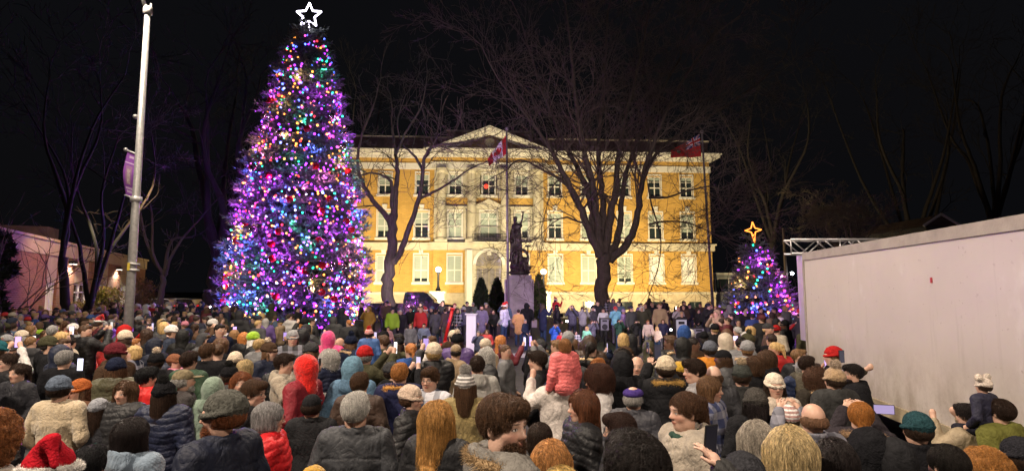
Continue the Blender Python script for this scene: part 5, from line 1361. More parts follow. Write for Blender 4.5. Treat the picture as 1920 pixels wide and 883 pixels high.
for px, Y, m_, lb in ((288, 47, wp_, 'white parked car just right of the light pole'), (331, 48, wp_, 'white parked car in the middle of the left row'), (402, 49, mat('silver_car_paint', (.4,.4,.42), .3, coat=1), 'silver parked car half hidden by the giant tree'),
                      (1490, 33, mat('navy_car_paint', (.02,.02,.03), .25, coat=1), 'dark parked vehicle behind the small lit tree')):
    vehicle('car', px, Y, m_, lb, -1)

# ================================================================== MOBILE STAGE TRAILER
t1 = at(1509, 545, 11.6); t2 = at(1920, 545, 5.75); du_ = Vector((t1.x-t2.x, t1.y-t2.y, 0)); du_.normalize()
far = Vector((t1.x, t1.y, 0)); LT = 13.6; near = far-du_*LT; angT = math.atan2(du_.y, du_.x)
tr = empty('stage_trailer', tuple(near), 'long white mobile stage trailer closing the right side of the square', 'trailer', rz=angT)
# local x runs from the near end to the far end, local +y to the left (towards the crowd): the visible side is y = 0
zT = at(1500, 475, 11.6).z; zT2 = at(1920, 402, 5.75).z; zT = (zT+zT2)/2
zB = .78; panelw = bpy.data.materials.new('worn_panel_painted_glare'); panelw.use_nodes = True; nt = panelw.node_tree; q = nt.nodes['Principled BSDF']; q.inputs['Roughness'].default_value = .38
tc = nt.nodes.new('ShaderNodeTexCoord')
def noise_fac(scale, lo, hi, detail=6, st=(1,1,1), rough=.6):
    mp = nt.nodes.new('ShaderNodeMapping'); mp.inputs['Scale'].default_value = st; nt.links.new(tc.outputs['Object'], mp.inputs[0])
    n = nt.nodes.new('ShaderNodeTexNoise'); n.inputs['Scale'].default_value = scale; n.inputs['Detail'].default_value = detail; n.inputs['Roughness'].default_value = rough; nt.links.new(mp.outputs[0], n.inputs[0])
    r_ = nt.nodes.new('ShaderNodeMapRange'); r_.inputs[1].default_value = lo; r_.inputs[2].default_value = hi; nt.links.new(n.outputs[0], r_.inputs[0]); return r_.outputs[0]
def mixc(f, a, c):
    n = nt.nodes.new('ShaderNodeMix'); n.data_type = 'RGBA'; nt.links.new(f, n.inputs[0])
    if isinstance(a, tuple): n.inputs[6].default_value = (*a, 1)
    else: nt.links.new(a, n.inputs[6])
    n.inputs[7].default_value = (*c, 1); return n.outputs[2]
c0 = mixc(noise_fac(.8, .3, .8), (.54,.49,.45), (.46,.42,.39)); c1 = mixc(noise_fac(9, .66, .72, 3), c0, (.42,.37,.34))
c2 = mixc(noise_fac(1.6, .62, .85, 8, (1,1,.35)), c1, (.46,.39,.34)); c3 = mixc(noise_fac(40, .76, .80, 2), c2, (.15,.11,.09))
c3 = mixc(noise_fac(3.0, .60, .78, 4, (2.2,1,.12)), c3, (.42,.38,.34)); c3 = mixc(noise_fac(1.1, .60, .72, 5, (1,1,.6)), c3, (.62,.59,.57))  # stain streaks, then lighter patches that paint reflections into the colour
gz = nt.nodes.new('ShaderNodeSeparateXYZ'); nt.links.new(tc.outputs['Object'], gz.inputs[0]); gr = nt.nodes.new('ShaderNodeMapRange'); gr.inputs[1].default_value = 1.75; gr.inputs[2].default_value = .8; nt.links.new(gz.outputs[2], gr.inputs[0])
gm = nt.nodes.new('ShaderNodeMath'); gm.operation = 'MULTIPLY'; nt.links.new(gr.outputs[0], gm.inputs[0]); nt.links.new(noise_fac(2.6, .42, .70, 8, (1,1,.6), .75), gm.inputs[1]); c3 = mixc(gm.outputs[0], c3, (.24,.19,.15))
c3 = mixc(noise_fac(14, .68, .73, 2, (1,1,1)), c3, (.36,.30,.27))
nt.links.new(c3, q.inputs['Base Color'])
bp = nt.nodes.new('ShaderNodeBump'); bp.inputs['Strength'].default_value = .12; bp.inputs['Distance'].default_value = .02; nt.links.new(noise_fac(2.5, 0, 1), bp.inputs['Height']); nt.links.new(bp.outputs[0], q.inputs['Normal'])
rail = mat('aluminium_rail', (.33,.29,.26), .75, metal=.0, bump=.15, var=.2, vscale=3)
b = MB(); b.box(0.04, LT-.04, -2.5, -.001, zB, zT-.16); b.build('side_panel', panelw, tr)
b = MB(); b.box(0, LT, -2.52, .02, zT-.158, zT); b.box(LT-.05, LT+.02, -2.52, .025, zB, zT-.159); b.box(LT-.045, LT-.03, .0, .006, zB, zT-.16)
b.build('top_rail', rail, tr, bevel=.01)
b = MB()
b = MB(); b.box(0, LT, -.06, .03, zB-.20, zB-.002); b.build('bottom_sill', mat('yellowed_wood_sill', (.36,.30,.20), .8, bump=.3, var=.3, vscale=3, stretch=(.3,3,3)), tr)
b = MB(); b.box(.2, LT-.3, -2.3, -.3, .45, zB-.203)
for x_ in (1.5, 4.2, 9.5, 12.6): b.box(x_, x_+.12, -.35, -.2, 0, .5)
b.build('chassis', metald, tr)
for x_ in (2.6, 3.7):
    for y_ in (-.35, -2.15): wheel(tr, x_, y_, .42, .3)
ur = MB(); du2 = 0
def ut(px):
    r = ray(px, 545); nn = Vector((-du_.y, du_.x, 0)); t = near.dot(nn)/Vector((r.x,r.y,0)).dot(nn); return (Vector((r.x*t, r.y*t, 0))-near).dot(du_)
def zt_(px, py): r = ray(px, py); nn = Vector((-du_.y, du_.x, 0)); t = near.dot(nn)/Vector((r.x,r.y,0)).dot(nn); return CH+r.z*t
x_ = ut(1748); z_ = zt_(1748, 525); ur.box(x_-.02, x_+.02, .0005, .008, z_-.035, z_+.035); ur.build('marker_light', mat('red_reflector', (.35,.01,.01), .3), tr)
tm = mat('truss_aluminium', (.55,.53,.55), .35, metal=.6)
trs = empty('lighting_truss', tuple(at(1484, 475, 12.3)), 'silver lattice lighting truss lying above the trailer far end', 'truss')
o_ = at(1484, 475, 12.3); xe = (at(1790, 448, 12.3)-at(1484, 448, 12.3)).x; th = at(1484, 449, 12.3).z-o_.z; b = MB()
for y_, z_ in ((0,0),(0,th),(.32,0),(.32,th)): b.tube([(0,y_,z_), (xe,y_,z_)], .026, 8)
b.build('chord', tm, trs, smooth=True); b = MB(); n_ = int(xe/.33)
for k in range(n_):
    xa, xb = k*xe/n_, (k+1)*xe/n_
    for y_ in (0,.32): b.tube([(xa,y_,0 if k % 2 else th), (xb,y_,th if k % 2 else 0)], .014, 6)
    b.tube([(xa,0,th),(xb,.32,th)], .012, 6); b.tube([(xa,0,0),(xb,.32,0)], .012, 6)
for k in (0, n_//3, n_): b.tube([(k*xe/n_,0,0),(k*xe/n_,0,th)], .018, 6)
b.build('lattice', tm, trs, smooth=True)
b = MB(); b.box(.25,.45,.05,.28,-1.9,-.03); b.build('support_post', tm, trs)
# ================================================================== FAR RIGHT HOUSES, POLE
def house(px0, px1, ytop, Y, label, wallm, gable=False, ybase=None, wins_=()):
    a = at(px0, 545, Y); c_ = at(px1, 545, Y); L_ = c_.x-a.x; H_ = at(px0, ytop, Y).z; e = empty('house', (a.x, Y, 0), label, 'house')
    b = MB(); b.box(0, L_, 0, 8, 0, H_); b.build('wall', wallm, e)
    b = MB()
    if gable: b.prism([(-.4,H_),(L_+.4,H_),(L_/2,H_+L_*.42)], -.3, 8.3)
    else: b.box(-.3, L_+.3, -.3, 8.3, H_+.002, H_+.22)
    b.build('roof', roofm if gable else whitep, e)
    if gable:
        for s_ in (-1, 1): b = MB(); b.tube([(L_/2-s_*(L_/2+.45), -.35, H_-.02), (L_/2, -.35, H_+L_*.42+.04)], .12, 4); b.build('bargeboard', whitep, e)
    for px, py, w_, h_ in wins_:
        u = at(px, py, Y).x-a.x; z = at(px, py, Y).z; b = MB(); b.box(u-w_/2, u+w_/2, -.06, -.001, z-h_/2, z+h_/2); wn = b.build('window', whitep, e)
        for s_ in (-1, 1): b = MB(); b.box(u+s_*w_/4-w_/4+.07, u+s_*w_/4+w_/4-.05, -.075, -.061, z-h_/2+.08, z+h_/2-.08); b.build('pane', glassd, wn)
house(1330, 1470, 515, 66, 'grey sided two storey house seen behind the small lit tree', mat('grey_siding', (.25,.27,.26), .7, bump=.3, scale=2, stretch=(.1,.1,12)), False, None, [(1366,535,2.4,1.7),(1341,536,1.2,1.7)])
house(1745, 1795, 424, 46, 'dark gabled house with pale bargeboards above the trailer', mat('dark_siding', (.05,.05,.05), .8), True)
p = gp(1477, 50); e = empty('utility_pole', p, 'wooden utility pole with a glowing lamp right of the small lit tree', 'utility pole')
h = at(1474, 430, 50).z; b = MB(); b.tube([(0,0,0),(-.1,0,h)], [.16,.11], 10); b.build('pole', bark, e)
b = MB(); b.tube([(0,0,h-4.2),(.3,0,h-3.9),(.45,0,h-3.95)], .03, 6); b.build('arm', metald, e); b = MB(); b.sphere((.5,0,h-4.05), .14, 10); b.build('lamp', mat('yard_lamp', (.9,.9,.9), .4, emis=(.9,.95,1), estr=25), e)
b = MB(); P = [(0,0,h-4.6)]+[(2.0*t, .0, h-4.6-1.4*t*(1-t)*4*.35-1.0*t) for t in (.2,.4,.6,.8,1)]; b.tube(P, .02, 4); b.tube([(0,0,h-5.2),(6,2,h-5.6)], .02, 4); b.build('cable', metald, e)
light('yard_lamp_light', 'POINT', tuple(Vector(p)+Vector((.5,-.3,h-4.2))), None, 60, (.9,.95,1), .1)

# ================================================================== STAGE THINGS
blkbox = mat('speaker_black', (.02,.02,.022), .6, bump=.2, scale=60); grille = mat('speaker_grille', (.035,.035,.04), .5, bump=.6, scale=220)
greyg = mat('grey_grille', (.22,.22,.26), .6, bump=.5, scale=160)
def speaker(px, ytop, ybot, Y, wpx, label, gm=grille, rz=0, lift=False, horn=False):
    p = at(px, ybot, Y); z0 = max(.115, p.z); W = wpx/F0*Y; H = at(px, ytop, Y).z-z0; e = empty('loudspeaker', (p.x, Y, z0 if not lift else .115), label, 'loudspeaker', rz=R(rz)); dz = 0 if not lift else z0-.115
    b = MB(); b.box(-W/2, W/2, -W*.35, W*.45, dz, dz+H); b.build('cabinet', blkbox, e, bevel=.02)
    b = MB(); b.box(-W/2+.03, W/2-.03, -W*.35-.02, -W*.35-.002, dz+.04, dz+H-.04); b.build('grille', gm, e)
    b = MB(); b.lathe([(W*.30,0),(W*.30,.02),(W*.26,.03)], n=20); o = b.build('woofer_ring', metald, e); o.location = (0,-W*.35-.022,dz+H*.33); o.rotation_euler = (R(90),0,0)
    b = MB(); b.box(-W*.25, W*.25, -W*.35-.03, -W*.35-.021, dz+H*.72, dz+H*.86); b.build('horn', metald, e)
    if lift: b = MB(); b.tube([(0,0,0),(0,0,dz)], .03, 8); [b.tube([(0,0,.5),(.5*math.cos(a),.5*math.sin(a),0)], .02, 6) for a in (.3,2.4,4.5)]; b.build('stand', metald, e)
    return e
speaker(1374, 589, 632, 23.5, 26, 'tall black loudspeaker with purple lights on top, before the small lit tree')
speaker(1276, 597, 633, 22.5, 22, 'loudspeaker with a pale lit panel, on a stand left of its grey neighbour', mat('pale_panel', (.5,.55,.62), .5, bump=.3, scale=90), 0, True)
speaker(1308, 614, 636, 21.5, 22, 'grey-grilled loudspeaker standing in front of the tall black one', greyg)
speaker(1133, 596, 620, 24.0, 17, 'purple-lit loudspeaker on a stand behind the seated group', greyg, 0, True)
speaker(683, 600, 640, 24.5, 32, 'wide black loudspeaker at the right foot of the giant tree')
speaker(706, 622, 648, 19.5, 26, 'low black loudspeaker facing the crowd near the giant tree')
e = empty('light_string', tuple(at(1374, 589, 23.4)), 'short string of purple lights lying on the black loudspeaker', 'lights')
for k in range(9): b = MB(); b.sphere((-.45+k*.13, .05*math.sin(k*2), .06+.03*math.cos(k*3)), .035, 6); b.build('light_bulb', MATS['bulb_purple' if k % 3 else 'bulb_pink'], e)
p = at(883, 638, 21.5); e = empty('lectern', (p.x, 21.5, .115), 'plain white lectern on the performance area', 'lectern'); W = .36; H = at(883, 590, 21.5).z-.115
b = MB(); b.box(-W/2, W/2, -.02, .02, 0.03, H); b.box(-W/2, -W/2+.03, .021, .42, .03, H); b.box(W/2-.03, W/2, .021, .42, .03, H); b.build('front_panel', mat('white_laminate', (.8,.8,.82), .4), e)
b = MB(); b.box(-W/2-.05, W/2+.05, -.06, .46, H+.001, H+.04); b.build('top', mat('white_laminate'), e); b = MB(); b.box(-W/2-.06, W/2+.06, -.08, .48, 0, .028); b.build('base', metald, e)
p = at(836, 641, 20.5); e = empty('giant_lever', (p.x, 20.5, .0), 'oversized bright red lever switch tilted on its red box', 'lever prop'); redp = mat('red_gloss', (.62,.02,.02), .35)
b = MB(); b.box(-.24, .24, -.2, .2, 0, .34+p.z if False else .55); b.build('box', redp, e, bevel=.02); b = MB(); b.box(-.06,.06,-.21,.21,.56,.66); b.build('pivot', redp, e)
tipv = at(849, 577, 20.5)-Vector((p.x,20.5,0)); b = MB(); b.tube([(-.05,0,.6), tuple(tipv)], .06, 10); b.tube([tuple(tipv*.93+Vector((0,0,.05))), tuple(tipv*1.0)], .085, 10); b.build('handle', redp, e, smooth=True)
# crowd barrier on the right, partly visible
def phone(p, rz, label, tilt=0, screen=(.35,.25,.55), estr=1.2, land=False, k=1.0):
    e = empty('smartphone', tuple(p), label, 'phone', None, R(rz)); e.rotation_euler = (R(tilt), R(90) if land else 0, R(rz)); e.scale = (k,)*3
    b = MB(); b.box(-.039,.039,-.005,.005,-.08,.08); b.build('case', metald, e, bevel=.003)
    b = MB(); b.box(-.035,.035,-.0065,-.0055,-.074,.074); b.build('screen', mat('screen_%.1f_%.2f' % (estr, screen[0]), (.02,.02,.03), .1, emis=screen, estr=estr), e)
    return e
# ================================================================== PEOPLE SEEN LARGE: each placed by hand
HEROES = []
def hero(px, ytop, hpx, face, label, Hmul=1.0, lod=None, hatk=.012, **k):
    """px,ytop: top of the head in the photo; hpx: head height there; face: 0 = back to us, +90 = facing left, 180 = facing us"""
    dy = ytop-545.0; H = CH/(1+.1453*dy/hpx); H = max(1.30, min(1.96, H*Hmul)); d = .25*H*F0/(1.72*hpx)
    if dy > 20: d = (CH-H-.01)*F0/dy if H < CH-.2 else d
    p = at(px, ytop, d); lod = (0 if hpx >= 44 else 1 if hpx >= 30 else 2) if lod is None else lod
    turn = k.pop('turn', 0)
    o = person(p.x, p.y, H, face-turn, label, lod, turn=turn, **k)
    HEROES.append((px, ytop, hpx, d, p.x, p.y, H)); return o
GREY = (.20,.20,.21); BLOND = (.42,.27,.10); LBLOND = (.50,.38,.20); BROWN = (.085,.045,.025); DBR = (.035,.02,.014); AUB = (.20,.07,.03); GING = (.40,.17,.05); GRH = (.40,.38,.36); NAVY = (.015,.02,.05); RED = (.50,.02,.02); CREAM = (.55,.47,.36)
BLU = (.05,.13,.32)
hero(115,702,45,4,'person in pale beige fleece and blue-grey beanie, back turned, near the left edge', coat='fleece', cc=(.46,.37,.25), hat='beanie', tc_=(.10,.125,.17), hc=DBR)
hero(148,708,38,160,'person in rust beanie and glasses looking back, right of the beige fleece', coat='wool', cc=(.10,.05,.03), hat='beanie', tc_=(.35,.10,.03), glasses=True, hair='long', hc=BROWN)
hero(36,678,35,170,'person with dark hair and yellow-orange mitten over black jacket, far left', coat='jacket', cc=(.02,.02,.025), hair='ponytail', hc=DBR, scarf=(.15,.1,.4), tone=0)
hero(26,640,28,165,'young person in dark beanie and black hoodie at the far left edge', coat='hoodie', cc=(.02,.02,.02), hat='beanie', tc_=(.06,.05,.05))
hero(188,742,38,5,'person in light grey beanie with dark hair below, behind the dark wavy head', coat='wool', cc=(.03,.03,.035), hat='beanie', tc_=(.24,.25,.28), hair='long', hc=DBR)
hero(235,710,42,178,'person with brown fringe in black coat looking straight at us, left of the red jacket', coat='puffer', cc=(.02,.02,.022), hair='long', hc=BROWN)
hero(252,775,62,-15,'person with dark wavy hair and white and teal jacket, bottom left', coat='hoodie', cc=(.17,.22,.28), hair='long', hc=(.02,.015,.015))
hero(103,832,92,-20,'person in red santa hat with cream band at the bottom edge', coat='jacket', cc=(.03,.03,.04), hat='santa', tc_=(.40,.01,.02), hair='short', hc=DBR)
hero(168,826,74,10,'dark-haired person low in front between the santa hat and the wavy hair', coat='hoodie', cc=(.02,.02,.05), hair='short', hc=(.012,.012,.014))
hero(-14,775,88,-30,'person with curly ginger hair cut by the left edge of the photo', coat='wool', cc=(.30,.26,.22), hair='curly', hc=(.26,.10,.035))
hero(418,731,80,98,'bearded person in profile with dark grey beanie, glasses and navy coat, front row', coat='jacket', cc=(.012,.015,.03), hat='beanie', tc_=(.085,.085,.075), hc=AUB, glasses=True, beard=True, pose='pocket', turn=30)
hero(277,684,40,-25,'black-haired person in bright red puffer with hood down', coat='parka', ckind='puffer', cc=(.55,.02,.02), hair='short', hc=(.015,.012,.012))
hero(311,712,46,0,'person in black pompom beanie and dark navy puffer, back turned', coat='puffer', cc=(.012,.016,.04), hat='beanie', tc_=(.012,.012,.014), pom='pompom', pc=(.03,.03,.03), hair='under' and 'long', hc=DBR)
hero(347,688,42,-55,'person in camouflage cap and dark jacket turned right', coat='jacket', cc=(.035,.03,.03), hat='cap', tc_=(.16,.13,.08), hkind='camo', hc=GRH, beard=True)
hero(402,705,40,10,'person in pale green hood up, behind the dark grey beanie', coat='hoodie', cc=(.18,.24,.19), hat='hood', tc_=(.18,.24,.19), hkind='hoodie')
hero(433,683,36,0,'person in black pompom beanie left of the blonde fringe', coat='jacket', cc=(.05,.05,.05), hat='beanie', tc_=(.012,.012,.014), pom='pompom', pc=(.02,.02,.02))
hero(356,656,36,-10,'dark-haired person in dark green jacket, back turned, left of centre', coat='jacket', cc=(.03,.06,.035), hair='short', hc=DBR)
hero(330,662,28,-80,'child in brown beanie and pink jacket facing right', coat='puffer', cc=(.65,.22,.32), hat='beanie', tc_=(.22,.09,.05), group='children in the crowd')
hero(453,694,40,200,'person with reddish brown fringe facing us behind the green hood', coat='wool', cc=(.45,.40,.36), hair='long', hc=AUB)
hero(461,671,34,0,'blond-haired person with back turned in front of the giant tree left side', coat='wool', cc=(.06,.04,.04), hair='bob', hc=LBLOND)
hero(478,708,48,-95,'person with short brown hair and glasses in dark jacket behind the grey-haired one', coat='wool', cc=(.02,.02,.022), hair='short', hc=BROWN, glasses=True)
hero(508,748,57,-75,'grey-haired person with glasses in bright red quilted puffer, front row', coat='puffer', cc=(.55,.015,.02), hair='bob', hc=(.28,.27,.27), glasses=True)
hero(586,732,46,0,'person in black cap and black coat, back turned, left of the white-haired head', coat='wool', cc=(.018,.018,.02), hat='cap', tc_=(.015,.015,.017), hc=DBR)
hero(668,730,62,2,'white-haired person in dark waxed jacket seen from behind, front row centre left', coat='jacket', cc=(.040,.042,.048), hair='short', hc=(.55,.53,.50), pose='pocket', Hmul=1.02)
hero(570,666,44,75,'person in bright red knit hat and dark red jacket, facing left', coat='jacket', cc=(.22,.02,.03), hat='hood', tc_=(.65,.02,.015), hkind='knit')
hero(663,668,42,0,'person with blue denim hood up and wide denim jacket, back turned', coat='hoodie', ckind='denim', cc=(.09,.16,.24), hat='hood', tc_=(.12,.22,.30), hkind='denim')
hero(675,694,44,0,'brown-haired person in dark leather jacket behind the white-haired head', coat='jacket', cc=(.05,.03,.022), hair='short', hc=BROWN)
hero(750,677,42,0,'person in navy speckled coat with orange fur hood, back turned', coat='parka', cc=(.02,.022,.06), hair='short', hc=GING, fur=True, fc=(.50,.26,.08))
hero(773,719,46,-100,'person in beige beanie and black quilted puffer in profile to the right', coat='puffer', cc=(.02,.02,.022), hat='beanie', tc_=(.55,.42,.33), hc=BROWN)
hero(806,685,44,165,'person with glasses in white and grey plaid coat facing us', coat='wool', ckind='plaid', cc=(.55,.55,.60), hair='short', hc=BROWN, glasses=True)
hero(873,697,45,0,'person in grey patterned knit hat with pompom, back turned', coat='wool', cc=(.25,.19,.08), hat='beanie', tc_=(.22,.21,.20), hkind='stripe', pom='pompom_big', pc=(.35,.33,.31), hair='long', hc=BROWN)
hero(895,664,38,5,'person in grey hooded sweatshirt with hood up behind the fur-hooded coat', coat='hoodie', cc=(.30,.29,.27), hair='short', hc=DBR)
hero(822,747,66,-25,'person with long straight golden hair in black coat, front row', coat='jacket', cc=(.015,.015,.017), hair='longer', hc=(.42,.22,.07))
hero(945,735,106,-128,'tall bearded person in grey coat with tan fur hood facing right, front centre', coat='parka', ckind='wool', cc=(.17,.16,.145), hair='short', hc=BROWN, beard=True, fur=True, fc=(.32,.22,.12), turn=-60, tone=4)
hero(617,621,28,0,'child in bright pink hooded jacket with hood up near the giant tree', coat='puffer', cc=(.70,.05,.20), hat='hood', tc_=(.75,.06,.22), hkind='fleece', group='children in the crowd')
hero(581,652,24,0,'person with a fluffy white pompom hat near the giant tree', coat='fleece', cc=(.3,.25,.2), hat='beanie', tc_=(.75,.72,.66), hkind='fur')
hero(1007,655,38,85,'dark-haired person in black jacket left of the coral child', coat='jacket', cc=(.015,.015,.017), hair='short', hc=DBR)
hero(1118,688,44,100,'person with big curly dark hair and glasses in white and black hoodie', coat='hoodie', cc=(.50,.47,.46), hair='curly', hc=(.07,.03,.02), glasses=True, tone=2)
hero(1090,728,56,100,'person in profile with long auburn hair and black quilted puffer', coat='puffer', cc=(.015,.015,.017), hair='longer', hc=(.13,.05,.025))
hero(1187,718,46,-25,'person in purple flat cap and dark quilted jacket, back turned', coat='jacket', ckind='puffer', cc=(.045,.045,.055), hat='flatcap', tc_=(.06,.035,.18), hc=GRH)
hero(1165,661,44,0,'person with black hood up between the curly hair and the bald head', coat='parka', cc=(.012,.012,.014), hat='hood', tc_=(.012,.012,.014), hkind='parka')
hero(1194,664,38,165,'bald smiling person in dark jacket facing us', coat='jacket', cc=(.05,.05,.05), hair='bald', hc=GRH, beard=False, tone=0)
o46 = hero(1247,666,44,0,'person in cream beanie and tan fur hood filming with a raised phone', coat='parka', cc=(.015,.015,.017), hat='beanie', tc_=(.58,.48,.34), fur=True, fc=(.45,.28,.09), pose='film')
hero(1272,676,32,30,'person in mustard beanie just right of the cream beanie', coat='jacket', cc=(.05,.05,.06), hat='beanie', tc_=(.50,.30,.03))
hero(1300,670,44,95,'dark-haired person in grey hooded top with profile to the left', coat='hoodie', cc=(.28,.27,.28), hair='short', hc=DBR)
hero(1337,680,42,-10,'balding person seen from behind, right of the profile in grey hood', coat='jacket', cc=(.03,.03,.035), hair='bald', hc=BROWN, tone=4)
hero(1333,702,45,-125,'person with long brown hair and navy plaid coat facing right', coat='wool', ckind='plaid', cc=(.05,.06,.13), hair='long', hc=(.15,.08,.04), tone=1)
hero(1283,730,68,104,'person in profile with brown hair, green scarf and cream and black vest', coat='hoodie', cc=(.36,.31,.25), hair='ponytail', hc=(.09,.045,.025), scarf=(.03,.06,.045))
hero(1190,802,150,10,'large dark-haired head in the very front, right of centre', coat='jacket', cc=(.02,.02,.02), hair='short', hc=(.015,.011,.01), Hmul=1.0)
hero(1160,767,62,88,'dark-haired person with glasses just behind the largest dark head', coat='jacket', cc=(.02,.02,.022), hair='short', hc=(.04,.02,.015), glasses=True)
hero(1035,815,78,-20,'person with strawberry blond hair and pale fur hood, front centre', coat='parka', cc=(.05,.04,.04), hair='long', hc=(.42,.20,.07), fur=True, fc=(.50,.40,.28))
hero(1052,862,90,0,'golden blond head just rising over the bottom edge, centre', coat='wool', cc=(.2,.15,.1), hair='long', hc=(.50,.34,.12))
hero(1012,784,56,0,'dark brown head between the bearded tall person and the auburn hair', coat='jacket', cc=(.02,.02,.02), hair='bob', hc=(.035,.022,.016))
hero(1414,724,50,0,'person in dark wool beanie with dark hair falling on a black coat', coat='wool', cc=(.015,.015,.017), hat='beanie', tc_=(.06,.055,.05), hair='long', hc=(.02,.015,.012))
hero(1418,782,66,-25,'person with long grey-blond hair in black coat, front right', coat='wool', cc=(.015,.015,.017), hair='longer', hc=(.34,.30,.25))
hero(1390,680,42,-20,'person in dark pompom beanie right of the plaid coat', coat='wool', cc=(.03,.03,.03), hat='beanie', tc_=(.05,.055,.05), pom='pompom', pc=(.45,.36,.25))
hero(1330,638,32,0,'person in bright orange jacket and grey beanie in the middle distance', coat='jacket', cc=(.60,.22,.02), hat='beanie', tc_=(.12,.13,.16))
hero(1452,698,42,172,'person in cream beanie and glasses with cream coat, facing us', coat='wool', cc=(.50,.42,.34), hat='beanie', tc_=(.72,.62,.50), glasses=True, hair='long', hc=DBR)
hero(1473,753,50,0,'person in pink and grey striped beanie, back turned', coat='jacket', cc=(.04,.04,.05), hat='beanie', tc_=(.42,.26,.24), hkind='stripe')
hero(1522,747,58,0,'person with short brown hair in plaid jacket holding up a lit phone', coat='wool', ckind='plaid', cc=(.10,.10,.12), hair='bald', hc=(.22,.12,.07), pose='film')
hero(1478,793,90,-12,'person with long straight blonde hair in front, bottom right', coat='wool', cc=(.25,.22,.2), hair='longer', hc=(.50,.38,.20))
hero(1612,747,54,-25,'person with ginger ponytail and fur hood filming sideways', coat='parka', cc=(.03,.025,.03), hair='ponytail', hc=(.42,.17,.04), fur=True, fc=(.30,.20,.12), pose='film')
hero(1622,797,74,0,'person in black hood up in front of the ginger ponytail', coat='parka', cc=(.010,.010,.012), hat='hood', tc_=(.010,.010,.012), hkind='wool')
hero(1716,767,58,0,'person in dark teal beanie and black coat by the trailer', coat='wool', cc=(.010,.010,.014), hat='beanie', tc_=(.02,.055,.065))
hero(1838,838,64,0,'fuzzy orange curly head at the bottom right edge', coat='wool', cc=(.03,.03,.04), hair='curly', hc=(.40,.18,.05))
hero(1598,679,36,85,'dark-haired person in black hooded coat in profile before the trailer', coat='parka', cc=(.010,.010,.012), hair='short', hc=(.02,.015,.012), beard=True)
hero(1512,664,34,-60,'person in olive coat stretching an arm with a phone towards the trailer', coat='jacket', cc=(.07,.06,.04), hair='short', hc=DBR, pose='point')
hero(1502,672,32,0,'person in grey cap and navy puffer near the trailer end', coat='puffer', cc=(.02,.035,.10), hat='cap', tc_=(.25,.25,.27), hc=GRH)
hero(1525,691,36,20,'person with curly brown hair and tan fur hood near the trailer', coat='parka', cc=(.03,.025,.02), hair='curly', hc=(.10,.05,.03), fur=True, fc=(.38,.26,.15))
hero(1562,687,42,10,'person in tan knitted pompom hat near the trailer', coat='parka', cc=(.04,.04,.04), hat='beanie', tc_=(.38,.26,.15), pom='pompom_big', pc=(.45,.36,.28))
hero(1575,640,26,0,'', ) if False else None
hero(1560,812,80,-10,'dark-haired person in black coat, low between the lit phone and black hood', coat='wool', cc=(.012,.012,.014), hair='long', hc=(.02,.014,.012))
hero(1668,815,74,0,'person in black hooded parka at the bottom edge left of the teal beanie', coat='parka', cc=(.014,.014,.016), hat='hood', tc_=(.014,.014,.016), hkind='parka', lod=0)
hero(1772,822,76,10,'person with dark cropped hair, low between teal beanie and orange curls', coat='jacket', cc=(.010,.010,.012), hair='crew', hc=(.015,.012,.01))
hero(1905,812,66,15,'person in dark blue puffer with dark beanie at the right edge', coat='puffer', cc=(.014,.02,.05), hat='beanie', tc_=(.02,.02,.025))
hero(1872,742,48,20,'person in olive green coat behind the child in the white hat', coat='parka', cc=(.12,.12,.03), hair='short', hc=DBR)
hero(1390,840,95,0,'person in black knitted beanie just above the bottom edge, right of the raised phone', coat='wool', cc=(.02,.02,.02), hat='beanie', tc_=(.03,.03,.035))
hero(590,862,60,0,'top of a mustard beanie rising over the bottom edge, left of centre', coat='wool', cc=(.03,.03,.04), hat='beanie', tc_=(.50,.28,.03))
# children on shoulders
def rider(px, ytop, hpx, face, label, clabel, ck, carry_kw, Hc=1.02, cH=1.80):
    """adult with a child on the shoulders; the child is its own person resting on the adult"""
    dy = ytop-545.0; k = Hc/1.72; d = .213*F0/hpx*(Hc/1.05)
    p = at(px, ytop, d); zsit = p.z-Hc+0.0; base_z = zsit
    # seat height in child frame is .84*k; adult shoulders at cH*(1.44/1.72)
    hp = zsit+.86*k; aH = max(1.45, min(2.0, hp/(1.46/1.72)))
    a = person(p.x, p.y, aH, face, clabel, 1 if hpx < 44 else 0, pose='hold', **carry_kw); HEROES.append((px, ytop+hpx*1.6, hpx, d, p.x, p.y, aH))
    zz = aH*1.46/1.72-.86*k
    fo = (math.sin(R(face))*.14, -math.cos(R(face))*.14)
    c = person(p.x+fo[0], p.y+fo[1], Hc, face, label, 1 if hpx < 44 else 0, sit=True, z=zz, group='children riding on shoulders', **ck)
    return a, c
rider(1045, 634, 37, 25, 'child with light brown hair in coral puffer riding on shoulders', 'adult in white sweatshirt carrying the coral-jacketed child', dict(coat='puffer', cc=(.75,.17,.17), hair='bob', hc=(.32,.15,.06), pose='down', tr=(.02,.02,.04)), dict(coat='hoodie', cc=(.62,.56,.52), hair='short', hc=BROWN))
rider(697, 616, 26, 0, 'child in red and white pompom beanie and blue denim jacket riding on shoulders', 'adult in olive coat carrying the child in the red beanie', dict(coat='jacket', cc=(.06,.13,.33), hat='beanie', tc_=(.65,.06,.06), hkind='stripe', pom='pompom', pc=(.6,.05,.05), pose='down'), dict(coat='jacket', cc=(.10,.09,.06), hair='short', hc=DBR))
rider(1808, 706, 39, 20, 'child in white hat with two big pompoms and navy jacket riding on shoulders', 'adult in beige jacket carrying the child in the white pompom hat', dict(coat='jacket', cc=(.02,.02,.04), hat='beanie', tc_=(.55,.48,.42), hkind='fur', pom='pompom_pair', pc=(.62,.55,.48), pose='pocket'), dict(coat='jacket', cc=(.30,.24,.16), hair='short', hc=(.02,.015,.012)), Hc=.92)
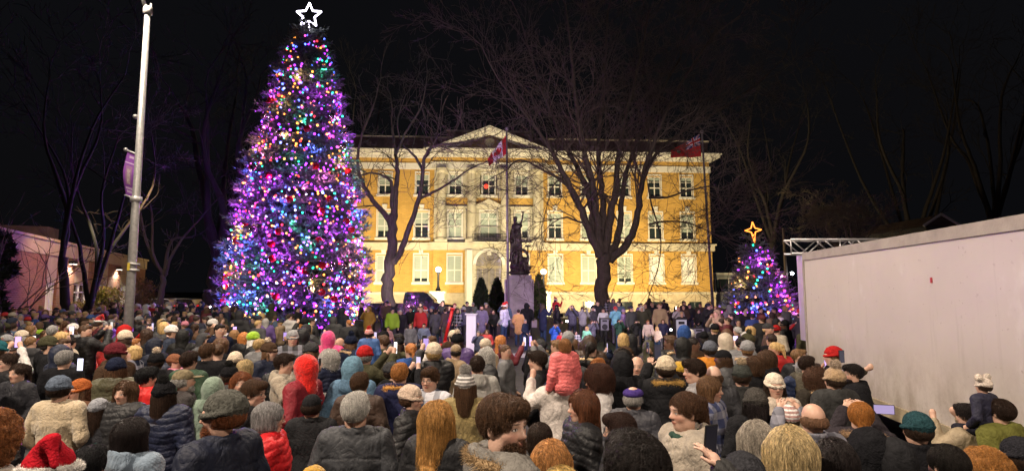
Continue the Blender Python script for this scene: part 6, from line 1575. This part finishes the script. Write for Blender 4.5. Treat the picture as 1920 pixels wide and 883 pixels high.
# phones in hands
def held(px, py, d, rz, label, **k): phone(at(px, py, d), rz, label, **k)
def dof(i): return HEROES[i][3]
dd = {h[0]: h[3] for h in HEROES}
held(1233, 660, dd[1247]+.35, 0, 'black phone held up above the cream beanie', screen=(.05,.05,.08), estr=.6)
held(1524, 783, dd[1522]-.02 if False else dd[1522]+.30, 0, 'upright phone showing the lit tree on its screen', screen=(.75,.45,1.0), estr=1.6)
held(1657, 767, dd[1612]+.35, -15, 'phone held sideways, screen showing the courthouse', screen=(.45,.35,.6), estr=1.0, land=True)
held(151, 683, 7.3, 0, 'small bright phone screen among the left crowd', screen=(.8,.8,1.0), estr=2.5)
held(1578, 668, dd[1512]+.12, 10, 'dark phone raised at the end of an outstretched arm', screen=(.1,.1,.15), estr=.4)
# big hand with phone, lower right: its owner stands just below the frame
tgt = at(1352, 878, 2.35); oH = tgt.z/1.86*1.72
own = person(0, 0, oH, 30, 'person below the frame reaching up with a phone, bottom right of centre', 0, pose='high', coat='jacket', cc=(.03,.03,.03), hair='long', hc=BROWN, tone=4)
hl = Matrix.Rotation(R(30), 4, 'Z') @ (Vector((.20,.30,1.86))*(oH/1.72))
own.location = (tgt.x-hl.x, tgt.y-hl.y, 0); HEROES.append((1344, 900, 90, 1.9, own.location.x, own.location.y, 1.66))
held(1332, 826, 2.40, 25, 'large dark phone held up by a hand at the bottom right of centre', screen=(.02,.02,.03), estr=.2, tilt=8, k=.85)
# ================================================================== THE CROWD
rr = random.Random(42)
BLOCK = [(pole.location.x, pole.location.y, .45)]
def tx(y):                             # x of the trailer side at depth y
    a = at(1509, 545, 11.6); c_ = at(1920, 545, 5.75); t = (y-c_.y)/(a.y-c_.y); return c_.x+(a.x-c_.x)*t
placed = [(h[4], h[5]) for h in HEROES]
for h in HEROES: placed.append((h[4], h[5]))
CLOTH = [('black', (.012,.012,.014), 38), ('navy', (.012,.016,.035), 13), ('dark grey', (.045,.045,.048), 13), ('grey', (.15,.15,.155), 6), ('brown', (.065,.038,.024), 8), ('olive', (.055,.052,.03), 6), ('tan', (.28,.20,.12), 5), ('red', (.42,.02,.02), 3.5),
         ('burgundy', (.11,.018,.025), 3), ('cream', (.42,.36,.28), 3.5), ('blue', (.03,.07,.22), 3), ('pink', (.5,.18,.24), 1.4), ('green', (.025,.06,.035), 2.5), ('purple', (.09,.05,.18), 1), ('orange', (.50,.18,.03), .5), ('white', (.5,.48,.46), 1.6), ('teal', (.02,.10,.12), 1), ('lime', (.30,.50,.03), .4), ('denim blue', (.07,.11,.18), 2.5), ('mustard', (.36,.22,.03), .7)]
HAIRC = [('black', (.013,.011,.011), 9), ('dark brown', (.035,.02,.014), 14), ('brown', (.085,.045,.025), 14), ('light brown', (.20,.11,.05), 8), ('blond', (.42,.28,.12), 9), ('grey', (.30,.29,.28), 6), ('ginger', (.34,.13,.04), 3), ('white', (.55,.53,.5), 2)]
HAIRS = [('short', 27), ('long', 22), ('bob', 8), ('crew', 6), ('bun', 5), ('ponytail', 7), ('curly', 3), ('bald', 4)]
HWORD = dict(short='short hair', long='long hair', bob='bobbed hair', crew='cropped hair', bun='hair in a bun', ponytail='ponytail', curly='curly hair', bald='bald crown')
HATS = [(None, 52), ('beanie', 22), ('beanie_pom', 8), ('cap', 5), ('hood', 12), ('santa', .8)]
COATS = [('puffer', 26), ('parka', 16), ('jacket', 22), ('wool', 16), ('hoodie', 14), ('fleece', 6)]
CW = dict(puffer='puffer', parka='parka', jacket='jacket', wool='coat', hoodie='hoodie', fleece='fleece')
def pick(L): 
    t = rr.random()*sum(l[-1] for l in L)
    for l in L:
        t -= l[-1]
        if t <= 0: return l
    return L[-1]
def zone(px):
    for lim, w_ in ((90, 'at the far left edge'), (215, 'below the brick building'), (262, 'behind the light pole'), (345, 'right of the light pole'), (430, 'left of the giant tree'), (520, 'before the giant tree left half'), (610, 'before the giant tree middle'), (690, 'before the giant tree right half'),
                    (770, 'in line with the pale trunk'), (830, 'in line with the pickup'), (900, 'in line with the lectern'), (960, 'in line with the arched door'), (1010, 'in line with the statue'), (1100, 'between statue and big elm'), (1160, 'in line with the elm trunk'), (1240, 'right of the elm trunk'), (1340, 'in line with the right flagpole'), (1400, 'left of the small lit tree'), (1470, 'before the small lit tree'), (1530, 'at the trailer end')):
        if px < lim: return w_
    return 'in front of the trailer'
USED = set(); NPH = [0]; PHL = set()
def makep(x, y, H, rz, lod, where=None, z=0, pose=None, force=None, group='people in the crowd', row=None):
    px, py, fw = proj((x, y, z+H)); turn = rr.choice([0, 0, 0, 30, -30, 60, -60]) 
    for att in range(60):
        cn, cc, _ = pick(CLOTH); coat = pick(COATS)[0]; hn, hcol, _ = pick(HAIRC); hs = pick(HAIRS)[0]; ht = pick(HATS)[0]; tn, tcol, _ = pick(CLOTH)
        if rr.random() < .3 and ht == 'beanie': tn, tcol = rr.choice([('cream', (.6,.5,.38)), ('grey', (.25,.25,.26)), ('white', (.7,.66,.62))])
        if force: cn, cc, coat, hn, hcol, hs, ht, tn, tcol = [force.get(k, v) for k, v in zip(('cn','cc','coat','hn','hc','hs','ht','tn','tc'), (cn, cc, coat, hn, hcol, hs, ht, tn, tcol))]
        head = {'beanie': tn+' beanie', 'beanie_pom': tn+' pompom beanie', 'cap': tn+' cap', 'santa': 'red santa hat', 'hood': 'hood up', None: hn+' '+HWORD[hs]}[ht]
        if ht is None and hs == 'bald' : head = 'bald crown'
        lb = 'person with %s, %s %s, %s' % (head, cn, CW[coat], where or zone(px))
        if row and len((lb+row).split()) < 15: lb += ', '+row
        if lb not in USED or force: break
    USED.add(lb); var_ = rr.uniform(.75, 1.3); cc = tuple(c*var_ for c in cc)
    kw = dict(coat=coat, cc=cc, hair=hs, hc=hcol, hat={'beanie_pom': 'beanie'}.get(ht, ht), tc_=(tcol if ht != 'hood' else cc) if ht != 'santa' else (.5,.02,.02), pom='pompom' if ht == 'beanie_pom' else None,
              pc=rr.choice([tcol, (.6,.5,.4), (.3,.25,.2)]), hkind='knit' if ht and ht.startswith('beanie') else ('wool' if ht != 'hood' else coat))
    if coat == 'parka' and rr.random() < .6: kw['fur'] = True; kw['fc'] = rr.choice([(.35,.24,.14), (.45,.33,.2), (.2,.14,.09), (.4,.38,.35)])
    if coat in ('wool',) and rr.random() < .2: kw['ckind'] = 'plaid'
    if coat == 'parka' and rr.random() < .5: kw['ckind'] = 'puffer'
    tone = rr.choices([0,1,2,3,4], [40,22,6,6,26])[0]
    if pose is None: pose = rr.choices(['pocket','down','phone','film','high'], [60,20,11,7,2])[0]
    if pose in ('phone', 'film') and lod < 3 and NPH[0] < 26 and not where:
        Rm = Matrix.Rotation(R(rz-turn), 4, 'Z'); hv = Rm @ (Vector((.10,.44,1.60) if pose == 'phone' else (0,.46,1.68))*(H/1.72)); pl_ = 'lit phone of the one with %s, %s' % (head, zone(px))
        while pl_ in PHL: pl_ = pl_.replace('lit phone', 'raised lit phone') if 'raised' not in pl_ else pl_.replace('of the one', 'near the one')+' too'
        NPH[0] += 1; PHL.add(pl_)
        phone((x+hv.x, y+hv.y, z+hv.z), rz-turn, pl_, screen=rr.choice([(.8,.7,1.0), (.6,.4,.9), (.9,.85,.8)]), estr=rr.choice([1.0, 1.8, 2.6]))
    return person(x, y, H, rz-turn, lb, lod, tone=tone, pose=pose, turn=turn, z=z, glasses=(rr.random() < .15 and lod < 2), beard=(rr.random() < .12 and hs in ('short','crew','bald')), extras=(y > 9 or lod == 0), tr=rr.choice([(.02,.02,.03), (.03,.05,.10), (.05,.05,.05), (.15,.15,.17), (.10,.08,.06)]), group=group, **kw)
def free(x, y, r):
    for a, c_ in placed:
        if (a-x)**2+(c_-y)**2 < r*r: return False
    for a, c_, q_ in BLOCK:
        if (a-x)**2+(c_-y)**2 < (q_+.2)**2: return False
    return True
def blocks_hero(px, py, hpx, d):
    for hx, hy, hh, hd, *_ in HEROES:
        if d < hd-.05:
            top = hy; bot = hy+hh*1.5; half = hh*.75+hpx*.9
            if abs(px-hx) < half and py < bot: return True
    return False
cands = []
y = 3.2
while y < 26.5:
    step = .56 if y < 11 else .80; sx0 = .55 if y < 11 else .74
    wl_ = -1.03*y; wr_ = min(1.0*y, tx(y)-.45 if y < 12.2 else 99)
    x = wl_+rr.uniform(0, .5)
    while x < wr_:
        xx, yy = x+rr.uniform(-.2,.2), y+rr.uniform(-.26,.26); px, _, _ = proj((xx, yy, 1.7))
        dense = yy < 10.4
        if not dense:
            if px < 440: dense = yy < 25 and rr.random() < .85
            elif px < 660: dense = yy < 22 and rr.random() < .5
            elif px > 1330: dense = yy < 22 and rr.random() < .55 and xx < 99
            else: dense = yy < 11.6 and rr.random() < .6
        if dense and px < 1560 and -60 < px: cands.append((xx, yy))
        x += sx0*rr.uniform(.85, 1.3)
    y += step
cands.sort(key=lambda c: c[1])
crowd = []; kids = 0
for xx, yy in cands:
    if not free(xx, yy, .41): continue
    H = rr.gauss(1.69, .075); H = max(1.5, min(1.88, H))
    if rr.random() < .07: H = rr.uniform(1.15, 1.4)
    px, py, fw = proj((xx, yy, H)); hpx = .25*H/1.72*F0/fw
    if fw < 6.5 and blocks_hero(px, py, hpx, yy): continue
    if fw < 3.9 and py < 735: continue
    if yy < 7 and py < 545+ (0): continue
    crowd.append((xx, yy, H)); placed.append((xx, yy))
# people standing around the performance area, described by their look in the photograph
ST = [  # px, ytop, depth, facing, colour name, colour, coat, hat, hat colour name, hat colour, where
 (903,572,24,180,'lavender grey',(.20,.17,.28),'wool',None,'',BLK,'beside the white lectern','pocket'),(945,570,23,10,'pale grey',(.45,.45,.55),'hoodie','santa','',(.5,.02,.02),'left of the statue pedestal','pocket'),
 (972,580,24,0,'tan',(.40,.22,.09),'wool',None,'',BLK,'below the statue','pocket'),(987,569,25,20,'black',(.012,.012,.015),'wool','hood','',BLK,'below the statue right side','pocket'),(1018,569,24.5,-60,'navy',(.03,.035,.08),'wool',None,'',BLK,'right of the statue pedestal','phone'),
 (1044,571,25,-10,'black',(.012,.012,.015),'jacket','cap','black',BLK,'in front of the steps','pocket'),(1073,572,24.5,160,'slate',(.06,.06,.09),'jacket',None,'',BLK,'filming, left of the striped one','film'),(1092,575,25,180,'black and white',(.25,.25,.25),'hoodie',None,'',BLK,'beside the slate jacket','film'),
 (1112,574,26,175,'dark grey',(.05,.05,.055),'puffer','beanie','dark',(.03,.03,.03),'left of the elm trunk','pocket'),(1131,578,26,180,'white',(.6,.6,.62),'fleece',None,'',BLK,'directly below the elm trunk','pocket'),(1154,575,25,180,'pale blue',(.20,.50,.62),'puffer','beanie','red',(.6,.03,.04),'right of the elm trunk','phone'),
 (1169,585,25,180,'lilac',(.40,.25,.55),'puffer','beanie','lilac',(.45,.3,.6),'right of the pale blue jacket','pocket'),(1183,584,25.5,170,'navy',(.02,.02,.06),'jacket',None,'',BLK,'between elm and speakers','pocket'),(1197,578,25,180,'dark',(.02,.02,.025),'parka','beanie','purple',(.2,.1,.4),'between elm and speakers','film'),
 (1232,585,25.5,180,'maroon',(.10,.03,.05),'jacket','beanie','grey',(.2,.2,.2),'left of the pale speaker','pocket'),(1249,588,25,175,'brown',(.06,.04,.04),'parka',None,'',BLK,'behind the pale speaker','film'),(1268,576,26.5,180,'black',(.015,.015,.015),'wool','hood','',BLK,'above the pale speaker','pocket'),
 (1310,585,26,180,'black',(.015,.015,.015),'jacket',None,'',BLK,'behind the grey speaker','pocket'),(1328,580,27,180,'black',(.02,.015,.02),'parka',None,'',BLK,'left of the tall black speaker','phone'),(1345,592,25,185,'violet pink',(.55,.15,.55),'puffer','beanie','pink',(.6,.2,.5),'left of the tall black speaker','pocket'),
 (697,590,25,150,'grey',(.10,.09,.13),'jacket',None,'',BLK,'behind the wide black speaker','pocket'),(748,582,25,180,'dusky red',(.25,.08,.10),'jacket',None,'',BLK,'right of the pale trunk','pocket'),(770,576,26,170,'black',(.015,.015,.015),'jacket','hood','',BLK,'before the pickup bed','pocket'),
 (785,574,26,180,'black',(.015,.015,.02),'wool',None,'',BLK,'before the pickup cab','pocket'),(798,578,24.5,180,'grey pink',(.30,.22,.26),'wool','santa','',RED,'before the pickup hood','pocket'),(817,580,24,0,'grey',(.09,.09,.10),'wool',None,'',BLK,'left of the red lever','down'),(835,578,24.2,0,'brown grey',(.12,.08,.08),'wool',None,'',BLK,'behind the red lever','down'),
 (858,578,24.5,180,'black',(.015,.015,.02),'wool',None,'',BLK,'right of the red lever','pocket'),(870,576,25,-90,'grey blue',(.14,.14,.20),'jacket','beanie','grey',(.25,.25,.25),'left of the white lectern','phone'),(925,585,25,180,'black',(.02,.02,.02),'jacket',None,'',BLK,'right of the lectern','pocket'),
 (1217,552,37,0,'black',(.015,.015,.015),'jacket',None,'',BLK,'alone on the lawn before the plinth','down'),(1245,561,36,0,'black',(.02,.015,.02),'jacket',None,'',BLK,'on the lawn behind the maroon jacket','down'),(1042,556,36,-90,'bright red',(.6,.03,.04),'jacket','santa','',RED,'beside the right lamp post pier','phone'),
 (1141,557,35,180,'dark grey',(.03,.03,.035),'wool',None,'',BLK,'right against the elm trunk','pocket'),(1150,560,34.5,180,'grey',(.2,.2,.22),'wool',None,'',BLK,'second from the elm trunk','pocket'),(1162,557,35,180,'navy',(.02,.02,.05),'wool',None,'',BLK,'third from the elm trunk','pocket'),
 (887,568,33,170,'grey green',(.10,.12,.10),'parka','beanie','grey',(.2,.2,.2),'behind the left cedar','pocket'),(870,572,32,180,'black',(.015,.015,.02),'parka','beanie','black',BLK,'left of the cedars','pocket'),
 (300,577,30,180,'black',(.015,.015,.015),'jacket',None,'',BLK,'in front of the parked cars left','pocket'),(265,578,29,180,'dark',(.02,.02,.03),'parka',None,'',BLK,'right beside the light pole, far back','pocket'),(280,578,30,170,'navy',(.02,.02,.05),'jacket',None,'',BLK,'far back near the parked cars','pocket'),
 (350,582,27,180,'brown',(.10,.06,.05),'jacket',None,'',BLK,'far back left of the giant tree','phone')]
STK = [(1062,618,20.5,180,'red',(.6,.05,.06),'fleece','brown'),(1052,628,20.2,170,'red',(.55,.03,.05),'hoodie','brown'),(1080,620,20,185,'white',(.6,.6,.65),'wool','black'),(1100,612,20.5,150,'mint green',(.25,.70,.50),'hoodie','blond'),(1110,606,21.5,190,'grey',(.12,.12,.15),'puffer','brown'),
       (1040,607,21,190,'royal blue',(.03,.12,.50),'puffer','brown'),(1215,606,21.5,180,'white and red',(.7,.55,.5),'fleece','ginger'),(1232,612,21,180,'cream',(.65,.5,.42),'fleece','blond'),(1243,604,22,180,'navy',(.02,.02,.06),'jacket','brown'),(897,620,17.5,180,'slate blue',(.08,.09,.16),'jacket','grey'),(913,618,18,170,'coral red',(.6,.06,.07),'puffer','brown'),
       (770,607,19.5,180,'grey',(.12,.12,.15),'parka','ginger'),(795,606,20,180,'blue grey',(.15,.18,.28),'hoodie','dark brown'),(728,612,20.5,180,'dusty rose',(.30,.15,.18),'fleece','dark brown'),(1160,604,22,180,'dark green',(.02,.06,.04),'jacket','black'),(1192,606,22,175,'black',(.02,.02,.02),'jacket','black'),(985,604,22,180,'blue black',(.02,.03,.06),'jacket','grey')]
for px, yt, d, face, cn, cc, coat, ht, tn, tcol, where, pose in ST:
    p = at(px, yt, d); H = min(1.86, max(1.5, p.z-.11)) ; x_ = p.x
    f = dict(cn=cn, cc=cc, coat=coat, ht=ht, tn=tn or 'dark', tc=tcol)
    if ht is None: f.update(hs=rr.choice(['short','long','short']), hn='dark', hc=(.03,.02,.015))
    o = makep(x_, d, H, face+rr.uniform(-12,12), 2, where, z=.115 if d > 21.3 else 0, pose=pose, force=f, group='people around the stage area'); placed.append((x_, d))
for px, yt, d, face, cn, cc, coat, hn in STK:
    p = at(px, yt, d); H = max(1.0, min(1.45, p.z-.0)); hc_ = dict((a, b_) for a, b_, _ in HAIRC)[hn]
    makep(p.x, d, H, face+rr.uniform(-15,15), 2, 'young, '+zone(px).replace(' in line with',' by'), z=.115 if d > 21.3 else 0, pose=rr.choice(['phone','pocket','down','film']), force=dict(cn=cn, cc=cc, coat=coat, ht=None, hn=hn, hc=hc_, hs='long' if hn in ('brown','black','blond') else 'short'), group='young performers near the stage'); placed.append((p.x, d))
# spectators standing behind the performance area
back = []
for i in range(400):
    d = rr.uniform(22.5, 31); px = rr.choice([rr.uniform(1040, 1500), rr.uniform(1180, 1500), rr.uniform(640, 1040), rr.uniform(230, 450)]); p = at(px, 570, d)
    if px > 1395 and px < 1470 and d > 24.5: continue
    if px < 700 and px > 430 and d > 27: continue
    if 860 < px < 1050 and d < 26: continue
    if px > 1500 or not free(p.x, d, .55): continue
    back.append((p.x, d, max(1.5, min(1.85, rr.gauss(1.68, .08))))); placed.append((p.x, d))
    if len(back) > 74: break
alls = [(x_, y_, h_, 0) for x_, y_, h_ in crowd]+[(x_, y_, h_, 1) for x_, y_, h_ in back]
alls.sort(key=lambda c: c[1])
nsingle = 299-len([o for o in SC.objects if o.get('category') == 'person'])
def facing(x_, y_, b_):
    if b_: return 180+rr.gauss(0, 25)
    tx_, ty_ = (-8, 33) if rr.random() < .55 else (0, 26)
    a = math.degrees(math.atan2(-(tx_-x_), ty_-y_)); a += rr.gauss(0, 28)
    if rr.random() < .34: a += rr.choice([-1, 1])*rr.uniform(70, 170)
    return a
singles, rest = alls[:nsingle], alls[nsingle:]
for i, (x_, y_, h_, b_) in enumerate(singles):
    lod = 0 if y_ < 4.2 else 1 if y_ < 8.0 else 2
    row = 'front rows' if y_ < 6.5 else 'middle rows' if y_ < 9.5 else 'rear rows'
    makep(x_, y_, h_, facing(x_, y_, b_), lod, None, z=.115 if y_ > 21.3 else 0, row=row)
# everyone beyond the 300 largest: one mass of distant heads and shoulders
def crowd_mesh(L):
    tmp = {}; Vs = []; Fs = []; Cs = []; base = 0
    def grab(me):
        if me.name not in tmp:
            V = np.zeros(len(me.vertices)*3, np.float32); me.vertices.foreach_get('co', V); lt = np.zeros(len(me.polygons), np.int32); me.polygons.foreach_get('loop_total', lt); vi = np.zeros(len(me.loops), np.int32); me.loops.foreach_get('vertex_index', vi)
            st_ = np.concatenate([[0], np.cumsum(lt)[:-1]]); q4 = vi[(st_[lt == 4][:, None]+np.arange(4))] if (lt == 4).any() else np.zeros((0,4), int); q3 = vi[(st_[lt == 3][:, None]+np.arange(3))] if (lt == 3).any() else np.zeros((0,3), int)
            tmp[me.name] = (V.reshape(-1,3), np.concatenate([q4, np.concatenate([q3, q3[:, 2:3]], 1)]) if len(q3) else q4)
        return tmp[me.name]
    for x_, y_, h_, b_ in L:
        ang = facing(x_, y_, b_); Rm = rotz(ang)*(h_/1.72); z0 = .115 if y_ > 21.3 else 0; pose = rr.choice(['pocket','down','phone']); turn = rr.choice([0,30,-30]); coat = pick(COATS)[0]; cc = np.array(pick(CLOTH)[1])*rr.uniform(.7,1.2)
        sk = np.array([(.56,.34,.25), (.48,.28,.20), (.60,.38,.29)][rr.randrange(3)]); items = [(body_mesh(pose, turn, False, 3), sk, None), (coat_mesh(coat, pose, False, 3), cc, None), (trousers_mesh(False, 3), (.03,.03,.04), None)]
        ht = pick(HATS)[0]; hs = pick(HAIRS)[0]; hcol = pick(HAIRC)[1]; tcol = pick(CLOTH)[1]
        if ht in ('beanie','beanie_pom','cap','hood','santa'): items += [(hair_mesh('undershort', 3), hcol, 1), (hair_mesh({'beanie_pom':'beanie','cap':'beanie'}.get(ht, ht), 3), cc if ht == 'hood' else ((.5,.02,.02) if ht == 'santa' else tcol), 1)]
        else: items += [(hair_mesh(hs if hs != 'bald' else 'crew', 3), hcol, 1)]
        for me, c, hd_ in items:
            V, F = grab(me)
            if hd_: V = V@rotz(turn).T+HC
            Vs.append(V@Rm.T+np.array([x_, y_, z0])); Fs.append(F+base); Cs.append(np.tile(np.array([*c, 1.]), (len(V), 1))); base += len(V)
    m = bpy.data.materials.new('crowd_clothes'); m.use_nodes = True; nt = m.node_tree; a = nt.nodes.new('ShaderNodeAttribute'); a.attribute_name = 'tint'; nt.links.new(a.outputs['Color'], nt.nodes['Principled BSDF'].inputs['Base Color']); nt.nodes['Principled BSDF'].inputs['Roughness'].default_value = .8
    F = np.concatenate(Fs); tri = F[:,2] == F[:,3]
    me = mesh_np('distant_crowd', np.concatenate(Vs), [F[~tri], F[tri][:, :3]], True, [m], attrs={'tint': ('FLOAT_COLOR', np.concatenate(Cs))})
    return tag(link('distant_crowd', me), 'distant mass of spectators in dark winter clothes at the back of the square', 'crowd', kind='stuff')
if rest: crowd_mesh(rest)
print('PEOPLE single', len([o for o in SC.objects if o.get('category') == 'person']), 'rest', len(rest), 'heroes', len(HEROES))
# phone flashes far in the crowd
for px, py, d, e_ in ((1258,618,20.5,14), (1268,577,26,6), (394,575,28,12), (1063,692-90,19,3)):
    o = MB(); o.sphere((0,0,0), .035, 8); q_ = o.build('phone_flash', mat('phone_flash', (1,1,1), .3, emis=(1,.95,.9), estr=30)); q_.location = at(px, py, d)
    tag(q_, {1258: 'dazzling phone torch beside the pale loudspeaker', 1268: 'small phone torch high behind the pale loudspeaker', 394: 'white torch light left of the giant tree', 1063: 'tiny phone light among the young performers'}[px], 'phone light')
    light('phone_flash_light', 'POINT', tuple(at(px, py-2, d-.15)), None, e_, (1,.95,.9), .05)
